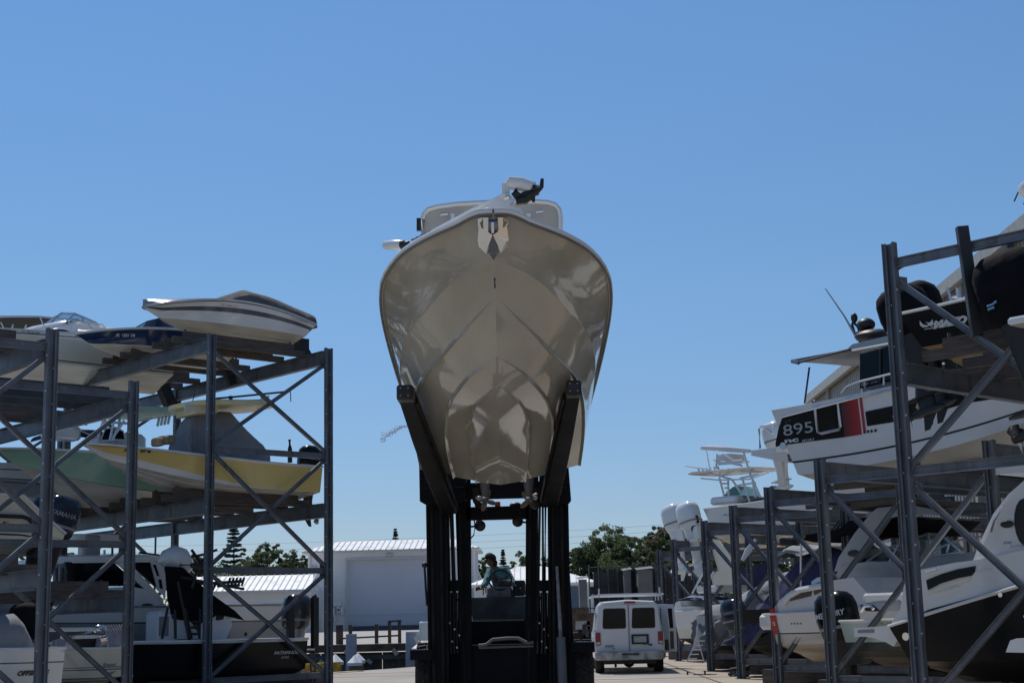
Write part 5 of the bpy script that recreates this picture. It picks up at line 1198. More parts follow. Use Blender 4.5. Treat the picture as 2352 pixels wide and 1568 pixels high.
# --- grey sundeck cruiser
b,H=mk('express_cruiser','grey express cruiser with tall forward leaning arch, behind the red panelled boat',RP[2],UR,VR,4.2,dict(B=3.1,dead=.5,xr=.66,pk=2.,tr=.1,sw=.95),pxs=1895,yk=1515,L=10.,ys=1372,yb=1300)
H.H1=H.H0+.6
H.build(b.e,[(.45,CREAM),(.48,STRIPE),(1.,GREYG)],BOTTOM,GREYG,WHITE)
y=-1.45
mb=MB(); cheek(b,mb,y,[(1900,1372),(1915,1330),(1930,1300),(1985,1290),(2090,1287),(2180,1275),(2260,1262),(2300,1300),(2300,1360)],GREYG,2.9); dk=mb.build('deck_moulding',b.e)
mb=MB()
for yy in(-1.4,1.3): sidepoly(b,mb,yy,[(1916,1312),(1926,1280),(1962,1225),(2000,1178),(2015,1166),(2085,1158),(2150,1172),(2150,1182),(2082,1180),(2040,1190),(2005,1240),(1962,1302)],GREYG,.14)
p0=b.L(2010,1166,0); p1=b.L(2150,1172,0); mb.box(((p0.x+p1.x)/2,0,p0.z),(p1.x-p0.x,2.7,.12),CANVAST); ar=mb.build('radar_arch',b.e)
mb=MB(); p=b.L(1960,1270,-1.42); mb.ell(p,(.17,.02,.08),LETB,16,6); mb.build('emblem',ar)
txt_px2=lambda b,txt,px,py,h,w,m,y,par,sh=.3:None
def txt_plane(b,txt,px,py,h,w,m,y,parent,shear=0.,bold=0.):
    vs,fs=tmesh(txt,1.,shear,bold); p=b.L(px,py,y); q=b.L(px,py-h,y); e=b.L(px+w,py,y); W_=max(v.x for v in vs); mb=MB(); sx=(e.x-p.x)/W_; sz_=(q.z-p.z)/.7
    mb.add([V(p.x+v.x*sx,y,p.z+v.y*sz_) for v in vs],fs,m); return mb.build('lettering',parent)
txt_plane(b,'SUNDANCER',1964,1311,5.5,50,LETG,-1.52,dk,.4)
mb=MB(); y=-1.2; cheek(b,mb,y,[(1846,1240),(1850,1228),(1925,1215),(1950,1196),(2005,1183),(2012,1192),(1975,1232),(1940,1222),(1870,1245)],BLACKF,2.4); cheek(b,mb,y,[(2040,1190),(2082,1186),(2125,1190),(2085,1228)],BLACKF,2.4); mb.build('canvas_top',b.e)
a=[(b.L(1990,1290,-1.3),b.L(2040,1258,-1.1)),(b.L(2040,1295,-1.35),b.L(2065,1250,-1.1)),(b.L(2090,1290,-1.3),b.L(2100,1236,-1.)),(b.L(2140,1280,-1.2),b.L(2130,1226,-.9)),(b.L(2205,1268,-.6),b.L(2160,1228,-.4)),(b.L(2215,1262,.6),b.L(2165,1226,.4))]
windshield(b,a,GLASSG,ALU,b.e,.035)
mb=MB(); b.tube(mb,[(2080,1325,-1.45),(2140,1265,-1.45),(2200,1240,-1.45),(2290,1225,-1.45)],.022,ALU); b.tube(mb,[(2175,1268,-1.45),(2180,1248,-1.45)],.02,ALU); mb.build('deck_rail',b.e)
# --- seafoam boat with black outboard
b,H=mk('center_console_boat','pale seafoam boat with a large black lettered outboard, second rack ground level',RP[1],UR,VR,1.3,dict(B=2.5,dead=.3,xr=.65,pk=2.,tr=.1,sw=.95),pxs=1936,yk=1535,L=7.,ys=1440,yb=1390)
H.H0*=1.15; H.H1=H.H0+.35
H.build(b.e,[(.30,mat('boot_dark',(.035,.045,.045),.4)),(.93,FOAM),(1.,WHITE)],mat('boot_dark',(.035,.045,.045),.4),WHITE,WHITE)
mb=MB(); a=b.L(1968,1402,-.9); c=b.L(2065,1362,-.9); mb.rbox(((a.x+c.x)/2,-.45,(a.z+c.z)/2+.08),(abs(c.x-a.x),.6,abs(a.z-c.z)*.6),WHITE,.1); st_=mb.build('stern_seat',b.e); mb=MB(); sidepoly(b,mb,-.78,[(1974,1388),(2005,1388),(2022,1403),(1990,1403)],BLACK,.05); sidepoly(b,mb,-.77,[(2000,1384),(2065,1380),(2065,1402),(2020,1402)],GREYG,.05); mb.build('seat_panel',st_)
txt_px(b,H,'Cobia',2024,1435,10,mat('script_faint',(.36,.42,.40),.5),-1,shear=.2,bold=.004,wpx=40)
ob_px(b,-.35,1912,1360,1.15,-9,cow=BLACKG,leg=BLACK,text='MERCURY',textm=LETW)
mb=MB(); b.tube(mb,[(1976,1404,-1.2),(1984,1392,-1.2),(1998,1390,-1.2),(2006,1398,-1.2)],.03,CHROME); mb.build('stern_rail',b.e)
# --- R5 black bottomed cruiser
b,H=mk('express_cruiser','white express cruiser with black lower hull and 300 lettering, nearest at lower right',RP[0],UR,VR,2.4,dict(B=2.95,dead=.35,xr=.62,pk=2.,tr=.45,sw=.93,chw=.93,se=1.0),pxs=2049,yk=1572,L=9.6,ys=1437,yb=1360)
q_=hp(b,H,2352,1341,-1); H.H1=H.H0+1.9
for _ in range(8):
    q_=hp(b,H,2352,1341,-1); H.H1=H.H0+(q_.z-H.H0)/max(.1,q_.x/H.L)
H.build(b.e,[(.97,BLACKG),(1.,WHITE)],mat('bottom_black',(.02,.02,.022),.4),WHITE,WHITE)
y=-1.38
mb=MB(); cheek(b,mb,y,[(2047,1434),(2050,1424),(2068,1396),(2076,1345),(2086,1320),(2096,1311),(2195,1291),(2252,1284),(2352,1262),(2480,1240),(2480,1308),(2352,1336),(2250,1367),(2135,1398),(2103,1413)],WHITE,2.76); dk=mb.build('deck_moulding',b.e)
mb=MB(); sidepoly(b,mb,y-.02,[(2127,1332),(2160,1318),(2200,1306),(2240,1299),(2238,1312),(2231,1321),(2200,1327),(2160,1339),(2131,1354)],BLACKG,.04); mb.build('side_window',dk)
mb=MB(); sidepoly(b,mb,y-.015,[(2132,1357),(2165,1342),(2205,1330),(2230,1324),(2222,1336),(2190,1345),(2150,1360),(2130,1366)],CREAM,.03); sidepoly(b,mb,y-.03,[(2162,1354),(2200,1344),(2201,1346),(2163,1356.5)],WTUBE,.02); sidepoly(b,mb,y-.03,[(2245,1312),(2275,1306),(2275,1308),(2245,1314.5)],WTUBE,.02); mb.build('side_recess',dk)
mb=MB(); b.tube(mb,[(2126,1310,y-.04),(2152,1304,y-.04)],.025,CHROME); b.tube(mb,[(2098,1360,y),(2100,1370,y)],.05,BLACK); mb.build('cleat',dk)
mb=MB()
for yy in(-1.3,1.2): sidepoly(b,mb,yy,[(2243,1288),(2250,1270),(2262,1240),(2290,1180),(2325,1135),(2365,1100),(2430,1075),(2500,1070),(2500,1100),(2450,1110),(2440,1160),(2480,1268)],WHITE,.12)
p=b.L(2440,1085,0); mb.box((p.x,0,p.z),(.7,2.6,.12),WHITE)
ar=mb.build('radar_arch',b.e)
mb=MB(); p=b.L(2313,1203,y+.05); mb.ell(p,(.11,.015,.055),LETB,16,6); mb.build('emblem',ar)
mb=MB(); c=b.L(2356,1200,-1.32); mb.ell(c,(.18,.02,.35),BLACK,16,8); mb.build('port_vent',ar)
txt_plane(b,'300',2302,1249,6,22,LETB,-1.42,ar,.3,.01); txt_plane(b,'SUNDANCER',2319,1257,7,75,LETG,-1.42,ar,.3,.0)
mb=MB(); b.tube(mb,[(2277,1222,-1.34),(2284,1195,-1.34),(2305,1160,-1.34)],.02,CHROME); mb.build('grab_rail',ar)
mb=MB(); cheek(b,mb,-1.15,[(1962,1441),(2057,1436),(2062,1470),(2052,1484),(2035,1474),(2010,1465),(1985,1461),(1962,1462)],WHITE,2.3); sp=mb.build('swim_platform',b.e)
mb=MB(); sidepoly(b,mb,-1.17,[(1970,1446),(2006,1444),(2006,1452),(1970,1453)],LETG,.02); mb.build('platform_slot',sp)
mb=MB()
for px,py,r_ in((2077,1461,.06),(2103,1426,.03),(2302,1365,.035)):
    p=b.L(px,py,-H.B*.48); mb.lathe([(r_*.5,0),(r_,0),(r_,.025),(r_*.5,.025)],CHROME,V(max(.05,p.x),-H.side(max(.05,p.x),p.z)-.03,p.z),'Y',14)
mb.build('through_hull',b.e)
# nearest boat corner
b,H=mk('runabout_boat','white swim platform corner of the closest boat, lower right edge',RP[0]-V(0,5.4,0),UR,VR,2.2,dict(B=2.4,dead=.35,xr=.65,pk=2.,H0=1.0,H1=1.3),pxs=2375,yk=1620,L=6.)
H.build(b.e,[(.8,BLACKG),(1.,WHITE)],mat('bottom_black',(.02,.02,.022),.4),WHITE,WHITE)
mb=MB(); cheek(b,mb,-1.1,[(2310,1497),(2320,1470),(2335,1465),(2400,1463),(2400,1499)],WHITE,2.2); mb.build('swim_platform',b.e)
# bunks
z_=RR[2][2]+.03; bunks(RR[2][0],RP[2],UR,VR,2.2,.6,4.6,z_,1.2,hh=.17)
z_=RR[3][2]+.03; bunks(RR[3][0],RP[3],UR,VR,3.4,.2,3.9,z_,1.2,hh=.12)
z_=RR[1][2]+.03; bunks(RR[1][0],RP[1],UR,VR,5.,.4,4.2,z_,1.2,hh=.15)
bunks(RR[5][0],RP[5],UR,VR,1.9,-.6,4.,RR[5][2]+.02,1.2,hh=.12)
z_=Q(2070,858,21.5).z
bunks(RR[0][0],RP[0],UR,VR,3.2,-1.2,4.2,z_+.20,1.1,hh=.15); bunks(RR[0][0],RP[0],UR,VR,.9,.2,4.2,z_+.26,1.1,hh=.15)
# storage-level clutter between racks: cross tubes of white pole
w=empty('wrapped_pole',Q(1705,1286,40.),'bright white wrapped pole hanging diagonally between two right rack posts','pole'); o=w.location.copy()
mb=MB(); mb.tube([V(0,0,0),Q(1720,1262,40.)-o,Q(1729,1247,40.)-o],[.05,.10,.05],PWC); mb.build('sleeve',w); mb=MB(); mb.tube([Q(1728,1250,40.)-o,Q(1736,1238,40.)-o],.045,PWC); mb.build('pole_end',w)

# ================================================================== BOAT ON THE FORKLIFT
AX0=Q(1133,487,16.3); AX1=Q(1150,1113,24.2)
def ax(y): return lerp(AX0.x,AX1.x,(y-16.3)/(24.2-16.3))
BO=V(AX1.x,24.2,AX1.z); bt=empty('center_console_boat',BO,'big white centre console boat held bow first, high on the forklift forks','boat')
def ctl(pts,sgn=1):
    out=[]
    for px,py,d in pts: q=Q(px,py,d); out.append((d,abs(q.x-ax(d)),q.z))
    return out
KEEL=[(16.3,0,Q(1133,487,16.3).z)]
def zq(py,d,px=1145): return Q(px,py,d).z
K_=[(16.30,0,zq(487,16.3)),(16.42,0,zq(545,16.42)),(16.6,0,zq(592,16.6)),(17.2,0,zq(681,17.2)),(18.3,0,zq(818,18.3)),(19.,0,zq(883,19.)),(20.,0,zq(950,20.)),(21,0,zq(1000,21.)),(22,0,zq(1041,22)),(23.1,0,zq(1080,23.1)),(24.2,0,zq(1113,24.2))]
S_=[(16.3,0,zq(487,16.3))]+ctl([(1160,486.5,16.32),(1185,493,16.37),(1211,506,16.45),(1263,526,16.7),(1300,542,16.97),(1341,565,17.35),(1372,593,17.75),(1393,626,18.2),(1401,662,18.7),(1401,705,19.3),(1391,770,20.4),(1373,850,22.),(1352,930,24.2)])
N_=[(16.6,0,zq(592,16.6))]+ctl([(1226,639,17.2),(1290,698,18.),(1340,757,18.9),(1364,823,20.2),(1362,900,22.),(1345,985,24.2)])
C_=[(17.2,0,zq(681,17.2))]+ctl([(1224,770,18.2),(1270,820,19.),(1315,867,19.9),(1334,925,21.2),(1335,1000,22.6),(1327,1068,24.2)])
A_=[(18.3,0,zq(818,18.3))]+ctl([(1190,850,18.7),(1225,885,19.3),(1255,927,20.3),(1266,992,22.),(1262,1042,23.1),(1253,1090,24.2)])
B_=[(19.,0,zq(883,19.))]+ctl([(1175,910,19.4),(1200,940,20.2),(1211,995,21.8),(1208,1052,23.),(1203,1104,24.2)])
def line(L,d):
    if d<L[0][0]: return None
    xs=[p[0] for p in L]; return cub(xs,[p[1] for p in L],d),cub(xs,[p[2] for p in L],d)
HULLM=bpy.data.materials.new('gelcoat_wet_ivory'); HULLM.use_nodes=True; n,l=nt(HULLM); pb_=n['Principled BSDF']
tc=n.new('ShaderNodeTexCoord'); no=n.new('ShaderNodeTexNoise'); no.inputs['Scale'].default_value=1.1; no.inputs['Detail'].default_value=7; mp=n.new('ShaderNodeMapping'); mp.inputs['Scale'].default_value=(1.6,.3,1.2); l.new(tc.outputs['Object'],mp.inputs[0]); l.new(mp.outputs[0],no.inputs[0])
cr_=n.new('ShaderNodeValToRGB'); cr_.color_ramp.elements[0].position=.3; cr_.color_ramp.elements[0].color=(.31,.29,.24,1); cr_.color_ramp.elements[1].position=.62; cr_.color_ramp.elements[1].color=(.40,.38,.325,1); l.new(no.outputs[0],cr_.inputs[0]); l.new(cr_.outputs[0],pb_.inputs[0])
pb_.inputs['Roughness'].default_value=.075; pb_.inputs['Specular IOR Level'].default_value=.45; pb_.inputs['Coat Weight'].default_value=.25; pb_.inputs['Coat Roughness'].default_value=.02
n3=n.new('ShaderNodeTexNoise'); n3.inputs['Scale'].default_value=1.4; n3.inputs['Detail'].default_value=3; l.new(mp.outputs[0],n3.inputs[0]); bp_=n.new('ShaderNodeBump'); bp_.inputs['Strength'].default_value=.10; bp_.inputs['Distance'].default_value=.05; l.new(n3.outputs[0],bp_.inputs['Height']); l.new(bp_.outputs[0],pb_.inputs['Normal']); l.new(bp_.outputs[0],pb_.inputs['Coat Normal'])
ds=[16.3+.0001]; d=16.3
st=[16.301,16.31,16.33,16.36,16.4,16.46,16.52,16.6,16.7,16.82,16.95,17.08,17.2,17.35,17.55,17.8,18.05,18.3,18.55,18.8,19.,19.25,19.5,19.8,20.2,20.6,21.,21.5,22.,22.6,23.2,23.7,24.2]
def section(d):
    k=line(K_,d); s=line(S_,d); nn=line(N_,d) or k; c=line(C_,d) or k; a=line(A_,d) or k; b2=line(B_,d) or k
    if line(N_,d) is None: nn=k
    g=min(1,max(0,(d-19.)/.8)); g2=min(1,max(0,(d-18.3)/.8))
    rows=[k,(lerp(k[0],b2[0],.5),lerp(k[1],b2[1],.5)),b2,(b2[0]+.035*g,b2[1]-.03*g),(b2[0]+.04*g,b2[1]+.025*g)]
    rows+=[(lerp(rows[-1][0],a[0],.5),lerp(rows[-1][1],a[1],.5)),a,(a[0]+.04*g2,a[1]-.03*g2),(a[0]+.045*g2,a[1]+.03*g2)]
    gc=min(1,max(0,(d-17.2)/1.5))
    rows+=[(lerp(rows[-1][0],c[0],.5),lerp(rows[-1][1],c[1],.5)),c,(c[0]+.05*gc,c[1]-.015*gc),(c[0]+.055*gc,c[1]+.03*gc)]
    cc=rows[-1]
    rows+=[(lerp(cc[0],nn[0],f),lerp(cc[1],nn[1],f)) for f in(.33,.66)]+[nn]
    gn=min(1,max(0,(d-16.7)/1.))*min(1,max(0,(22-d)/2)); rows.append((nn[0]+.02*gn,nn[1]+.015*gn)); nn=rows[-1]
    for f in(.2,.4,.6,.8,1.):
        ff=f-.22*math.sin(PI*f)*.6; rows.append((lerp(nn[0],s[0],ff),lerp(nn[1],s[1],f)))
    return rows
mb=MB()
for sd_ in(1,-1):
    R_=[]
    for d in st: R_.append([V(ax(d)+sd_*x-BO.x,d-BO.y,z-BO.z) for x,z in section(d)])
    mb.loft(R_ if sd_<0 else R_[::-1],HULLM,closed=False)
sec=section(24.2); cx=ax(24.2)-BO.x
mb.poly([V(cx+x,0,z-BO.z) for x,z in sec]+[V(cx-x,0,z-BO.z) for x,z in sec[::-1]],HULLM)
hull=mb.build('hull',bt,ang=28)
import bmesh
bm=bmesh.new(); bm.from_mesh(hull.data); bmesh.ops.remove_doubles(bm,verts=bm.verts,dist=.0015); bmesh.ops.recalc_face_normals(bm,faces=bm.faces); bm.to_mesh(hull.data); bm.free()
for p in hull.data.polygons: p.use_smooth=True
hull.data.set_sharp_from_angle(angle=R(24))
def W_(p): return Vector(p)-BO
def sheer(d,sd_,dx=0,dz=0): s=line(S_,d); return V(ax(d)+sd_*max(0,s[0]+dx)-BO.x,d-BO.y,s[1]+dz-BO.z)
mb=MB()
for sd_ in(1,-1): mb.tube([sheer(d,sd_,.012,-.035) for d in st],.016,mat('rub_rail_dark',(.14,.14,.14),.35),8); mb.tube([sheer(d,sd_,.0,.012) for d in st],.034,WHITE,8)
mb.build('rub_rail',bt)
mb=MB(); rows=[]
for d in st: a=sheer(d,-1,-.02,.03); c=sheer(d,1,-.02,.03); rows.append([a,a.lerp(c,.08)+V(0,0,.01),a.lerp(c,.5)+V(0,0,.02),a.lerp(c,.92)+V(0,0,.01),c])
mb.loft(rows,WHITE,closed=False); mb.build('deck',bt)
mb=MB()
for px in(1150+0,): pass
p=W_(Q(1128,483,16.28)); 
# bow anchor pocket
ap=MB(); f=lambda px,py,d:W_(Q(px,py,d))
pl=[f(1096,514,16.40),f(1097,508,16.39),f(1102,504,16.37),f(1110,503,16.34),f(1122,503,16.32),f(1122,536,16.38),f(1120,556,16.42),f(1112,552,16.44),f(1104,540,16.45),f(1099,526,16.44)]
pr=[f(1169,514,16.40),f(1168,508,16.39),f(1163,504,16.37),f(1156,503,16.34),f(1144,503,16.32),f(1144,536,16.38),f(1146,556,16.42),f(1154,552,16.44),f(1162,540,16.45),f(1167,526,16.44)]
for q_ in(pl,pr): ap.poly([v-V(0,.05,0) for v in q_],CHROME,(0,-.012,0))
an_=ap.build('bow_plate',bt)
ap=MB(); ap.box(f(1133,531,16.36)+V(0,-.02,0),(.10,.12,.22),BLACK); ap.lathe([(.045,-.05),(.06,-.05),(.06,.05),(.045,.05)],LETG,f(1133,520,16.27),'X',12); ap.build('anchor_roller',an_)
ap=MB(); T0=f(1132,536,16.12)
# plough anchor: two flukes and crown
for k in(-1,1):
    ap.add([T0+V(0,0,-.02),T0+V(k*.16,.04,.10),T0+V(k*.175,.10,-.06),T0+V(k*.165,.12,-.12),T0+V(k*.08,.10,-.21),T0+V(0,.02,-.16)],[(0,1,2,5),(5,2,3,4)],CHROME)
    ap.add([T0+V(0,-.06,-.03),T0+V(k*.155,0,-.09),T0+V(k*.085,.05,-.21),T0+V(0,-.02,-.06)],[(0,1,2,3)],CHROME)
ap.add([T0+V(0,-.07,-.05),T0+V(-.075,.04,-.215),T0+V(.075,.04,-.215)],[(0,1,2)],STRIPE)
ap.add([T0+V(-.05,.05,-.215),T0+V(.05,.05,-.215),T0+V(0,.1,-.29)],[(0,1,2)],STRIPE)
ap.bar(T0+V(0,0,0),T0+V(0,-.02,.12),.03,.05,CHROME); ap.build('anchor',an_)
ap=MB()
for px,py in((1103,513),(1105,531),(1108,549),(1163,513),(1161,531),(1158,549)): ap.ell(f(px,py,16.33),(.008,.008,.008),STRIPE,6,4)
ap.build('plate_bolt',an_)
be=MB(); q_=W_(V(ax(17.0),16.93,line(K_,17.)[1]+.02)); be.tube([q_+V(0,0,.04),q_+V(0,-.05,.02),q_+V(0,-.05,-.05),q_+V(0,0,-.07)],.012,STRIPE); be.build('bow_eye',bt)
# hardtop and console
def flat(pts,d,th,m,mb,tilt=0): mb.poly([f(px,py,d) for px,py in pts],m,(0,th,0))
ht=MB(); c0=f(1129,497,20.); hw_=(f(1287,500,20.).x-f(970,500,20.).x)/2
zt_=f(1129,470,20.).z; zb_=f(1129,530,22.).z
rings=[]
for (yy,zz,w_,th) in((19.98,zt_-.02,.80,.02),(20.0,zt_,.90,.05),(20.3,zt_-.05,.97,.1),(21.,zt_-.12,1.,.1),(22.4,zt_-.3,1.,.1),(22.8,zt_-.35,.93,.06)):
    ring=[]
    for k in range(28):
        a=2*PI*k/28; c_=math.cos(a); s2=math.sin(a); ring.append(V(c0.x+hw_*w_*math.copysign(abs(c_)**.35,c_),yy-BO.y,zz+th*math.copysign(abs(s2)**.6,s2)))
    rings.append(ring)
# windshield style panel: broad beige shell with rounded top corners
ht=MB(); pts=[(970,560),(970,505),(974,492),(984,482),(1005,476),(1050,470),(1100,467),(1180,463),(1230,464),(1258,466),(1276,472),(1285,483),(1288,500),(1287,560)]
HTM=mat('hardtop_ivory',(.50,.46,.39),.25,var=.06,coat=.3)
ht.poly([f(px,py,19.6) for px,py in pts],HTM,(0,.08,0)); edge=[f(px,py-1,19.58) for px,py in pts]; ht.tube(edge,.035,WHITE,6)
hto=ht.build('hardtop_shell',bt)
ht=MB(); a=f(970,520,19.7); c_=f(1287,515,19.7); ht.box(((a.x+c_.x)/2,21.-BO.y,a.z-.25),(c_.x-a.x-.1,2.5,.08),HTM)
for px in(1010,1240): q_=f(px,560,20.4); ht.bar(q_,q_+V(0,.3,-1.4),.06,.06,WTUBE)
ht.build('hardtop_roof',hto)
ht=MB()
for px in(1040,1214): ht.bar(f(px,496,19.5),f(px,520,19.5),.055,.05,WTUBE); ht.bar(f(px-5,494,19.5),f(px+5,494,19.5),.05,.03,WTUBE)
for px,py in((1020,492),(1239,486)): ht.tube([f(px-8,py+1,19.5),f(px+8,py-1,19.5)],.018,ALU)
ht.build('antenna_mount',hto)
# trolling motor on the bow
tmE=MB(); g=lambda px,py,d:W_(Q(px,py,d))
base=[g(1118,488,16.6),g(1122,468,16.6),g(1150,450,16.6),g(1172,447,16.6),g(1181,460,16.6),g(1170,470,16.6),g(1198,480,16.6),g(1200,488,16.6),g(1182,494,16.6)]
tmE.poly(base,WHITE,(0,.22,0)); tmo=tmE.build('trolling_motor',bt)
t2=MB(); t2.tube([g(1165,427,16.65),g(1171,420,16.65),g(1200,424,16.65),g(1222,432,16.65),g(1226,437,16.65)],[.05,.085,.09,.085,.05],ENGW,12); t2.box(g(1162,436,16.7),(.09,.1,.13),WHITE); t2.build('motor_head',tmo)
t2=MB(); t2.tube([g(1224,436,16.6),g(1236,434,16.6),g(1244,428,16.6),g(1245.5,411,16.6)],[.06,.05,.03,.022],BLACK); t2.tube([g(1180,452,16.6),g(1190,444,16.6),g(1184,436,16.6)],[.05,.06,.03],BLACK); t2.tube([g(1185,462,16.6),g(1205,458,16.6),g(1225,445,16.6)],[.05,.06,.05],BLACK); t2.tube([g(1222,442,16.6),g(1226,464,16.6)],[.04,.02],BLACK); t2.tube([g(1200,450,16.6),g(1236,440,16.6)],.045,BLACK); t2.build('mount_bracket',tmo)
t2=MB(); t2.tube([g(1162,447,16.6),g(1090,481,16.75),g(1020,519,17.15),g(945,560,18.0)],.028,ENGW,8); t2.tube([g(1170,452,16.6),g(1100,486,16.75),g(1030,520,17.1)],.03,ALU,6); t2.build('motor_shaft',tmo)
t2=MB(); A1=g(935,563,18.3); B1=g(881,563,18.6); t2.tube([A1,lerp(A1,B1,.15),lerp(A1,B1,.6),lerp(A1,B1,.92),B1],[.03,.065,.07,.055,.015],ENGW,12)
t2.build('motor_pod',tmo)
t2=MB(); c_=g(925,562,18.25)
for k in range(3): a=k*2.1+.5; t2.bar(c_,c_+V(.03*math.cos(a),0.02,.09*math.sin(a)),.05,.03,BLACK)
t2.ell(c_,(.05,.05,.06),BLACK,10,6); t2.ell(g(936,562,18.2),(.06,.04,.05),BLACK); t2.build('motor_clamp',tmo)
t2=MB(); 
for k in range(9): t2.ell(g(948+k*5,551-k*2.4+(k%2),18.1-.05*k),(.022,.015,.018),STRIPE,6,4)
t2.build('chain',bt)
t2=MB(); t2.bar(g(962,530,18.6),g(962,502,18.6),.055,.055,BLACK); t2.build('rail_post',bt)
# outboards behind and below the hull
for px in(1114,1214):
    e=MB(); c_=W_(Q(px,1113,24.9)); 
    e.tube([c_+V(0,0,.1),c_+V(0,.0,-.28)],[.1,.05],mat('lower_unit_grey',(.09,.09,.095),.4),10); q_=c_+V(0,0,-.26); e.tube([q_+V(0,-.3,0),q_+V(0,-.15,0),q_+V(0,.2,0)],[.02,.065,.05],MATS['lower_unit_grey'],10); e.add([q_+V(0,-.1,0),q_+V(0,.12,0),q_+V(.01,.15,-.2),q_+V(.01,.05,-.2)],[(0,1,2,3)],MATS['lower_unit_grey']); e.ell(q_+V(-.1 if px<1200 else .1,0,.04),(.05,.05,.04),GREYG)
    eo=e.build('outboard_engine',bt); e=MB(); q_=q_+V(0,.3,.02)
    for k in range(4):
        a=k*PI/2+(.35 if px<1200 else .9); Mb=Matrix.Translation(q_)@Matrix.Rotation(a,4,'Y')@Matrix.Translation((0,0,-.095))@Matrix.Rotation(R(35),4,'Z'); e.ell((0,0,0),(.055,.012,.095),mat('prop_bronze',(.16,.12,.095),.4,.6),10,8,M=Mb)
    e.build('propeller',eo)
# splash of drain water
WM=glass('drain_water',(.9,.95,1.),.35); WM.node_tree.nodes['Principled BSDF'].inputs['Base Color'].default_value=(.8,.85,.9,1)
rnd=random.Random(4); sp=MB()
for k in range(240):
    t=rnd.random()**.8; x=935-60*t; y_=978+32*t**1.4+rnd.gauss(0,1.2+4.5*t); c_=Q(x+rnd.gauss(0,1.5),y_,22.5+rnd.gauss(0,.08)); r_=rnd.uniform(.003,.008)
    sp.ell(c_,(r_*rnd.uniform(1,2.4),r_,r_),WM,6,4)
tag(sp.build('water_splash'),'thin spray of drain water flying off the left side of the lifted hull','splash',kind='stuff')

# ================================================================== FORKLIFT
FY=26.; F0=V(Q(1146,1500,FY).x,FY,0); fk=empty('boat_forklift',F0,'big dark marina forklift with two column mast carrying the white boat','forklift')
h=lambda px,py,d=FY:Q(px,py,d)-F0
def col(mb,x0t,x1t,x0b,x1b,yt,yb,d,dep,m): # upright channel from picture columns
    a=h(x0t,yt,d);b_=h(x1t,yt,d); zt=a.z; xb0=h(x0b,yb,d).x; xb1=h(x1b,yb,d).x
    vs=[V(xb0,d-FY,.25),V(xb1,d-FY,.25),V(xb1,d-FY+dep,.25),V(xb0,d-FY+dep,.25),V(a.x,d-FY,zt),V(b_.x,d-FY,zt),V(b_.x,d-FY+dep,zt),V(a.x,d-FY+dep,zt)]
    mb.add(vs,[(3,2,1,0),(4,5,6,7),(0,1,5,4),(1,2,6,5),(2,3,7,6),(3,0,4,7)],m)
for (a0,a1,b0,b1) in((979,1026,986,1030),(1259,1304,1262,1312)):
    mb=MB(); col(mb,a0,a1,b0,b1,1120,1560,FY,.28,MASTB)
    # flange lips and wear strips to give the channel its profile
    w=(a1-a0); 
    for k,m_ in((.16,MASTR),(.62,MASTR)): col(mb,a0+w*k,a0+w*k+w*.14,b0+w*k,b0+w*k+w*.14,1122,1560,FY-.03,.035,m_)
    col(mb,a0-1.5,a0+4,b0-1.5,b0+4,1121,1560,FY-.06,.4,MASTB); col(mb,a1-4,a1+1.,b1-4,b1+1.,1121,1560,FY-.06,.4,MASTB)
    mb.build('outer_mast',fk)
for (a0,a1,b0,b1) in((1043,1080,1060,1083),(1208,1237,1205,1232)):
    mb=MB(); col(mb,a0,a1,b0,b1,1090,1560,FY+.35,.22,MASTB); col(mb,a0+8,a0+13,b0+6,b0+10,1092,1560,FY+.32,.035,MASTR); mb.build('inner_mast',fk)
mb=MB(); col(mb,1304,1308,1314,1323,1300,1560,FY+.1,.5,MASTB); mb.build('mast_guard',fk)
# lift cylinders (bright rod) on the right, hoses in the gaps
mb=MB(); mb.tube([h(1279,1300,FY-.1),h(1288,1470,FY-.1),h(1291,1560,FY-.1)],[.035,.045,.05],GREASE,10); mb.build('lift_cylinder',fk)
mb=MB(); mb.tube([h(1288,1462,FY-.12),h(1292,1568,FY-.12)],.085,mat('cylinder_grey',(.10,.12,.15),.4,.3),12); mb.build('cylinder_barrel',fk)
for g0,g1 in(((1028,1042),(1034,1056)),((1239,1258),(1234,1260))):
    mb=MB()
    for k in range(3):
        t=k/2.6; xa,xb=lerp(g0[0]+1,g0[1]-1,t),lerp(g1[0]+1,g1[1]-1,t)
        mb.tube([h(xa,1150,FY+.2),h(lerp(xa,xb,.5)+random.uniform(-2,2),1330,FY+.25+.02*k),h(xb,1500,FY+.3)],.022,BLACK,6)
    mb.build('hydraulic_hose',fk)
for x0,x1 in((1030,1058),(1236,1262)):
    mb=MB(); a=h(x0,1332,FY+.25); c_=h(x1,1356,FY+.25); mb.box(((a.x+c_.x)/2,.28,(a.z+c_.z)/2),(c_.x-a.x,.2,a.z-c_.z),MASTB)
    for k in range(5):
        q_=h(x0+3+k*5.5,1430+14*((k*3)%5),FY+.2); mb.ell(q_,(.02,.02,.02),BOLT,6,4)
        mb.tube([h(x0+2+k*5.5,1360,FY+.3),h(x0+4+k*5,1470,FY+.3)],.02,MASTR,5)
    mb.build('hose_bracket',fk)
for x0 in(1057,1233):
    mb=MB(); A=h(x0,1200,FY+.2); B_=h(x0+1,1470,FY+.2)
    for k in range(46): c_=A.lerp(B_,k/45); mb.box(c_,(.03 if k%2 else .018,.02,.05),MASTR)
    mb.build('lift_chain',fk)
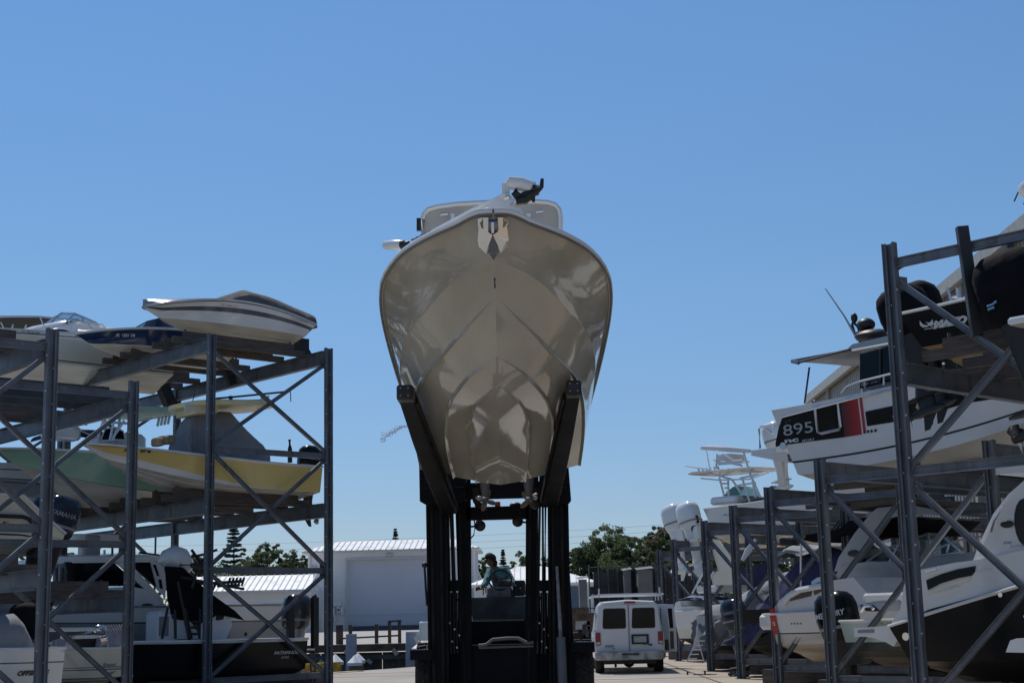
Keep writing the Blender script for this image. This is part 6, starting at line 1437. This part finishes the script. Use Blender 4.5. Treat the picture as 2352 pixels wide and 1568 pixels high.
# cross members
for (y0,y1,x0,x1,d) in((1165,1191,1072,1214,FY+.45),):
    mb=MB(); a=h(x0,y0,d);c_=h(x1,y1,d); mb.box(((a.x+c_.x)/2,d-FY,(a.z+c_.z)/2),(c_.x-a.x,.2,a.z-c_.z),MASTB); mb.build('mast_crosshead',fk)
mb=MB(); a=h(1060,1110,FY-.1);c_=h(1245,1142,FY-.1); mb.box(((a.x+c_.x)/2,-.1,(a.z+c_.z)/2),(c_.x-a.x,.18,a.z-c_.z),MASTB); mb.build('carriage_bar',fk)
for pts in([(962,1040),(1070,1040),(1070,1150),(982,1160),(964,1150)],[(1240,1060),(1305,1060),(1312,1148),(1304,1158),(1236,1150)]):
    mb=MB(); mb.poly([h(px,py,FY-.35) for px,py in pts],MASTB,(0,.25,0)); a=h(pts[0][0]+4,1120,FY-.38); c_=h(pts[1][0]-4,1126,FY-.38); mb.box(((a.x+c_.x)/2,-.37,a.z),(c_.x-a.x,.04,.03),MASTR); mb.build('carriage_plate',fk)
# hooks / carriage rollers near the props
for px in(1093,1232):
    mb=MB(); mb.tube([h(px,1120,FY-.3),h(px+2,1150,FY-.3),h(px+8,1165,FY-.3)],[.08,.07,.04],MASTR,8); mb.build('carriage_hook',fk)
# forks
FRUB=mat('fork_rubber',(.022,.02,.024),.6,var=.35,scale=5,fine=.3)
for k,(tx,ty,td,rx,ry,w0,w1) in enumerate(((929,892,19.6,1032,1165,.20,.29),(1319,882,19.6,1262,1150,.18,.28))):
    mb=MB(); A_w=h(tx,ty+4,td); B_w=h(rx,ry,FY-.35); rings=[]
    for t in(0,.02,.3,.6,.85,1.):
        p=A_w.lerp(B_w,t)+V(0,0,-.12*math.sin(PI*t)); w_=lerp(w0,w1,t); hh=lerp(.15,.22,t)
        if t==0: w_*=.82; hh*=.7
        rings.append([p+V(x*w_/2,0,z*hh/2) for x,z in((-.8,-1),(.8,-1),(1,-.7),(1,.7),(.8,1),(-.8,1),(-1,.7),(-1,-.7))])
    mb.loft(rings,MASTB,caps=True,smooth=False)
    fo=mb.build('fork',fk)
    mb=MB(); p=A_w.lerp(B_w,.03); mb.rbox(p+V(0,-.0,.0),(w0*1.12,.5,.2),BLACK,.05)
    for i,j in((-1,-1),(1,-1),(-1,1),(1,1)): mb.ell(p+V(i*.05,-.29,j*.05),(.012,.012,.012),LETG,6,4)
    mb.build('fork_end_cap',fo)
    mb=MB(); mb.bar(A_w.lerp(B_w,.06)+V(0,0,.11),A_w.lerp(B_w,.95)+V(0,0,.13),w0*.95,.06,FRUB); mb.bar(A_w.lerp(B_w,.06)+V((.12 if k==0 else -.12),0,-.02),A_w.lerp(B_w,.97)+V((.155 if k==0 else -.155),0,-.04),.03,.1,MASTR); mb.build('fork_pad',fo)
# beacon and work lights on the crosshead
mb=MB(); q_=h(1143,1160,FY+.5); mb.lathe([(.05,-.06),(.05,.06),(.02,.07)],LAMPO,q_,n=12); mb.build('beacon',fk)
for px in(1104,1184):
    mb=MB(); q_=h(px,1160,FY+.5); mb.ell(q_,(.11,.08,.06),BLACK,12,6); mb.build('work_light',fk)
for px,py,k in((1103,1207,1),(1189,1197,-1)):
    mb=MB(); q_=h(px,py,FY+.7); mb.tube([h(1080 if k>0 else 1208,py+2,FY+.7),q_],.02,BLACK); mb.lathe([(.03,-.06),(.10,-.02),(.095,.03)],BLACK,q_,'Y',14,None); mb.ell(q_+V(-.03*k,-.05,.06),(.05,.05,.05),BLACK,8,5); mb.build('mirror',fk)
mb=MB(); mb.ell(h(975,1297,FY),(.05,.04,.05),BLACK); mb.tube([h(975,1297,FY),h(978,1350,FY),h(981,1390,FY)],.02,BLACK,5); mb.build('side_antenna',fk)
mb=MB(); mb.tube([h(1089,1190,FY+.7),h(1091,1212,FY+.7),h(1088,1228,FY+.7),h(1082,1235,FY+.7)],.012,BLACK,5); mb.build('cable',fk)
# chassis
mb=MB(); a=h(1060,1422,28.6);c_=h(1228,1560,28.6); mb.box(((a.x+c_.x)/2,3.6,.95),(c_.x-a.x,4.6,1.25),MASTB); mb.build('chassis',fk)
GP=mat('worn_grey_plate',(.075,.08,.09),.55,.1,var=.45,scale=2.4,fine=.4,col2=(.03,.03,.035))
mb=MB(); mb.poly([h(px,py,27.9) for px,py in((1081,1372),(1219,1368),(1218,1402),(1212,1420),(1086,1422),(1081,1398))],GP,(0,.06,0)); mb.build('dash_panel',fk)
mb=MB(); a=h(1058,1490,26.6);c_=h(1232,1560,26.6); mb.box(((a.x+c_.x)/2,.6,.62),(c_.x-a.x+.1,.3,1.1),MASTB); mb.build('front_axle_housing',fk)
mb=MB(); mb.tube([h(1098,1482,26.3),h(1116,1480,26.3),h(1132,1468,26.3),h(1165,1465,26.3),h(1190,1465,26.3),h(1212,1476,26.3),h(1226,1474,26.3)],.03,mat('hose_dusty',(.16,.15,.14),.7),8); mb.tube([h(1100,1487,26.3),h(1225,1483,26.3)],.02,MATS['hose_dusty'],6); mb.build('hose_line',fk)
for px in(1035,1245):
    mb=MB(); a=h(px-8,1420,27.2); mb.box((a.x,1.8,.95),(.5,2.6,1.3),MASTB); mb.build('side_tank',fk)
for x0,x1,yt in((948,1000,1489),(1310,1363,1472)):
    mb=MB(); a=h(x0,yt,26.4);c_=h(x1,yt,26.4); mb.box(((a.x+c_.x)/2,.7,a.z-.04),(c_.x-a.x,1.7,.06),MASTB); mb.box(((a.x+c_.x)/2,-.13,a.z-.10),(c_.x-a.x,.05,.16),MASTB); mb.build('fender',fk)
for x0,x1 in((956,1005),(1312,1361)):
    a=h(x0,1500,26.5);c_=h(x1,1500,26.5); w_=c_.x-a.x; cx_=(a.x+c_.x)/2; r_=.60
    mb=MB(); mb.lathe([(r_*.55,-w_/2),(r_*.92,-w_/2),(r_,-w_/2+.05),(r_,w_/2-.05),(r_*.92,w_/2),(r_*.55,w_/2)],RUBBER,(cx_,.75,r_),'X',36)
    for j in range(26):
        aa=2*PI*j/26
        for sg in(-1,1): mb.bar(V(cx_+sg*.02,.75+r_*math.cos(aa)*1.01,r_+r_*math.sin(aa)*1.01),V(cx_+sg*w_*.46,.75+r_*math.cos(aa+.1)*1.01,r_+r_*math.sin(aa+.1)*1.01),.06,.05,RUBBER,up=V(0,math.cos(aa),math.sin(aa)))
    wo=mb.build('wheel',fk); mb=MB(); mb.lathe([(.02,-.16),(r_*.5,-.18),(r_*.56,-.2),(r_*.56,.2),(r_*.5,.18),(.02,.16)],MASTR,(cx_,.75,r_),'X',24); mb.build('rim',wo)
for sx in(-1.15,1.15):
    mb=MB(); mb.lathe([(.25,-.18),(.48,-.18),(.52,-.13),(.52,.13),(.48,.18),(.25,.18)],RUBBER,(sx,5.,.52),'X',28); wo=mb.build('wheel',fk); mb=MB(); mb.lathe([(.02,-.12),(.28,-.14),(.28,.14),(.02,.12)],MASTR,(sx,5.,.52),'X',20); mb.build('rim',wo)
mb=MB(); mb.rbox((0,5.2,1.35),(1.9,1.4,.75),MASTB,.3); mb.build('counterweight',fk)
# steering wheel, console, seat
sw_=MB(); q_=h(1149,1331,28.1); TM=Matrix.Translation(q_)@Matrix.Rotation(R(-28),4,'X'); rings=[]
for k in range(25):
    a=2*PI*k/24; c_=V(math.cos(a)*.21,0,math.sin(a)*.21); e_=V(math.cos(a),0,math.sin(a)); rings.append([TM@(c_+e_*.017*math.cos(j*PI/3)+V(0,.017*math.sin(j*PI/3),0)) for j in range(6)])
sw_.loft(rings,BLACK); 
for a in(PI*.5+PI,PI*.15,PI*.85): sw_.bar(TM@V(0,0,0),TM@V(math.cos(a)*.205,0,math.sin(a)*.205),.035,.02,BLACK)
sw_.tube([TM@V(0,0,0),TM@V(0,.02,-.0)+V(0,.0,-.2)],.05,BLACK,8); sw_.build('steering_wheel',fk)
mb=MB(); q_=h(1146,1362,28.15); mb.rbox(q_,(.44,.3,.24),mat('console_dusty',(.16,.155,.15),.6,var=.2),.05); mb.bar(q_+V(.02,-.16,-.1),q_+V(.02,-.16,.1),.01,.01,BLACK); mb.build('steering_console',fk)
mb=MB()
for px,py in((1110,1352),(1116,1348),(1184,1345),(1196,1352)): q_=h(px,py+14,28.2); mb.tube([q_,h(px,py,28.2)],.012,BLACK); mb.ell(h(px,py,28.2),(.022,.022,.022),BLACK,8,5)
mb.build('control_lever',fk)
mb=MB(); q_=h(1150,1368,28.95); mb.rbox(q_+V(0,.1,0),(.55,.5,.14),BLACK,.08); mb.rbox(h(1192,1350,29.2),(.25,.1,.3),BLACK,.05); mb.build('seat',fk)
mb=MB(); a=h(1082,1372,28.3); mb.box((h(1150,1370,28.6).x,2.6,a.z-.03),(1.6,.9,.05),MASTB); mb.build('floor_plate',fk)

# ================================================================== DRIVER
SKIN=mat('skin_tan',(.17,.085,.05),.55,var=.15,scale=6); SHIRT=mat('shirt_teal',(.11,.25,.25),.85,var=.35,scale=7,col2=(.04,.11,.12),bump=.5,bscale=9); HAIR=mat('hair_dark',(.012,.01,.009),.7); CAPM=mat('cap_dark',(.02,.018,.02),.8); PANTS=mat('trousers_dark',(.02,.022,.03),.9)
D0=Q(1150,1368,29.0); dr=empty('person',D0,'driver in teal shirt and dark cap leaning to the left behind the steering wheel','person')
dd=lambda px,py,d:Q(px,py,d)-D0
def skin(name,chains,m,parent,root=0,sub=2):
    me=bpy.data.meshes.new(name); vs=[];es=[];rs=[]
    for ch in chains:
        prev=None
        for it in ch:
            if isinstance(it,int): prev=it; continue
            p,r=it; vs.append(tuple(p)); rs.append(r if isinstance(r,tuple) else (r,r)); i=len(vs)-1
            if prev is not None: es.append((prev,i))
            prev=i
    me.from_pydata(vs,es,[]); o=bpy.data.objects.new(name,me); C.objects.link(o); o.parent=parent
    md=o.modifiers.new('s','SKIN'); 
    for i,sv in enumerate(me.skin_vertices[0].data): sv.radius=rs[i]; sv.use_root=(i==root)
    md.use_smooth_shade=True; sb=o.modifiers.new('ss','SUBSURF'); sb.levels=sub; sb.render_levels=sub
    dg=bpy.context.evaluated_depsgraph_get(); nm=bpy.data.meshes.new_from_object(o.evaluated_get(dg)); o.modifiers.clear(); o.data=nm
    nm.materials.clear(); nm.materials.append(m)
    for p in nm.polygons: p.use_smooth=True
    return o
hipc=dd(1158,1366,29.1); chest=dd(1150,1325,28.95); neck=dd(1137,1302,28.85); headc=dd(1126,1288,28.75)
shL=dd(1126,1312,28.85); shR=dd(1166,1312,29.0)
elL=dd(1116,1338,28.55); wrL=dd(1104,1350,28.35); elR=dd(1177,1340,28.8); wrR=dd(1165,1335,28.3)
ar_=.052
body=skin('body',[[(hipc,(.17,.12)),(hipc.lerp(chest,.5),(.155,.11)),(chest,(.18,.12)),(neck+V(0,0,-.03),(.08,.08)),(neck.lerp(headc,.4),(.052,.052)),(headc+V(0,0,-.04),(.075,.085)),(headc+V(0,0,.04),(.08,.095)),(headc+V(0,0,.10),(.05,.06))],
 [2,(shL,(.075,.075)),(elL,(.05,.05)),(wrL,(.033,.03)),(wrL+V(-.03,-.05,-.02),(.038,.022))],[2,(shR,(.075,.075)),(elR,(.05,.05)),(wrR,(.033,.03)),(wrR+V(-.03,-.06,.02),(.038,.022))],
 [0,(hipc+V(-.1,-.35,.02),(.09,.09)),(hipc+V(-.1,-.5,-.35),(.06,.06)),(hipc+V(-.1,-.55,-.42),(.05,.05))],[0,(hipc+V(.12,-.35,.02),(.09,.09)),(hipc+V(.12,-.5,-.35),(.06,.06)),(hipc+V(.12,-.55,-.42),(.05,.05))]],SKIN,dr)
skin('shirt',[[(hipc+V(0,0,.02),(.185,.14)),(hipc.lerp(chest,.5),(.18,.135)),(chest,(.205,.145)),(neck+V(0,0,-.05),(.10,.10))],[2,(shL,(.095,.095)),(elL,(.068,.068)),(wrL,(.045,.045))],[2,(shR,(.095,.095)),(elR,(.068,.068)),(wrR,(.045,.045))]],SHIRT,dr)
skin('trousers',[[(hipc+V(0,0,-.02),(.18,.14)),(hipc+V(-.1,-.35,.02),(.105,.105)),(hipc+V(-.1,-.5,-.35),(.075,.075))],[0,(hipc+V(.12,-.35,.02),(.105,.105)),(hipc+V(.12,-.5,-.35),(.075,.075))]],PANTS,dr)
for nm_,wr_,dx in(('hand',wrL,-1),('hand',wrR,-1)):
    base=wr_+V(-.03,-.06,-.01); ch=[[(base,(.036,.018))]]
    for k in range(4): ch.append([0,(base+V(-.02,-.035+.0,.028-.018*k),(.011,.011)),(base+V(-.05,-.05,.022-.018*k),(.0095,.0095)),(base+V(-.06,-.035,.01-.018*k),(.008,.008))])
    ch.append([0,(base+V(.01,-.03,.035),(.012,.012)),(base+V(-.015,-.055,.045),(.009,.009))])
    skin('hand',ch,SKIN,dr,sub=1)
mb=MB(); mb.ell(headc+V(.015,.03,.05),(.105,.115,.10),HAIR,14,8,zc=-.6); 
for k in range(14): a=random.uniform(-1,2); c_=headc+V(.07+.03*random.random(),.04+.05*math.sin(a),-.02-.05*random.random()); mb.ell(c_,(.04,.04,.05),HAIR,6,4)
mb.build('hair',dr)
mb=MB(); mb.ell(headc+V(-.01,0,.07),(.10,.11,.095),CAPM,14,8,zc=-.15); pts=[headc+V(-.08+.02*math.cos(a)*0-.10*math.cos(a)*1.0,-.075*math.sin(a)*1.0-.03,.055-.045*math.cos(a)) for a in[ -PI/2+PI*i/8 for i in range(9)]]; mb.poly(pts,CAPM,(0,0,.012)); mb.build('cap',dr)
mb=MB(); fc=headc+V(-.075,-.055,-.01); mb.ell(fc+V(-.012,-.012,-.01),(.014,.014,.022),SKIN,8,5); 
mb.ell(headc+V(.03,-.085,-.005),(.012,.012,.026),SKIN,8,5); mb.build('nose_and_ear',dr)
mb=MB(); 
for k in(-.022,.022): mb.ell(fc+V(k*.7-.0,-.01-k*.5,.015),(.008,.008,.006),HAIR,6,4)
mb.ell(fc+V(-.004,-.01,-.045),(.02,.014,.005),mat('lips',(.12,.04,.03),.5),8,4); mb.build('face_features',dr)

# ================================================================== VAN
VY=43.6; v0=Q(1448,1535,VY); van=empty('cargo_van',V(v0.x,VY,0),'white cargo van seen from behind with roof ladder rack and open side doors','van',rz=R(-1.0))
LW=1.0; Hh=2.06; z0=.42
def vring(y,w,zt,zl,inset):   # closed body section
    return [V(-w,y,zl),V(-w-.015,y,zl+.35),V(-w-.015,y,1.1),V(-w+inset*.35,y,1.25),V(-w+inset,y,zt-.14),V(-w+inset+.10,y,zt-.03),V(0,y,zt+.02),V(w-inset-.10,y,zt-.03),V(w-inset,y,zt-.14),V(w-inset*.35,y,1.25),V(w+.015,y,1.1),V(w+.015,y,zl+.35),V(w,y,zl)]
mb=MB(); rings=[vring(0.05,.965,Hh-.03,z0,.15),vring(.10,1.0,Hh,z0-.02,.14),vring(2.,1.0,Hh+.02,z0-.02,.14),vring(3.8,1.,Hh,z0-.02,.14),vring(4.4,1.0,1.35,z0-.02,.14),vring(5.3,.95,1.15,z0,.1),vring(5.45,.9,.95,z0+.05,.08)]
mb.loft(rings,VANW,caps=True,smooth=True); vb=mb.build('body',van,ang=25)
def wnd(x0,x1,z0_,z1_,y): return [V(x0,y,z0_),V(x1,y,z0_),V(x1-.03 if x1>0 else x1-.0,y,z1_),V(x0+(.03 if x0<0 else .0),y,z1_)]
for sgn in(-1,1):
    mb=MB(); x0,x1=(-.95,-.02) if sgn<0 else (.02,.95)
    pts=[V(x0 if sgn<0 else x0,-.0,.60),V(x1,-.0,.60),V(x1-(.12 if sgn>0 else 0),-.0,1.93),V(x0+(.12 if sgn<0 else 0),-.0,1.93)]
    mb.poly(pts,VANW,(0,.045,0)); rd=mb.build('rear_door',van)
    xa,xb=(-.76,-.08) if sgn<0 else (.08,.76)
    mb=MB(); r_=.06; P_=[]
    for cx_,cz_,a0 in((xb-r_,1.84-r_,0),(xa+r_+.03,1.84-r_,90),(xa+r_,1.26+r_,180),(xb-r_,1.26+r_,270)):
        for i in range(4): a=R(a0+30*i); P_.append(V(cx_+r_*math.cos(a),-.012,cz_+r_*math.sin(a)))
    mb.poly(P_,BLACK,(0,.02,0)); P2=[V((xa+xb)/2+(p.x-(xa+xb)/2)*.94,-.02,1.55+(p.z-1.55)*.93) for p in P_]; mb.poly(P2,GLASSD,(0,.006,0)); mb.build('rear_window',rd)
    mb=MB(); mb.box((sgn*.90,.0,.98),(.15,.05,.36),LAMPR); mb.box((sgn*.90,-.027,.86),(.11,.01,.07),mat('lamp_clear',(.6,.6,.6),.2)); mb.build('tail_lamp',van)
    mb=MB()
    for zz in(.8,1.2,1.7): mb.box((sgn*.955,-.01,zz),(.03,.05,.07),GREYG)
    mb.build('door_hinge',rd)
mb=MB(); mb.box((0,-.02,1.25),(.016,.02,1.3),LETG); mb.build('door_seam',van)
mb=MB(); mb.box((.31,-.03,.95),(.5,.03,.28),BLACK); mb.box((.31,-.05,.95),(.36,.015,.17),mat('plate_white',(.5,.52,.48),.5,var=.25,scale=30)); mb.build('licence_plate',van)
mb=MB(); mb.box((-.58,-.03,.77),(.26,.02,.055),LETG); mb.box((-.46,-.03,.70),(.08,.02,.02),LETG); mb.ell((.60,-.03,.79),(.065,.015,.025),NAVY,14,6); mb.box((.45,-.03,.79),(.10,.02,.02),LETG); mb.build('badge',van)
mb=MB(); mb.box((.05,-.01,2.0),(.32,.06,.05),LAMPR); mb.build('brake_light',van)
BUMP=mat('bumper_worn',(.42,.42,.42),.3,.6,var=.35,scale=4,col2=(.12,.12,.12))
mb=MB(); mb.rbox((0,-.14,.50),(2.0,.24,.24),BUMP,.08); mb.box((-.0,-.25,.54),(.5,.02,.06),BLACK); mb.build('rear_bumper',van)
mb=MB(); mb.box((0,.6,.33),(1.5,1.2,.14),BLACK); mb.tube([(-.55,.8,.3),(.55,.8,.3)],.06,BLACK); mb.ell((0,.8,.3),(.17,.15,.16),BLACK); mb.tube([(-.42,.1,.3),(-.42,-.05,.2)],.035,BLACK); mb.bar((0,0,.3),(0,-.25,.3),.08,.08,BLACK); mb.build('rear_axle',van)
for x_,y_ in((-.86,.85),(.86,.85),(-.86,4.5),(.86,4.5)):
    mb=MB(); mb.lathe([(.2,-.13),(.35,-.13),(.375,-.09),(.375,.09),(.35,.13),(.2,.13)],RUBBER,(x_,y_,.375),'X',28); wo=mb.build('wheel',van); mb=MB(); mb.lathe([(.02,-.08),(.2,-.1),(.21,-.11),(.21,.11),(.02,.08)],GREYG,(x_,y_,.375),'X',20); mb.build('rim',wo)
mb=MB()
for y_ in(.4,1.9,3.3):
    mb.tube([(-1.0,y_,Hh+.0),(-1.0,y_,Hh+.2)],.02,WTUBE,6); mb.tube([(1.0,y_,Hh+.0),(1.0,y_,Hh+.2)],.02,WTUBE,6); mb.tube([(-1.02,y_,Hh+.16),(1.02,y_,Hh+.16)],.022,WTUBE,6)
mb.box((0,.4,Hh+.18),(1.75,.04,.045),WTUBE)
for s_ in(-.82,.95): mb.tube([(s_,.4,Hh+.1),(s_,.4,Hh+.36)],.025,WTUBE,6)
mb.tube([(-1.05,.2,Hh+.13),(-1.05,3.5,Hh+.13)],.025,WTUBE,6); mb.tube([(1.05,.2,Hh+.16),(1.05,3.5,Hh+.16)],.02,WTUBE,6); mb.build('roof_rack',van)
for s_ in(-1,1):
    mb=MB(); mb.tube([(s_*.95,4.1,1.2),(s_*1.18,4.1,1.2)],.02,BLACK); mb.rbox((s_*1.22,4.08,1.24),(.16,.08,.3),BLACK,.03); mb.build('side_mirror',van)
mb=MB(); mb.tube([(-1.02,1.5,.34),(-1.12,1.6,.34),(-1.12,3.2,.34),(-1.02,3.3,.34)],.045,CHROME); mb.ell((-1.06,.3,.72),(.05,.08,.05),CHROME); mb.build('side_step',van)
mb=MB(); mb.poly([V(-1.018,.9,1.2),V(-1.018,2.0,1.2),V(-.93,1.95,1.78),V(-.93,1.0,1.78)],VANW,(-.004,0,0)); mb.build('side_panel',van)
# open doors on the right side
for (x0_,y0_,x1_,y1_,nm_) in((1.02,2.6,1.32,2.15,'a'),(1.02,3.6,1.62,3.5,'b')):
    mb=MB(); A=V(x0_,y0_,0); B=V(x1_,y1_,0); 
    mb.poly([A+V(0,0,.5),B+V(0,0,.5),B+V(0,0,1.3),B+V(-.05,0,1.95),A+V(0,0,1.95)],VANW,(0,.05,0)); od=mb.build('side_door',van)
    mb=MB(); a=A.lerp(B,.18)-V(0,.01,0); b_=A.lerp(B,.85)-V(0,.01,0); mb.poly([a+V(0,0,1.22),b_+V(0,0,1.22),b_+V(-.02,0,1.82),a+V(0,0,1.82)],GLASSD,(0,-.01,0)); mb.poly([a+V(0,0,.58),b_+V(0,0,.58),b_+V(0,0,1.12),a+V(0,0,1.12)],mat('door_lining',(.10,.095,.085),.8),(0,-.01,0)); mb.build('door_window',od)
# ================================================================== FLATBED TRAILER left of the van
ty=70.; t0=Q(1342,1480,ty); tr=empty('flatbed_trailer',V(t0.x,ty,0),'low flatbed trailer with white hatch, half hidden between forklift and van','trailer'); h2=lambda px,py:Q(px,py,ty)-V(t0.x,ty,0)
mb=MB(); a=h2(1300,1408);c_=h2(1372,1424); mb.box(((a.x+c_.x)/2,1,(a.z+c_.z)/2),(c_.x-a.x,2.4,a.z-c_.z),TIMB); mb.build('deck',tr)
mb=MB(); a=h2(1322,1425);c_=h2(1348,1444); mb.box(((a.x+c_.x)/2,.1,(a.z+c_.z)/2),(c_.x-a.x,.3,a.z-c_.z),GREYG); mb.build('side_locker',tr)
for px in(1356,1330): 
    mb=MB(); q_=h2(px,1456); mb.lathe([(.2,-.12),(.42,-.12),(.45,0),(.42,.12),(.2,.12)],RUBBER,(q_.x,.3,.45),'X',20) if False else mb.lathe([(.1,-.12),(.42,-.12),(.45,0),(.42,.12),(.1,.12)],RUBBER,(q_.x,.3,.46),'Y',20); mb.build('wheel',tr)
mb=MB(); mb.box((h2(1335,1460).x,.2,.35),(3.,.3,.2),BLACK); mb.tube([h2(1345,1430),h2(1349,1462)],.08,STEELD); mb.build('chassis',tr)
# clutter behind: stacked block pallets
for i,(px,py,w_,hh) in enumerate(((1322,1400,1.6,2.2),(1350,1404,1.2,1.6))):
    q_=Q(px,1440,90); e=empty('pallet_stack',V(q_.x,90,0),['tall pile of pallets in front of the blue doors','lower pile of pallets beside the tall pile'][i],'pallets'); 
    for j in range(6):
        mb=MB(); mb.box((random.uniform(-.05,.05),0,.2+j*hh/6),(w_,1.2,hh/7),TIMB); mb.build('pallet',e)
# ================================================================== ROLLING LADDER
ly=41.5; l0=Q(1600,1522,ly); ld=empty('rolling_ladder',V(l0.x,ly,0),'small aluminium step ladder standing behind the first thin right rack post','ladder'); h3=lambda px,py,y=0:Q(px,py,ly+y)-V(l0.x,ly,0)
for dy in(0,.6):
    mb=MB(); mb.tube([h3(1578,1518,dy),h3(1602,1463,dy)],.022,ALU,6); mb.tube([h3(1578,1518,dy),h3(1618,1520,dy)],.022,ALU,6); mb.tube([h3(1602,1463,dy),h3(1618,1520,dy)],.02,ALU,6); mb.build('side_frame',ld)
for k in range(5):
    t=(k+.6)/5.4; a=h3(lerp(1578,1602,t),lerp(1518,1463,t)); b_=h3(lerp(1578,1602,t),lerp(1518,1463,t),.6); mb=MB(); mb.bar(a+V(.12,0,0),b_+V(.12,0,0),.24,.03,ALU); mb.build('step',ld)
for px in(1578,1618):
    mb=MB(); q_=h3(px,1520); mb.lathe([(.01,-.02),(.05,-.02),(.05,.02),(.01,.02)],RUBBER,(q_.x,0,.05),'X',12); mb.build('caster',ld)
# bollards / blocking under ground tier boats
n_=0
for (P_,u_,v_,ss,tt,zz) in ((RP[4],UR,VR,(1.4,),(.2,3.),.34),(RP[3],UR,VR,(2.,),(.2,3.),.34),(RP[2],UR,VR,(1.1,4.2),(.2,3.),.34),(RP[1],UR,VR,(1.3,),(.2,3.),.3),(RP[0],UR,VR,(2.4,),(.2,3.),.3),(RP[5],UR,VR,(1.,),(.2,3.),.4)):
    rk={0:0}
    for s_ in ss:
        e=RR[[i for i in range(7) if RP[i] is P_][0]][0]
        for k in(-.5,.5):
            o=u_*(s_+k); mb=MB(); mb.bar(o+v_*-.9+V(0,0,.2),o+v_*4.4+V(0,0,.2),.16,.34,WOOD); mb.build('bunk',e)
for e_,P_,s_ in((RA,PA,1.4),(RA,PA,4.7),(RB,PB,1.7),(RC,PC,1.6)):
    for k in(-.5,.5):
        o=UL*(s_+k); mb=MB(); mb.bar(o+VL*-.7+V(0,0,.2),o+VL*4.4+V(0,0,.2),.16,.34,WOOD); mb.build('bunk',e_)
